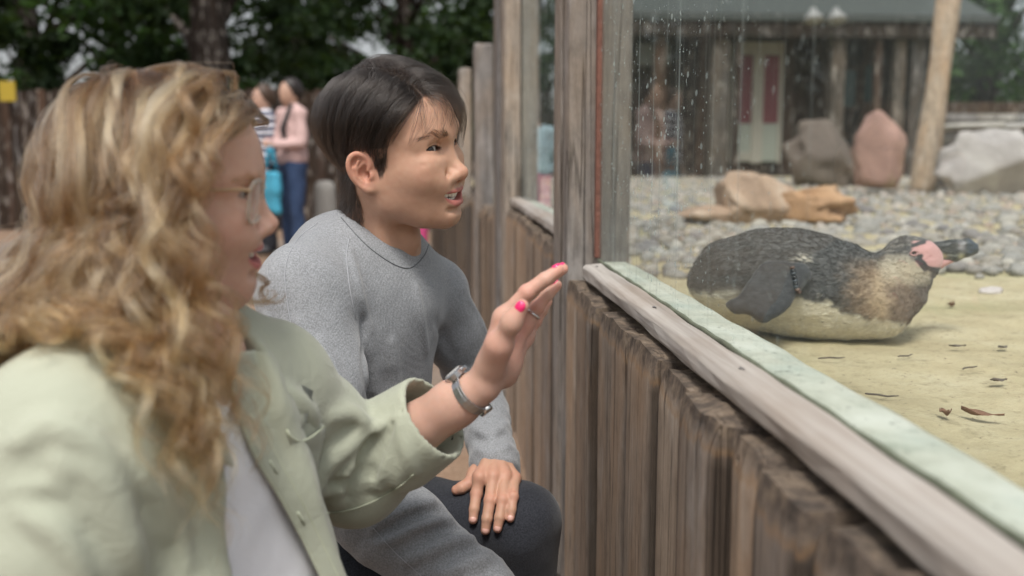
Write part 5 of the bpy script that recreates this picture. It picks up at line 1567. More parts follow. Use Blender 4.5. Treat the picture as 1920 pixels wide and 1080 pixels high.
def man_sweater_base(Q):
    c1 = P(672, 610, 1.63); c2 = P(648, 800, 1.655); c3 = P(622, 960, 1.68)
    d = sell(Q, c1, (.118, .168, .175), MT)
    d = smin(d, sell(Q, c2, (.118, .150, .16), MT), .06)
    d = smin(d, sell(Q, c3, (.125, .155, .12), MT), .06)
    sh = m_neck + MT @ np.array([-.035, 0, -.040])
    d = smin(d, schain(Q, [mS1 + np.array([0, 0, .01]), sh + MT @ np.array([0, -.05, .012]), sh + MT @ np.array([0, .05, .012]), mS2 + np.array([0, 0, .01])], [.062, .064, .064, .058], .04), .05)
    d = smin(d, schain(Q, [mS1, lerp(mS1, mE1, .5) , mE1, lerp(mE1, mW1, .45), mW1], [.072, .066, .060, .055, .044], .03), .028)
    d = smin(d, schain(Q, [mS2, lerp(mS2, mE2, .5), mE2, lerp(mE2, mW2, .5), mW2 + np.array([0, 0, .006])], [.058, .052, .047, .041, .038], .02), .018)
    d = smin(d, scap(Q, mW2 + np.array([0, 0, .004]), mW2 + np.array([0, 0, -.018]), .0380, .0400), .006)
    col = [m_neck + MT @ np.array([.066 * math.cos(a) - .004, .068 * math.sin(a), -.034 * math.cos(a) + .010]) for a in np.linspace(0, 2 * math.pi, 21)]
    d = smin(d, schain(Q, col, [.0090] * 21), .008)
    # body of the cloth: broad soft undulation, creases where sleeves bunch
    d = d - .0035 * fbm(Q * 13, 2, 11)
    def near(a, b, r): return np.clip(1 - scap(Q, a, b, .03) / r, 0, 1)
    w1 = near(lerp(mE1, mW1, .15), mW1, .07); d = d - wrinkle(Q, mE1, mW1, 26, 7, .0055, 21) * w1
    w2 = near(lerp(mE2, mW2, .45), mW2, .05); d = d - wrinkle(Q, mE2, mW2, 34, 7, .0050, 23) * w2
    w3 = near(lerp(mS1, mE1, .55), mE1, .07); d = d - wrinkle(Q, mS1, mE1, 17, 6, .0040, 25) * w3
    w4 = near(lerp(mS2, mE2, .4), mE2, .05); d = d - wrinkle(Q, mS2, mE2, 22, 6, .0030, 27) * w4
    return d
m_ridges = [([(690, 610), (700, 700), (712, 770)], .007), ([(655, 470), (672, 540), (690, 620)], .006),
            ([(735, 640), (745, 720), (760, 800)], .005), ([(600, 640), (640, 720), (690, 790)], .008),
            ([(560, 600), (600, 720), (650, 800)], .007), ([(880, 560), (905, 610), (915, 650)], .004),
            ([(780, 540), (790, 600), (800, 660)], .005), ([(500, 600), (510, 680), (545, 760)], .008),
            ([(855, 690), (885, 705), (915, 690)], .005), ([(870, 730), (890, 745), (925, 735)], .004),
            ([(885, 800), (915, 815), (950, 795)], .0045), ([(892, 840), (920, 850), (955, 835)], .004),
            ([(700, 990), (760, 960), (812, 940)], .010), ([(720, 1015), (785, 985), (845, 975)], .010), ([(770, 1050), (830, 1020), (885, 1010)], .010),
            ([(830, 1075), (880, 1055), (915, 1050)], .009)]
m_valleys = [([(678, 600), (684, 690), (696, 770)], .004), ([(868, 712), (890, 722), (915, 712)], .005),
             ([(890, 822), (918, 832), (950, 815)], .004), ([(710, 1003), (775, 973), (828, 957)], .007), ([(745, 1033), (808, 1003), (865, 993)], .007), ([(805, 1063), (860, 1037), (900, 1032)], .007),
             ([(580, 690), (625, 770), (670, 830)], .006), ([(818, 600), (835, 640), (850, 668)], .006)]
_f0 = with_folds(man_sweater_base, m_ridges, m_valleys, d0=1.15)
def man_sweater_f(Q):
    d = _f0(Q)
    d = ssub(d, schain(Q, [m_hw(-.030, 0, -.06), m_neck + MT @ np.array([-.002, 0, -.02])], [.0560, .0610]), .004)
    d = ssub(d, scap(Q, mW2 + np.array([0, 0, -.010]), mW2 + np.array([0, -.01, -.06]), .0310, .036), .003)
    return d
def man_jeans_f(Q):
    d = schain(Q, [mH2, lerp(mH2, mK2, .5), mK2], [.098, .086, .066], .03)
    d = smin(d, schain(Q, [mK2, lerp(mK2, mA2, .4), mA2], [.066, .060, .048], .02), .03)
    d = smin(d, schain(Q, [mH1, lerp(mH1, mK1, .5), mK1], [.100, .092, .070], .03), .04)
    d = smin(d, schain(Q, [mK1, lerp(mK1, mA1, .5), mA1], [.068, .062, .050], .02), .03)
    d = smin(d, sell(Q, P(590, 1020, 1.70), (.14, .17, .12), MT), .05)
    d = d - .0028 * fbm(Q * 18, 2, 31)
    for a, b, s in ((mH2, mK2, 33), (mH1, mK1, 35)):
        w = np.clip(1 - scap(Q, lerp(a, b, .2), b, .05) / .08, 0, 1)
        d = d - wrinkle(Q, a, b, 16, 5, .0045, s) * w
    return d

MAT_SKIN = mat_skin('skin')
MAT_SWEATER = mat_cloth('grey_ribbed_jersey', (.235, .245, .260), (.300, .310, .325), weave=1200, fleck=.30, rough=.9, bump=.35, sheen=.3, rib=(150, (0, 0, rad(30)), .4, .14))
MAT_JEANS = mat_cloth('washed_black_denim', (.016, .018, .024), (.042, .045, .055), weave=1100, fleck=.45, rough=.88, bump=.4, sheen=.15, low=9)
MAT_THREAD = plain('pale_seam_thread', (.36, .37, .40), .8, .08, 300)
MAT_HAIR = mat_hair('hair_strands', .24, .38)

# --- left hand on the knee
def mh(px, py, d): return P(px, py, d)
_dirk = cF
m_fing = []
for pts, rs in (([(900, 894, 1.600), (892, 934, 1.56), (888, 962, 1.55), (886, 981, 1.55)], [.0105, .0092, .0083, .0072]),
                ([(925, 892, 1.600), (919, 941, 1.56), (913, 975, 1.55), (910, 997, 1.55)], [.0108, .0095, .0086, .0074]),
                ([(946, 893, 1.605), (943, 936, 1.57), (937, 968, 1.56), (933, 988, 1.56)], [.0104, .0090, .0082, .0070]),
                ([(964, 897, 1.615), (962, 928, 1.58), (959, 952, 1.57), (957, 967, 1.57)], [.0095, .0082, .0074, .0064]),
                ([(893, 888, 1.640), (880, 902, 1.645), (868, 908, 1.645), (858, 912, 1.645)], [.0120, .0105, .0098, .0085])):
    w = [mh(*q) for q in pts]
    w = w[:1] + rest_on(man_jeans_f, w[1:], [r * .92 for r in rs[1:]], _dirk)
    m_fing.append((w, rs))
m_wr = mW2 + np.array([0, 0, .022])
def man_hand_f(Q):
    d = scap(Q, lerp(mW2, mE2, .35), m_wr + np.array([0, 0, -.03]), .026, .0235)
    for i, (w, rs) in enumerate(m_fing):
        e = finger(Q, w, rs, .003)
        kn = w[0]
        if i < 4:
            e = smin(e, scap(Q, m_wr + (kn - m_wr) * .25, kn, .0135, rs[0] * 1.05), .010)
            e = smin(e, scap(Q, kn - cF * .006, kn - cF * .006 + (m_wr - kn) * .12, .0058, .003), .007)      # knuckle
            e = smin(e, sell(Q, w[1], (rs[1] * 1.08,) * 3), .003)
            d = smin(d, e, .0045)
        else:
            e = smin(e, scap(Q, m_wr, w[0], .016, .013), .012)
            d = smin(d, e, .010)
    return d

Vm, Fh = sdf_mesh(man_skin_f, M0 - np.array([.16, .17, .26]), M0 + np.array([.17, .17, .14]), .0013)
Vm = relax(Vm, Fh, 1, .35)
Lm = ((Vm - M0) @ MH) / M_S
Ch = skin_cols(Lm, MP)

def man_inner_f(Q):      # the body under the clothes, a little smaller than they are
    d = np.maximum(man_sweater_base(Q) + .012, -(Q[:, 2] - (m_neck[2] - 3)))
    d = smin(d, man_jeans_f(Q) + .012, .02)
    return smin(d, scap(Q, mE2, mW2, .03, .024), .01)
Vi, Fi = sdf_mesh(man_inner_f, (-.55, 1.15, .02), (.25, 2.0, 1.0), .014)
Va, Fa = sdf_mesh(man_hand_f, mW2 - np.array([.11, .20, .19]), mW2 + np.array([.09, .10, .11]), .0013)
Va = relax(Va, Fa, 1, .35)
_hs = np.array(MP['skin'])
kd = np.min([np.linalg.norm(Va - w[j], axis=1) / (rs[j] * 1.5) for w, rs in m_fing for j in (0, 1, 3)], axis=0)
Ca = _hs * (.93 + .05 * fbm(Va * 60, 3, 5))[:, None]; wk = (np.exp(-kd ** 2) * .55)[:, None]; Ca = Ca * (1 - wk) + np.array((.54, .235, .175)) * wk
V = np.concatenate([Vm, Vi, Va]); F = np.concatenate([Fh, Fi + len(Vm), Fa + len(Vm) + len(Vi)])
C = np.concatenate([Ch, np.tile(_hs, (len(Vi), 1)), Ca])
man_body = mesh_np('body', V, F, MAT_SKIN, man, cols=C)
build_eyes(man, MH, M0, M_S, MP, P(985, 380, 1.12))
build_teeth(man, MH, M0, M_S, MP)
for i, (w, rs) in enumerate(m_fing[:4]):
    mb = MB(); nail(mb, w[3], w[2], -cF + np.array([0, 0, .1]), rs[3], .0105, .56)
    mb.build('fingernail', MAT_NAIL, man_body, smooth=True)

Vs, Fs = sdf_mesh(man_sweater_f, (-.55, 1.10, .30), (.20, 2.02, 1.02), .0048)
sweater = mesh_np('sweater', relax(Vs, Fs, 1, .3), Fs, MAT_SWEATER, man)
Vj, Fj = sdf_mesh(man_jeans_f, (-.62, 1.10, .06), (.25, 2.02, .80), .007)
mesh_np('jeans', relax(Vj, Fj, 1, .3), Fj, MAT_JEANS, man)
# seams: a pale thread along the cloth
for pts in ([(596, 418), (560, 446), (536, 495), (538, 560), (552, 640), (560, 690)], [(655, 447), (650, 480), (656, 540), (668, 600)], [(700, 990), (740, 1035), (790, 1080)]):
    h = hits(man_sweater_f, pts, 5, 1.15)
    if len(h) > 2:
        s = MB(); s.tube([p - cF * .0006 for p in h], .0006, 5); s.build('seam', MAT_THREAD, sweater, smooth=True)
MAT_SHOE = plain('dark_canvas_shoe', (.03, .03, .035), .7, .2, 60)
MAT_SOLE = plain('white_rubber_sole', (.55, .54, .50), .6, .08, 40)
def shoe(parent, ank, fwd, mat_u, mat_s):
    fw = unit(np.array([fwd[0], fwd[1], 0])); R = frame_mat(fw, (0, 0, 1)); c = np.array([ank[0], ank[1], 0])
    def up(Q):
        d = sell(Q, c + R @ np.array([.075, 0, .045]), (.125, .046, .042), R)
        d = smin(d, scap(Q, c + np.array([0, 0, .05]), c + np.array([0, 0, .10]), .045, .044), .03)
        return np.maximum(d, .026 - Q[:, 2])
    def so(Q):
        d = sell(Q, c + R @ np.array([.070, 0, .02]), (.140, .050, .060), R)
        return np.maximum(np.maximum(d, Q[:, 2] - .0255), .002 - Q[:, 2])
    for nm, f, m in (('shoe', up, mat_u), ('sole', so, mat_s)):
        V, F = sdf_mesh(f, c + np.array([-.26, -.26, -.03]), c + np.array([.26, .26, .18]), .008)
        o = mesh_np(nm, V, F, m, parent if nm == 'shoe' else o)
for a in (mA2, mA1): shoe(man, a, m_tf, MAT_SHOE, MAT_SOLE)
# ================================================================== THE WOMAN
def woman_line(q):
    x = q[:, 0]
    return np.interp(x, [-.11, -.060, -.048, -.030, .010, .024, .034, .046, .058, .068, .078, .1],
                        [-.070, -.070, -.060, -.03, -.012, .0, .020, .036, .048, .062, .072, .080])
WP = dict(face_w=.0625, jaw_w=.0465, nose_red=.30, chin_x=.0900, eye_c=(.0750, .0315, 0.0), lid_r=.0143, lid_up=.0052, lid_lo=.0030, eye_tilt=.0008, eye_w=.0155,
          nose_bridge=.0860, nose_tip=(.1215, -.0310, .0088), nose_hump=.0005, mouth_z=-.0660, mouth_w=.0325, mouth_open=.0055, corner=.029, lip_x=.0990, ear_y=.0755, ear_s=.92, ear_z=-.02,
          skin=(.585, .365, .285), blush=(.60, .26, .205), lip=(.47, .15, .15), iris=(.06, .075, .08), scalp=(.16, .10, .06), line=woman_line)
w_eye_mid = P(304, 354, .95)
w_ray = unit(w_eye_mid - CAMP); w_right = unit(np.cross(w_ray, (0, 0, 1))); w_vf = unit(np.array([w_ray[0], w_ray[1], 0]))
th = rad(11)
w_f = unit(math.cos(th) * w_right - math.sin(th) * w_vf + np.array([0, 0, -.055]))
w_up = unit(np.array([0, 0, 1.0]) - .05 * w_vf)
WH = frame_mat(w_f, w_up); W_S = .92; W0 = w_eye_mid
woman = empty('person', (float(P(330, 900, .98)[0]), float(P(330, 900, .98)[1]), 0.0),
              'woman with long curly fair hair in a pale green overshirt, waving one hand', 'person')
def woman_head_f(Q):
    L = ((Q - W0.astype(np.float32)) @ WH.astype(np.float32)) / W_S
    return head_sdf(L, WP) * W_S
w_hw = lambda x, y, z: W0 + WH @ (np.array((x, y, z)) * W_S)
wS1, wE1, wW1 = P(118, 850, .83), P(40, 1250, .80), P(330, 1400, .80)
wS2, wE2, wW2 = P(500, 725, 1.10), P(660, 884, 1.22), P(905, 722, 1.145)
w_neck = P(352, 668, .965)
w_ts = unit(wS2 - wS1); w_tu = unit(P(350, 660, .965) - P(330, 1180, 1.0)); w_tf = unit(np.cross(w_ts, w_tu))
if np.dot(w_tf, cR) < 0: w_tf = -w_tf
w_tu = unit(np.cross(w_tf, w_ts)); w_tu = w_tu if w_tu[2] > 0 else -w_tu
WT = np.stack([w_tf, w_ts, w_tu], 1)
wt = lambda f, s, u: w_neck + WT @ np.array([f, s, u])
w_hip = P(330, 1330, 1.02)
def woman_neck_f(Q):
    d = schain(Q, [w_hw(-.028, 0, -.04), lerp(w_hw(-.028, 0, -.09), w_neck, .5), w_neck, w_neck + WT @ np.array([-.01, 0, -.05])], [.050, .047, .047, .052], .03)
    for sy in (1, -1):
        d = smin(d, scap(Q, w_hw(-.016, .05 * sy, -.055), wt(.050, .02 * sy, -.035), .011, .010), .02)
    return d
def woman_skin_f(Q):
    return smin(woman_head_f(Q), woman_neck_f(Q), .022)
def woman_torso_f(Q):
    """T-shirt surface"""
    d = sell(Q, wt(-.006, 0, -.17), (.094, .150, .17), WT)
    d = smin(d, sell(Q, wt(.036, .068, -.235), (.066, .066, .070), WT), .05)
    d = smin(d, sell(Q, wt(.036, -.068, -.235), (.066, .066, .070), WT), .05)
    d = smin(d, sell(Q, wt(-.012, 0, -.36), (.096, .135, .16), WT), .06)
    d = smin(d, sell(Q, w_hip, (.14, .17, .15), WT), .08)
    d = smin(d, schain(Q, [wS1 + np.array([0, 0, .01]), wt(-.03, -.06, -.025), wt(-.03, .06, -.025), wS2 + np.array([0, 0, .01])], [.048, .050, .050, .048], .03), .05)
    return d
def woman_tee_f(Q):
    d = woman_torso_f(Q) - .004
    d = smin(d, schain(Q, [wt(.052 * math.cos(a) + .006, .060 * math.sin(a), -.030 * math.cos(a) - .010) for a in np.linspace(0, 2 * math.pi, 21)], [.007] * 21), .010)
    d = d - .0022 * fbm(Q * 16, 2, 41)
    return ssub(d, schain(Q, [w_hw(-.028, 0, -.06), wt(.002, 0, .012)], [.050, .050]), .004)
def woman_shirt_base(Q):
    d = woman_torso_f(Q) - .020
    d = smin(d, schain(Q, [wS1, lerp(wS1, wE1, .5), wE1], [.076, .074, .066], .03), .035)
    d = smin(d, schain(Q, [wE1, wW1], [.064, .05], .03), .03)
    d = smin(d, schain(Q, [wS2 + np.array([0, 0, -.01]), lerp(wS2, wE2, .5), wE2, lerp(wE2, wW2, .38)], [.066, .065, .064, .052], .02), .028)
    c = lerp(wE2, wW2, .36); e = lerp(wE2, wW2, .60)                 # rolled cuff
    d = smin(d, np.maximum(scap(Q, c, e, .0600, .0555), 0 * d - 1), .003)
    # yoke / shoulder seam: cloth steps down below it
    d = d - .0030 * fbm(Q * 12, 2, 43)
    w = np.clip(1 - scap(Q, lerp(wS2, wE2, .5), lerp(wE2, wW2, .2), .04) / .07, 0, 1)
    d = d - wrinkle(Q, wS2, wE2, 15, 5, .0012, 45) * w
    w = np.clip(1 - scap(Q, wS1, wE1, .04) / .08, 0, 1)
    d = d - wrinkle(Q, wS1, wE1, 10, 5, .0045, 47) * w
    return d
w_cuff_a, w_cuff_b = lerp(wE2, wW2, .36), lerp(wE2, wW2, .60)
w_ridges = [([(622, 782), (655, 776), (682, 800), (692, 830)], .012), ([(712, 798), (692, 825), (666, 866), (642, 905), (632, 945)], .011), ([(726, 795), (712, 820), (697, 850), (655, 925)], .007),
            ([(746, 788), (730, 815), (719, 850), (712, 925)], .010), ([(600, 880), (640, 850), (675, 818)], .008), ([(610, 925), (600, 900), (625, 870)], .006),
            ([(545, 735), (572, 770), (590, 800)], .012), ([(480, 640), (510, 700), (530, 760)], .008), ([(760, 850), (748, 890), (742, 920)], .007),
            ([(30, 830), (100, 800), (190, 850), (230, 950)], .012), ([(110, 870), (180, 900), (240, 1010), (265, 1080)], .012), ([(40, 960), (110, 1000), (160, 1080)], .010),
            ([(270, 900), (320, 960), (350, 1060)], .010), ([(230, 850), (290, 920), (310, 1000)], .008), ([(760, 822), (768, 850), (775, 885)], .004)]
w_ridges += [([(750, 800), (762, 850), (780, 886)], .0035), ([(20, 922), (60, 912), (104, 906), (116, 860), (128, 800)], .0035), ([(104, 906), (160, 950), (215, 1010), (250, 1070)], .0030)]
w_valleys = [([(700, 812), (680, 848), (655, 900)], .008), ([(736, 798), (716, 838), (700, 890)], .007), ([(690, 830), (672, 880), (650, 930)], .005), ([(590, 860), (620, 830), (660, 800)], .006),
             ([(620, 905), (650, 900), (690, 880)], .005), ([(690, 930), (720, 925), (745, 912)], .003)]
_w0 = with_folds(woman_shirt_base, w_ridges, w_valleys, d0=.45, k=.011)


def woman_shirt_f(Q):
    d = _w0(Q)
    # the front opening, a wedge around the chest's middle line, widening downwards
    L = (Q - w_neck.astype(np.float32)) @ WT.astype(np.float32)
    wid = np.interp(-L[:, 2], [-.06, .0, .05, .12, .22, .35, .6], [.050, .052, .040, .055, .080, .100, .11]).astype(np.float32)
    cen = np.interp(-L[:, 2], [0, .1, .3, .6], [-.012, .0, .012, .02]).astype(np.float32)
    wedge = np.maximum(np.abs(L[:, 1] - cen) - wid, .0 - L[:, 0])
    inner = woman_torso_f(Q) - .010
    d = ssub(d, wedge, .012)
    d = ssub(d, schain(Q, [w_hw(-.028, 0, -.06), wt(.004, 0, -.02)], [.058, .062]), .006)
    # hollow cuff with a hand-wide mouth
    ax = unit(w_cuff_b - w_cuff_a)
    d = ssub(d, np.maximum(scap(Q, lerp(w_cuff_a, w_cuff_b, .55), w_cuff_b + ax * .2, .0475, .0500), 0 * d - 1), .003)
    d = smax(d, ((Q - w_cuff_b.astype(np.float32)) @ ax.astype(np.float32)) - .012, .004)
    return d

# --- raised left hand
w_fing = [([P(944, 596, 1.125), P(988, 548, 1.118), P(1021, 524, 1.118), P(1047, 506, 1.12)], [.0100, .0086, .0078, .0066]),
          ([P(948, 596, 1.146), P(994, 545, 1.140), P(1029, 521, 1.142), P(1055, 504, 1.145)], [.0100, .0086, .0078, .0066]),
          ([P(984, 606, 1.166), P(1007, 576, 1.166), P(1026, 553, 1.168), P(1044, 535, 1.170)], [.0094, .0080, .0072, .0062]),
          ([P(984, 634, 1.182), P(1004, 602, 1.188), P(1017, 582, 1.190), P(1027, 565, 1.192)], [.0084, .0070, .0064, .0056]),
          ([P(922, 684, 1.128), P(936, 646, 1.104), P(959, 605, 1.086), P(979, 574, 1.080)], [.0125, .0100, .0088, .0076])]
def woman_hand_f(Q):
    d = scap(Q, lerp(wE2, wW2, .25), lerp(wE2, wW2, .8), .039, .0250)
    d = smin(d, scap(Q, lerp(wE2, wW2, .8), wW2, .0250, .0215), .02)
    for i, (w, rs) in enumerate(w_fing):
        e = finger(Q, w, rs, .003 if i < 4 else .016)
        if i < 4:
            e = smin(e, scap(Q, wW2 + (w[0] - wW2) * .18, w[0], .0150, rs[0] * 1.15), .010)
            e = smin(e, sell(Q, w[1], (rs[1] * 1.02,) * 3), .003)
            d = smin(d, e, .0055)
        else:
            e = smin(e, scap(Q, P(915, 704, 1.14), w[1], .0150, .0105), .018)
            d = smin(d, e, .010)
    d = smin(d, sell(Q, P(950, 684, 1.166), (.0155, .016, .026)), .022)      # heel of the palm on the little-finger side
    return d

Vh, Fh = sdf_mesh(woman_skin_f, W0 - np.array([.15, .17, .25]), W0 + np.array([.16, .17, .14]), .0017)
Vh = relax(Vh, Fh, 1, .35)
Ch = skin_cols(((Vh - W0) @ WH) / W_S, WP)
Va, Fa = sdf_mesh(woman_hand_f, np.min([w[3] for w, r in w_fing] + [wE2], axis=0) - .07, np.max([w[3] for w, r in w_fing] + [wE2], axis=0) + .06, .0014)
Va = relax(Va, Fa, 1, .35)
_hs = np.array(WP['skin'])
kd = np.min([np.linalg.norm(Va - w[j], axis=1) / (rs[j] * 1.6) for w, rs in w_fing for j in (1, 3)], axis=0)
Ca = _hs * (.95 + .05 * fbm(Va * 60, 3, 5))[:, None]
palm = np.clip(1 - np.linalg.norm(Va - P(968, 622, 1.15), axis=1) / .055, 0, 1)[:, None] * .55
wk = np.maximum((np.exp(-kd ** 2) * .6)[:, None], palm); Ca = Ca * (1 - wk) + np.array((.62, .27, .215)) * wk
def woman_inner_f(Q):
    d = woman_torso_f(Q) + .010
    d = smin(d, schain(Q, [wS1, wE1, wW1], [.045, .038, .03]), .02)
    d = smin(d, schain(Q, [wS2, wE2, lerp(wE2, wW2, .5)], [.045, .040, .034]), .02)
    d = smin(d, schain(Q, [P(300, 1400, .95), P(640, 1500, 1.0), P(560, 1900, 1.15)], [.085, .06, .045]), .03)
    return smin(d, schain(Q, [P(330, 1390, 1.10), P(640, 1420, 1.12), P(560, 1750, 1.25)], [.085, .06, .045]), .03)
Vi, Fi = sdf_mesh(woman_inner_f, (-.62, .55, .02), (.12, 1.40, .90), .015)
V = np.concatenate([Vh, Vi, Va]); F = np.concatenate([Fh, Fi + len(Vh), Fa + len(Vh) + len(Vi)])
woman_body = mesh_np('body', V, F, MAT_SKIN, woman, cols=np.concatenate([Ch, np.tile(_hs, (len(Vi), 1)), Ca]))
build_eyes(woman, WH, W0, W_S, WP, P(1400, 480, 1.6)); build_teeth(woman, WH, W0, W_S, WP)
for i, (w, rs) in enumerate(w_fing):
    mb = MB(); up = (unit(P(900, 520, 1.12) - P(960, 570, 1.12)) + (-cF if i == 4 else 0) * 3.2 - cF * .1)
    nail(mb, w[3], w[2], up, rs[3], .0140 if i == 4 else .0120)
    mb.build('fingernail', MAT_NAIL_PINK, woman_body, smooth=True)

MAT_GREEN = mat_cloth('pale_green_cotton_twill', (.345, .368, .285), (.415, .432, .345), weave=1500, rough=.85, bump=.2, sheen=.25, low=7, crease=.38)
MAT_TEE = mat_cloth('white_cotton', (.76, .765, .80), (.80, .80, .83), weave=1400, rough=.85, bump=.12, sheen=.2, low=8)
MAT_STITCH = plain('pale_green_stitching', (.47, .50, .38), .8, .08, 300)
MAT_TROUSER = mat_cloth('dark_trousers', (.02, .022, .03), (.04, .045, .055), weave=900, rough=.9)
Vs, Fs = sdf_mesh(woman_shirt_f, (-.60, .55, .36), (.10, 1.40, .93), .0048)
shirt = mesh_np('overshirt', relax(Vs, Fs, 1, .3), Fs, MAT_GREEN, woman)
Vt, Ft = sdf_mesh(woman_tee_f, (-.60, .62, .36), (.0, 1.25, .90), .005)
mesh_np('t_shirt', relax(Vt, Ft, 1, .3), Ft, MAT_TEE, woman)
def woman_legs_f(Q):
    d = sell(Q, w_hip, (.15, .18, .15), WT)
    d = smin(d, schain(Q, [P(300, 1400, .95), P(640, 1500, 1.0), P(560, 1900, 1.15)], [.098, .072, .055]), .04)
    return smin(d, schain(Q, [P(330, 1390, 1.10), P(640, 1420, 1.12), P(560, 1750, 1.25)], [.098, .072, .055]), .04)
Vl, Fl = sdf_mesh(woman_legs_f, (-.62, .60, .03), (.12, 1.45, .62), .010)
mesh_np('trousers', Vl, Fl, MAT_TROUSER, woman)
for a in (P(560, 1900, 1.15), P(560, 1750, 1.25)): shoe(woman, a, w_tf, MAT_SHOE, MAT_SOLE)
# ------------------------------------------------------------------ heads of hair
def skull_f(A):
    d = sell(A, (-.008, 0, .030), (.1005, .0755, .089))
    d = smin(d, sell(A, (.030, 0, .030), (.066, .066, .058)), .03)
    return smin(d, sell(A, (.028, 0, -.030), (.067, .066, .072)), .03)
def on_skull(Q, off=0.0, it=3):
    for _ in range(it):
        g = grad(skull_f, Q); Q = Q - g * (skull_f(Q) - off)[:, None]
    return Q
def scalp_roots(rg, n, line):
    out = []; tot = 0
    while tot < n:
        u = rg.normal(size=(n * 2, 3)); u /= np.linalg.norm(u, axis=1, keepdims=True)
        q = on_skull((np.array([-.008, 0, .03]) + u * .09).astype(np.float32))
        q = q[q[:, 2] > line(q)]
        out.append(q); tot += len(q)
    return np.concatenate(out)[:n]
def seg_away(Q, a, b):
    a = np.asarray(a); b = np.asarray(b); t = np.clip(((Q - a) @ (b - a)) / ((b - a) @ (b - a)), 0, 1)
    v = Q - (a + t[:, None] * (b - a)); return v, t
def nrm(v): return v / (np.linalg.norm(v, axis=1, keepdims=True) + 1e-9)
def clump(S, rg, k, w, tight=.35):
    n = len(S); c = rg.choice(n, k, replace=False); R = S[:, 0]
    idx = np.empty(n, int)
    for s in range(0, n, 2000):
        idx[s:s+2000] = np.argmin(((R[s:s+2000, None] - R[c][None]) ** 2).sum(2), 1)
    off = (S - S[c][idx])
    ww = w[None, :, None]
    return S[c][idx] * ww + S * (1 - ww) + off * 0, idx, c

# --- the man's: short at the sides, swept over from a parting
rg = np.random.default_rng(12)
N, K = 12500, 15
R0 = scalp_roots(rg, N - 2200, man_line).astype(np.float64)
t_ = rg.random((2200, 1)); R0 = np.concatenate([R0, on_skull((np.array([.080, -.030, .078]) * (1 - t_) + np.array([-.058, -.012, .110]) * t_ + rg.normal(0, .007, (2200, 3))).astype(np.float32)).astype(np.float64)])
gl = MH.T @ np.array([0, 0, -1.0])
pa, pb = (.080, -.030, .078), (-.058, -.012, .110)
side = R0[:, 1] < np.interp(R0[:, 0], [-.058, .08], [-.012, -.030])
topw = sstep(R0[:, 2], .045, .085)
ln = lerp(lerp(.030, .062, sstep(R0[:, 2], -.01, .05)), .100, topw) * rg.uniform(.62, 1.12, N)
ln = np.where((R0[:, 0] < -.035) & (R0[:, 2] < .0), .050 * rg.uniform(.8, 1.1, N), ln); ear_ = (R0[:, 0] > -.034) & (R0[:, 0] < .012) & (R0[:, 2] < .055); ln = np.where(ear_, ln * .42, ln)
ln = np.where((R0[:, 0] > .006) & (R0[:, 2] < .0), .016, ln) ; ln = ln * 1.0
hm = lerp(lerp(.0040, .0090, sstep(R0[:, 2], -.01, .045)), .0245, topw) * (.45 + .55 * rg.random(N) ** .7)
S = [R0.copy()]; q = R0.copy()
wob = rg.normal(0, .07, (N, 3)) + .30 * np.stack([vnoise((R0 * 52).astype(np.float32), 90 + i) for i in range(3)], 1)
for k in range(1, K):
    s = k / (K - 1)
    v, t = seg_away(q, pa, pb)
    n = grad(skull_f, q.astype(np.float32)).astype(float)
    d = nrm(v) * .9 + gl * .55 + wob
    d = d + np.where(side, -.42, .38)[:, None] * np.array([1, 0, 0]) * sstep(R0[:, 2], .0, .07)[:, None]
    d = d + np.array([-.35, 0, 0]) * (R0[:, 2] < .01)[:, None] * (R0[:, 0] < -.01)[:, None]
    d = d - n * (d * n).sum(1, keepdims=True)
    q = q + nrm(d) * (ln / (K - 1))[:, None]
    q = on_skull(q.astype(np.float32), 0, 1).astype(float)
    h = hm * (1 - (1 - min(1, s * 1.6)) ** 2) * (1 - np.where(R0[:, 2] < .07, .62, .35) * s * s)
    h = h * lerp(.30, 1.0, sstep(q[:, 2], -.03, .060))
    S.append(q + n * (h + .0008)[:, None])
S = np.stack(S, 1)
sv = np.linspace(0, 1, K)
S, ci, cc = clump(S, rg, 700, .85 * sv ** .9)
S2, c2, _ = clump(S, rg, 120, .30 * sv ** 1.5); S = S2
S += rg.normal(0, 1, (N, 1, 3)) * .0009 * sv[None, :, None] + rg.normal(0, .0003, S.shape) * sv[None, :, None]
fly = rg.choice(N, 240, replace=False)
S[fly] += (nrm(R0[fly] + np.array([.0, 0, .02]))[:, None] * (.016 * rg.random((240, 1, 1))) + rg.normal(0, .006, (240, 1, 3))) * (sv[None, :, None] ** 1.5)
W = M0 + (S.reshape(-1, 3) @ MH.T).reshape(S.shape) * M_S
colr = np.array([.0125, .0095, .008]) * rg.uniform(.45, 1.6, (N, 1)) * np.where(rg.random((N, 1)) < .12, 2.6, 1.0)
rad_h = np.broadcast_to((.000135 + 0 * sv) * (1 - .75 * sv ** 3)[None], (N, K))
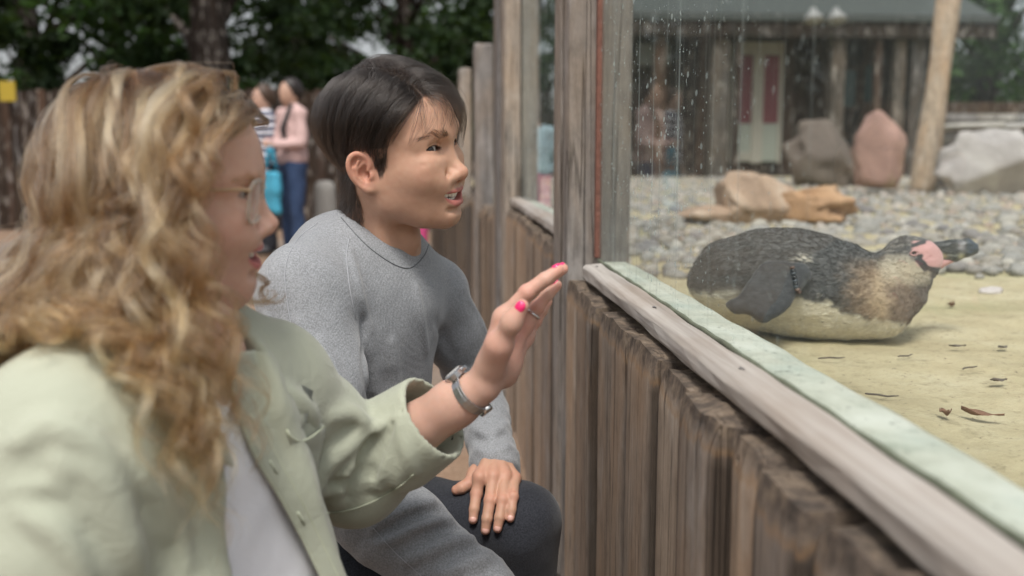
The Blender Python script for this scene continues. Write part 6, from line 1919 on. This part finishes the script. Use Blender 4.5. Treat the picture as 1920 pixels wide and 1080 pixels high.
# the nape: short hair lying on the neck
ok_ = (Lm[:, 0] < -.030) & (Lm[:, 2] < -.020) & (Lm[:, 2] > -.118 + .9 * np.abs(Lm[:, 1]) ** 1.1 * .5) & (np.abs(Lm[:, 1]) < .062)
pi_ = rg.choice(np.flatnonzero(ok_), 3600); p0 = Vm[pi_]; nn = grad(man_skin_f, p0.astype(np.float32)).astype(float)
dn = np.array([0, 0, -1.0]) - .25 * MH[:, 0] + rg.normal(0, .12, p0.shape); dn -= nn * (dn * nn).sum(1, keepdims=True); dn = nrm(dn)
l_ = (rg.uniform(.022, .036, len(p0)) * np.interp(Lm[pi_, 2], [-.115, -.07], [.45, 1.0]))[:, None]; lf_ = np.interp(Lm[pi_, 2], [-.115, -.06], [.0015, .015])[:, None] * rg.random((len(p0), 1))
Sn = np.stack([p0 + dn * l_ * u + nn * lf_ * math.sin(min(1, u * 1.3) * 1.57) + nn * .0006 for u in np.linspace(0, 1, K)], 1)
W = np.concatenate([W, Sn]); N2 = len(W); colr = np.concatenate([colr, np.array([.0125, .0095, .008]) * rg.uniform(.5, 1.6, (len(Sn), 1))])
rad_h = np.broadcast_to(.000135 * (1 - .75 * sv ** 3)[None], (N2, K))
hair_m = hair_obj('hair', W, rad_h, colr, MAT_HAIR, man)
brow_hair('eyebrow', [(.0925, .012, .0205), (.0910, .022, .0225), (.085, .036, .0240), (.072, .050, .0175)], 230, man, MH, M0, M_S, man_head_f, (.035, .023, .016), MAT_HAIR, 3, wid=.0028, ln=.0075)

# --- the woman's: long loose curls, darker underneath
rg = np.random.default_rng(5)
N, K = 11000, 52
R0 = scalp_roots(rg, N - 1800, woman_line).astype(np.float64)
Rx = scalp_roots(rg, 16000, woman_line).astype(np.float64); Rx = Rx[(Rx[:, 0] > .040)][:1800]; R0 = np.concatenate([R0, Rx]); N = len(R0)
kc = 360
cen = rg.choice(N, kc, replace=False)
idx = np.argmin(((R0[:, None] - R0[cen][None]) ** 2).sum(2), 1)
gl = WH.T @ np.array([0, 0, -1.0])
G = R0[cen].copy()                                   # one guide per lock
gn = kc
glen = np.interp(G[:, 2], [-.06, .03, .11], [.30, .40, .47]) * rg.uniform(.82, 1.1, gn)
front = sstep(G[:, 0], .01, .06)
glen = glen * lerp(.92, 1.0, front) * np.where(front > .3, rg.uniform(.80, .98, gn), 1.0)
hmax = np.interp(G[:, 2], [-.06, .02, .10], [.020, .034, .036]) * rg.uniform(.35, 1.15, gn) * lerp(1, 1.15, front) * lerp(1, 1.35, sstep(G[:, 2], .05, .10) * sstep(G[:, 0], -.06, .0)) * lerp(1, 1.75, sstep(-G[:, 0], .015, .07) * (1 - sstep(G[:, 2], .03, .085)))
pa, pb = (.083, .012, .080), (-.075, .008, .105)
q = G.copy(); path = [q.copy()]; vel = np.zeros((gn, 3)); free = np.zeros(gn, bool)
spread = rg.normal(0, .10, (gn, 3))
def body_f(Q): return smin(woman_torso_f(Q) - .030, schain(Q, [wS1, wE1], [.082, .078]), .04)
fr_j = rg.normal(0, 1, gn)
for k in range(1, K):
    s = k / (K - 1); st = (glen / (K - 1))[:, None] / W_S
    v, t = seg_away(q, pa, pb)
    n = grad(skull_f, q.astype(np.float32)).astype(float)
    dist = skull_f(q.astype(np.float32)).astype(float)
    d = nrm(v) * .75 + gl * .75 + spread * .6
    d = d + np.array([1, 0, 0]) * (.45 * sstep(G[:, 0], .045, .075) * (1 - sstep(np.full(gn, s), .06, .12)))[:, None]
    d = d + np.array([-1, 0, 0]) * (.62 * front * (1 - sstep(np.full(gn, s), .20, .34)))[:, None]
    d = d - n * (d * n).sum(1, keepdims=True)
    out = q - np.array([-.008, 0, 0]); out = out - gl * (out @ gl)[:, None]
    fall = gl + np.array([-.22, 0, 0]) * (sstep(-G[:, 0], .0, .06) * (1 - sstep(np.full(gn, s), .35, .7)))[:, None] + nrm(out) * (.42 * (1 - sstep(np.full(gn, s), .3, .75)))[:, None] + spread * .55
    fall = fall + np.array([.30, 0, 0]) * (front * sstep(np.full(gn, s), .42, .6) * (1 - sstep(np.full(gn, s), .8, 1)))[:, None]
    lw = sstep(-(q @ -gl) * -1, -.02, .03)            # below the ears the locks hang free
    low = sstep((q @ gl), -.01, .045)[:, None]
    dd = nrm(nrm(d) * (1 - low) + nrm(fall) * low)
    vel = nrm(vel * .55 + dd) if k > 1 else dd
    q = q + vel * st
    h = hmax * (1 - (1 - min(1, s * 2.6)) ** 2)
    dist = skull_f(q.astype(np.float32)).astype(float); n = grad(skull_f, q.astype(np.float32)).astype(float)
    push = np.maximum(h + .002 - dist, 0); pull = np.where(low[:, 0] < .3, np.minimum(h + .004 - dist, 0) * .6, 0)
    q = q + n * (push + pull)[:, None]
    lim = np.interp(q[:, 2], [-.30, -.20, -.13, -.09, -.02, .02, .05, .075], [.026, .020, .004, -.012, -.014, .008, .044, .10]) - .010 * np.abs(fr_j)
    over = np.maximum(q[:, 0] - lim, 0) * (np.abs(q[:, 1]) < .11)
    q[:, 0] -= over; q[:, 1] += np.where(q[:, 1] < 0, -1, 1) * over * .5 * (q[:, 2] > -.14)
    qw = (W0 + (q @ WH.T) * W_S).astype(np.float32)
    bd = body_f(qw); m = bd < .004 + .012 * 1
    if m.any():
        g = grad(body_f, qw[m]); q[m] += ((g * (.016 - bd[m])[:, None]) @ WH) / W_S * .8
    path.append(q.copy())
path = np.stack(path, 1)                              # (locks, K, 3)
sv = np.linspace(0, 1, K)
tan = np.gradient(path, axis=1); tan /= np.linalg.norm(tan, axis=2, keepdims=True) + 1e-9
a1 = np.cross(tan, np.array([.3, .2, 1.0])[None, None]); a1 /= np.linalg.norm(a1, axis=2, keepdims=True) + 1e-9
a2 = np.cross(tan, a1)
amp = (.0025 + .0125 * sstep(sv, .08, .65))[None] * rg.uniform(.6, 1.25, (gn, 1))
wl = rg.uniform(.058, .098, gn); ph = rg.uniform(0, 6.28, gn)
arg = (2 * np.pi * glen / wl)[:, None] * (sv ** 1.08)[None] + ph[:, None]
sg = np.where(rg.random(gn) < .5, 1, -1)[:, None]
lock = path + (a1 * (amp * np.cos(arg))[..., None] + a2 * (amp * sg * np.sin(arg) * .8)[..., None])
# strands of each lock: root where it grows, then gathered into the lock, with a spread of their own
ro = R0 - R0[cen][idx]
gat = (1 - sstep(sv, .0, .22))[None, :, None]
width = (.0011 + .0025 * np.sin(np.pi * np.clip(sv * .85 + .05, 0, 1)) ** 1)[None, :, None]
e1, e2 = rg.normal(0, 1, (N, 1, 1)), rg.normal(0, 1, (N, 1, 1))
loose = rg.random((N, 1, 1)) ** 8 * 2.6 + .72
phs = rg.normal(0, .22, (N, 1))
argN = arg[idx] + phs
S = path[idx] + a1[idx] * (amp[idx] * np.cos(argN))[..., None] + a2[idx] * (amp[idx] * sg[idx] * np.sin(argN) * .8)[..., None]
S = S + ro[:, None] * (gat * .95 + .05) + (a1[idx] * e1 + a2[idx] * e2) * width * loose * (1 - gat)
S = S * 1.0
S[:, 0] = R0; 
cutt = rg.uniform(.80, 1.0, N)                         # uneven ends
kk = (sv[None] * cutt[:, None]) * (K - 1); k0 = np.clip(kk.astype(int), 0, K - 2); fr = (kk - k0)[..., None]
ii = np.arange(N)[:, None]
S = S[ii, k0] * (1 - fr) + S[ii, k0 + 1] * fr
fz = rg.choice(N, 90, replace=False)                  # frizz that stands off the head
S[fz] += (nrm(R0[fz])[:, None] * (.020 * rg.random((90, 1, 1))) + rg.normal(0, .006, (90, 1, 3))) * np.sin(np.pi * np.clip(sv * 1.6, 0, 1))[None, :, None]
W = W0 + (S.reshape(-1, 3) @ WH.T).reshape(S.shape) * W_S
tone = rg.random(gn)
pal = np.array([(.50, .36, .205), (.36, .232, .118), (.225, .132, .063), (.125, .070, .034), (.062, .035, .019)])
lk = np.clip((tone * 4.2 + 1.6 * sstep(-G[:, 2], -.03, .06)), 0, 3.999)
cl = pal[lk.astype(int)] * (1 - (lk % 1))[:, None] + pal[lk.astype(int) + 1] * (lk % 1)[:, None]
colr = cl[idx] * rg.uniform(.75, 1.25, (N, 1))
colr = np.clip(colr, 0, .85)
rad_h = np.broadcast_to(.00021 * (1 - .7 * sv ** 4)[None], (N, K))
MAT_HAIR_FAIR = mat_hair('fair_hair_strands', .30, .45)
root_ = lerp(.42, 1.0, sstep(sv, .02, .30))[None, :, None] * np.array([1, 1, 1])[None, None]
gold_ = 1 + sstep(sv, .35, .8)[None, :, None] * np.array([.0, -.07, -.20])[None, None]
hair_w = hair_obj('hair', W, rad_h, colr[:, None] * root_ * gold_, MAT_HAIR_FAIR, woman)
brow_hair('eyebrow', [(.0915, .012, .014), (.0905, .022, .0185), (.084, .036, .0215), (.072, .048, .0165)], 200, woman, WH, W0, W_S, woman_head_f, (.22, .13, .075), MAT_HAIR_FAIR, 7, wid=.0028, ln=.0075)
# ================================================================== small things worn
def mat_clear(name, tint, k=.35, rough=.05):
    t = NT(name)
    tr = t.n('BsdfTransparent'); tr.inputs['Color'].default_value = (*tint, 1)
    g = t.bsdf(tint, rough, None, Specular_IOR_Level=.7)
    fr = t.n('Fresnel'); fr.inputs['IOR'].default_value = 1.5
    front = t.math('SUBTRACT', 1.0, t.n('NewGeometry').outputs['Backfacing'])
    m = t.n('MixShader'); t.t.links.new(t.math('ADD', t.math('MULTIPLY', fr.outputs[0], front), k, clamp=True), m.inputs[0]); t.t.links.new(tr.outputs[0], m.inputs[1]); t.t.links.new(g, m.inputs[2])
    return t.done(m.outputs[0])
MAT_FRAME = mat_clear('clear_acetate', (.80, .76, .70), .30)
MAT_TEMPLE = mat_clear('honey_acetate', (.66, .50, .32), .5)
MAT_LENS = mat_clear('spectacle_lens', (.97, .98, .98), .0, .01)
MAT_STEEL = plain('brushed_steel', (.52, .52, .53), .28, .06, 200, 0, Metallic=1.0)
MAT_SILVER = plain('silver', (.70, .69, .68), .18, .05, 100, 0, Metallic=1.0)
# spectacles
gx = .1010
gl_ = empty('glasses', tuple(w_hw(gx, 0, 0)), 'clear framed glasses with honey coloured arms on the fair haired woman', 'glasses')
rim_c = []
for sy in (1, -1):
    loop = []
    for a in np.linspace(0, 2 * math.pi, 41)[:-1]:
        ca, sa = math.cos(a), math.sin(a); e = .62
        y = .0265 * math.copysign(abs(ca) ** e, ca); z = .0215 * math.copysign(abs(sa) ** e, sa)
        loop.append(w_hw(gx - .0045 * (abs(y * 0 + sy * .033 + y) / .06) ** 2 * 1.6 - .10 * (z) * -1 * .6, sy * .033 + y, z - .005))
    mb = MB(); mb.tube(loop + loop[:1], .0016, 8, cap=False); r_ = mb.build('rim', MAT_FRAME, gl_, smooth=True)
    c_ = np.mean(loop, axis=0); ls = MB(); n_ = len(loop); V = [c_ + WH[:, 0] * .0015] + loop
    ls.add(V, [(0, 1 + k, 1 + (k + 1) % n_) for k in range(n_)]); o = ls.build('lens', MAT_LENS, r_, smooth=True)
    m = o.modifiers.new('thickness', 'SOLIDIFY'); m.thickness = .0015
    tp, rr = crv([(.0955, .0605, .008), (.085, .066, .009), (.050, .0725, .007), (.010, .0770, .003), (-.014, .0800, -.002), (-.028, .0790, -.022), (-.030, .0770, -.035)], [.0018, .0017, .0016, .0016, .0018, .0018, .0016], 6)
    mb = MB(); mb.tube([w_hw(x, y * sy, z) for x, y, z in tp], rr, 8); mb.build('temple_arm', MAT_TEMPLE, gl_, smooth=True)
mb = MB(); mb.tube([w_hw(*q) for q in crv([(gx - .0005, -.0075, .004, ), (gx + .0025, 0, .007), (gx - .0005, .0075, .004)], [1] * 3, 6)[0]], .0018, 8); mb.build('bridge', MAT_FRAME, gl_, smooth=True)
# watch
wa = unit(wW2 - wE2); wc = lerp(wE2, wW2, .915); fa = unit(wa + .10 * cU)
bk = unit(P(870, 690, 1.14) - P(905, 718, 1.14)); bk = unit(bk - fa * np.dot(bk, fa)); sd = np.cross(fa, bk)
watch = empty('wristwatch', tuple(wc), 'steel wristwatch on a link bracelet round the raised wrist', 'watch')
lk_me = None; nlk = 26
for k in range(nlk):
    a = 2 * math.pi * k / nlk; rx, ry = .0250, .0272
    if k in (0, 1, 25): continue
    c = wc + bk * (rx * math.cos(a)) + sd * (ry * math.sin(a)); tang = unit(-bk * math.sin(a) * rx + sd * math.cos(a) * ry); nr = np.cross(tang, fa)
    M = Matrix(np.vstack([np.hstack([np.stack([tang, fa, nr], 1), c[:, None]]), [0, 0, 0, 1]]).tolist())
    if lk_me is None:
        mb = MB(); mb.box((-.0035, -.0058, -.0012), (.0035, .0058, .0012)); mb.box((-.0038, -.0026, -.0016), (.0038, .0026, .0016)); o = mb.build('link', MAT_STEEL, None); lk_me = o.data; o.parent = watch
        bevel(o, .0005, 2)
    else:
        o = bpy.data.objects.new('link', lk_me); COL.objects.link(o); o.parent = watch; bevel(o, .0005, 2)
    o.matrix_world = M
c = wc + bk * .0275
mb = MB(); mb.tube([c - bk * .003, c + bk * .0035, c + bk * .0048], [.0125, .0130, .0112], 28); case = mb.build('case', MAT_STEEL, watch)
mb = MB(); mb.tube([c + bk * .0049, c + bk * .0053], .0102, 28); mb.build('dial', plain('pale_dial', (.7, .7, .68), .2), case)
mb = MB(); q = c + fa * .0138; mb.tube([q - fa * .001, q + fa * .003], .0024, 10); mb.build('crown', MAT_STEEL, case)
c = wc - bk * .0255 + cF * -.006
mb = MB(); mb.tube([c - fa * .0075, c + fa * .0075], .0048, 10); mb.build('clasp', MAT_SILVER, watch, smooth=True)
# ring
rc = lerp(w_fing[2][0][0], w_fing[2][0][1], .62); rd = unit(w_fing[2][0][1] - w_fing[2][0][0])
u_ = unit(np.cross(rd, cU)); v_ = np.cross(rd, u_)
ring = empty('ring', tuple(rc), 'thin silver ring on the ring finger of the raised hand', 'ring')
mb = MB(); mb.tube([rc + .0100 * (u_ * math.cos(a) + v_ * math.sin(a)) for a in np.linspace(0, 2 * math.pi, 29)], .0014, 8, cap=False); mb.build('band', MAT_SILVER, ring, smooth=True)

# overshirt: collar, far front panel with placket and pocket, seams
def collar_side(sg):
    A, B = [], []
    for a in np.linspace(-.25, 1, 16):
        th_ = math.pi - sg * a * math.radians(150)
        fw = max(0, a)
        A.append(wt(.060 * math.cos(th_) - .004, .062 * math.sin(th_), .040 - .062 * fw ** 1.6))
        B.append(wt((.090 + .012 * fw) * math.cos(th_) - .006 + .012 * fw, (.096 + .004 * fw) * math.sin(th_), -.018 - .058 * fw ** 1.3 - .02 * max(0, fw - .8)))
    return A, B
for sg_ in (1, -1):
    A, B = collar_side(sg_)
    for L_ in (A, B):
        q = np.array(L_)
        for _ in range(10):
            s_ = np.minimum(woman_shirt_f(q.astype(np.float32)), woman_neck_f(q.astype(np.float32))) - .005; g_ = grad(lambda X: np.minimum(woman_shirt_f(X), woman_neck_f(X)), q.astype(np.float32), 2e-3)
            q = q + g_ * np.maximum(-s_, 0)[:, None] * .8
        L_[:] = list(q)
    o = ribbon('collar', A, B, MAT_GREEN, shirt, .0022, 6, amp=.002, seed=3)
A = crv([(418, 676, 0), (428, 720, 0), (442, 778, 0), (474, 858, 0), (520, 936, 0), (560, 1010, 0), (604, 1100, 0), (650, 1190, 0)], [.985, .972, .965, .963, .968, .985, .995, 1.01], 6)
A = [P(x, y, d) for (x, y, _), d in zip(*A)]
B = crv([(505, 668, 0), (528, 715, 0), (556, 765, 0), (582, 832, 0), (598, 905, 0), (606, 985, 0), (645, 1100, 0), (690, 1190, 0)], [1.045, 1.035, 1.030, 1.030, 1.035, 1.045, 1.06, 1.08], 6)
B = [P(x, y, d) for (x, y, _), d in zip(*B)]
nv = 14; V = []
for i in range(len(A)):
    ax_ = unit(np.cross(A[min(i + 1, len(A) - 1)] - A[max(i - 1, 0)], B[i] - A[i]))
    if np.dot(ax_, cF) > 0: ax_ = -ax_
    for j in range(nv + 1):
        u = j / nv; p = lerp(A[i], B[i], u)
        V.append(p + ax_ * (.016 * math.sin(math.pi * u) + .004 * math.sin(u * 7 + i * .16) * math.sin(math.pi * u) + .0022 * (u < .24) ))
V = np.array(V); V = V + .003 * vnoise((V * 24).astype(np.float32), 5)[:, None] * np.sin(np.pi * np.tile(np.linspace(0, 1, nv + 1), len(A)))[:, None] * -cF
def _under(Q): return np.minimum(np.minimum(woman_shirt_f(Q), woman_tee_f(Q)), woman_neck_f(Q))
for _ in range(14):                       # the panel lies over whatever is beneath it
    s_ = _under(V.astype(np.float32)) - .006
    bad = s_ < 0
    if not bad.any(): break
    ray_ = V[bad] - CAMP; ray_ /= np.linalg.norm(ray_, axis=1, keepdims=True); V[bad] -= ray_ * np.maximum(-s_[bad], .001)[:, None]
Vg = V.reshape(len(A), nv + 1, 3)
for j_, lim_ in ((nv, .10), (nv - 1, .07), (nv - 2, .035)):          # its far edge is sewn to the shirt
    mv = np.zeros(len(A))
    for _ in range(14):
        q = Vg[:, j_]; ray_ = q - CAMP; ray_ /= np.linalg.norm(ray_, axis=1, keepdims=True)
        st_ = np.clip((_under(q.astype(np.float32)) - .002) * .8, -.004, np.minimum(.006, lim_ - mv)); mv += st_; Vg[:, j_] = q + ray_ * st_[:, None]
Vs_ = Vg.copy()
for _ in range(4):
    Vs_[1:-1, 1:-1] = (Vs_[1:-1, 1:-1] * 2 + Vs_[:-2, 1:-1] + Vs_[2:, 1:-1] + Vs_[1:-1, :-2] + Vs_[1:-1, 2:]) / 6
V = Vs_.reshape(-1, 3)
F = np.array([(i*(nv+1)+j, (i+1)*(nv+1)+j, (i+1)*(nv+1)+j+1, i*(nv+1)+j+1) for i in range(len(A)-1) for j in range(nv)])
fp = mesh_np('front_panel', V, F, MAT_GREEN, shirt); m = fp.modifiers.new('thickness', 'SOLIDIFY'); m.thickness = .0018; m.offset = 0
Vg = V.reshape(len(A), nv + 1, 3)
def on_panel(i, u):
    j = u * nv; a = int(min(j, nv - 1)); i0 = int(min(i, len(A) - 2)); f2 = i - i0
    return lerp(lerp(Vg[i0, a], Vg[i0, a + 1], j - a), lerp(Vg[i0 + 1, a], Vg[i0 + 1, a + 1], j - a), f2)
for u in (.03, .26):
    mb = MB(); mb.tube([on_panel(i, u) - cF * .0016 for i in np.linspace(3, len(A) - 2, 60)], .0006, 5); mb.build('stitching', MAT_STITCH, fp, smooth=True)
for i in (13.5, 20.0, 27.5):
    p = on_panel(i, .14); t1 = unit(on_panel(i + .6, .14) - on_panel(i - .6, .14))
    mb = MB(); mb.tube([p - t1 * .008 - cF * .0018, p + t1 * .008 - cF * .0018], .0016, 6); b_ = mb.build('buttonhole', MAT_STITCH, fp, smooth=True)
    mb = MB(); mb.tube([p - t1 * .006 - cF * .0031, p + t1 * .006 - cF * .0031], .0006, 5); mb.build('slit', plain('dark_slit', (.05, .06, .04), .9), b_, smooth=True)
def _cover(Q): return np.minimum(woman_shirt_f(Q), _under(Q))
def pk_line(pts):
    out = []
    for x, y in crv([(a_, b_, 0) for a_, b_ in pts], [1] * len(pts), 4)[0][:, :2]:
        h = hit(_cover, x, y, .45); out.append((h if h is not None else P(x, y, 1.03)) - unit(P(x, y, 1) - CAMP) * .009)
    return np.array(out)
fa_, fb_ = pk_line([(538, 806), (546, 840), (558, 880), (570, 908)]), pk_line([(608, 800), (604, 838), (596, 876), (588, 908)])
n7 = 12; pv = []
for i in range(len(fa_)):
    lf = .020 * (1 - i / (len(fa_) - 1)) ** 1.3 + .002
    for j in range(n7 + 1):
        u = j / n7; pv.append(lerp(fa_[i], fb_[i], u) - cF * (lf * math.sin(math.pi * u) ** .7) - cU * (.010 * math.sin(math.pi * u) * max(0, 1 - i / 4)))
pf = np.array([(i*(n7+1)+j, (i+1)*(n7+1)+j, (i+1)*(n7+1)+j+1, i*(n7+1)+j+1) for i in range(len(fa_)-1) for j in range(n7)])
pk = mesh_np('pocket', np.array(pv), pf, MAT_GREEN, shirt); m = pk.modifiers.new('thickness', 'SOLIDIFY'); m.thickness = .0018; m.offset = 0
mb = MB(); mb.tube([np.array(p) for p in pv[:n7 + 1]], .0013, 6); mb.build('hem', MAT_STITCH, pk, smooth=True)
ba_, bb_ = pk_line([(536, 792), (538, 806), (542, 825)]), pk_line([(604, 796), (608, 806), (607, 825)])
ribbon('pocket_back', [p + cF * .004 for p in ba_], [p + cF * .004 for p in bb_], MAT_GREEN, pk, .0016, 6)
for pts in ([(612, 962), (650, 958), (700, 940), (745, 915), (775, 890)],):
    h = hits(woman_shirt_f, pts, 5, .45)
    if len(h) > 3:
        mb = MB(); mb.tube([p - unit(p - CAMP) * .0012 for p in h], .0007, 5); mb.build('stitching', MAT_STITCH, shirt, smooth=True)
# ribbed collar and cuff seams of the sweater
for pts in ([(640, 408), (668, 440), (700, 470), (740, 496), (770, 502), (795, 480), (806, 452)],):
    h = hits(man_sweater_f, pts, 6, 1.15)
    if len(h) > 3:
        mb = MB(); mb.tube([p - cF * .0004 for p in h], .0008, 5); mb.build('seam', plain('dark_seam', (.13, .135, .145), .9), sweater, smooth=True)
# weeds at the foot of the fence
MAT_WEED = mat_leaf('weed_leaf', (.04, .10, .02), (.07, .16, .03), (.10, .20, .04))
for px, py, s in ((1022, 1052, 9),):
    b = Pz(px, py, 0.0); wd = empty('weed', tuple(b), 'small green weed at the foot of the fence beside the knee', 'plant')
    crown('leaves', [(b[0], b[1], .03, .04), (b[0] + .03, b[1] + .04, .025, .03)], 90, .018, MAT_WEED, wd, s)
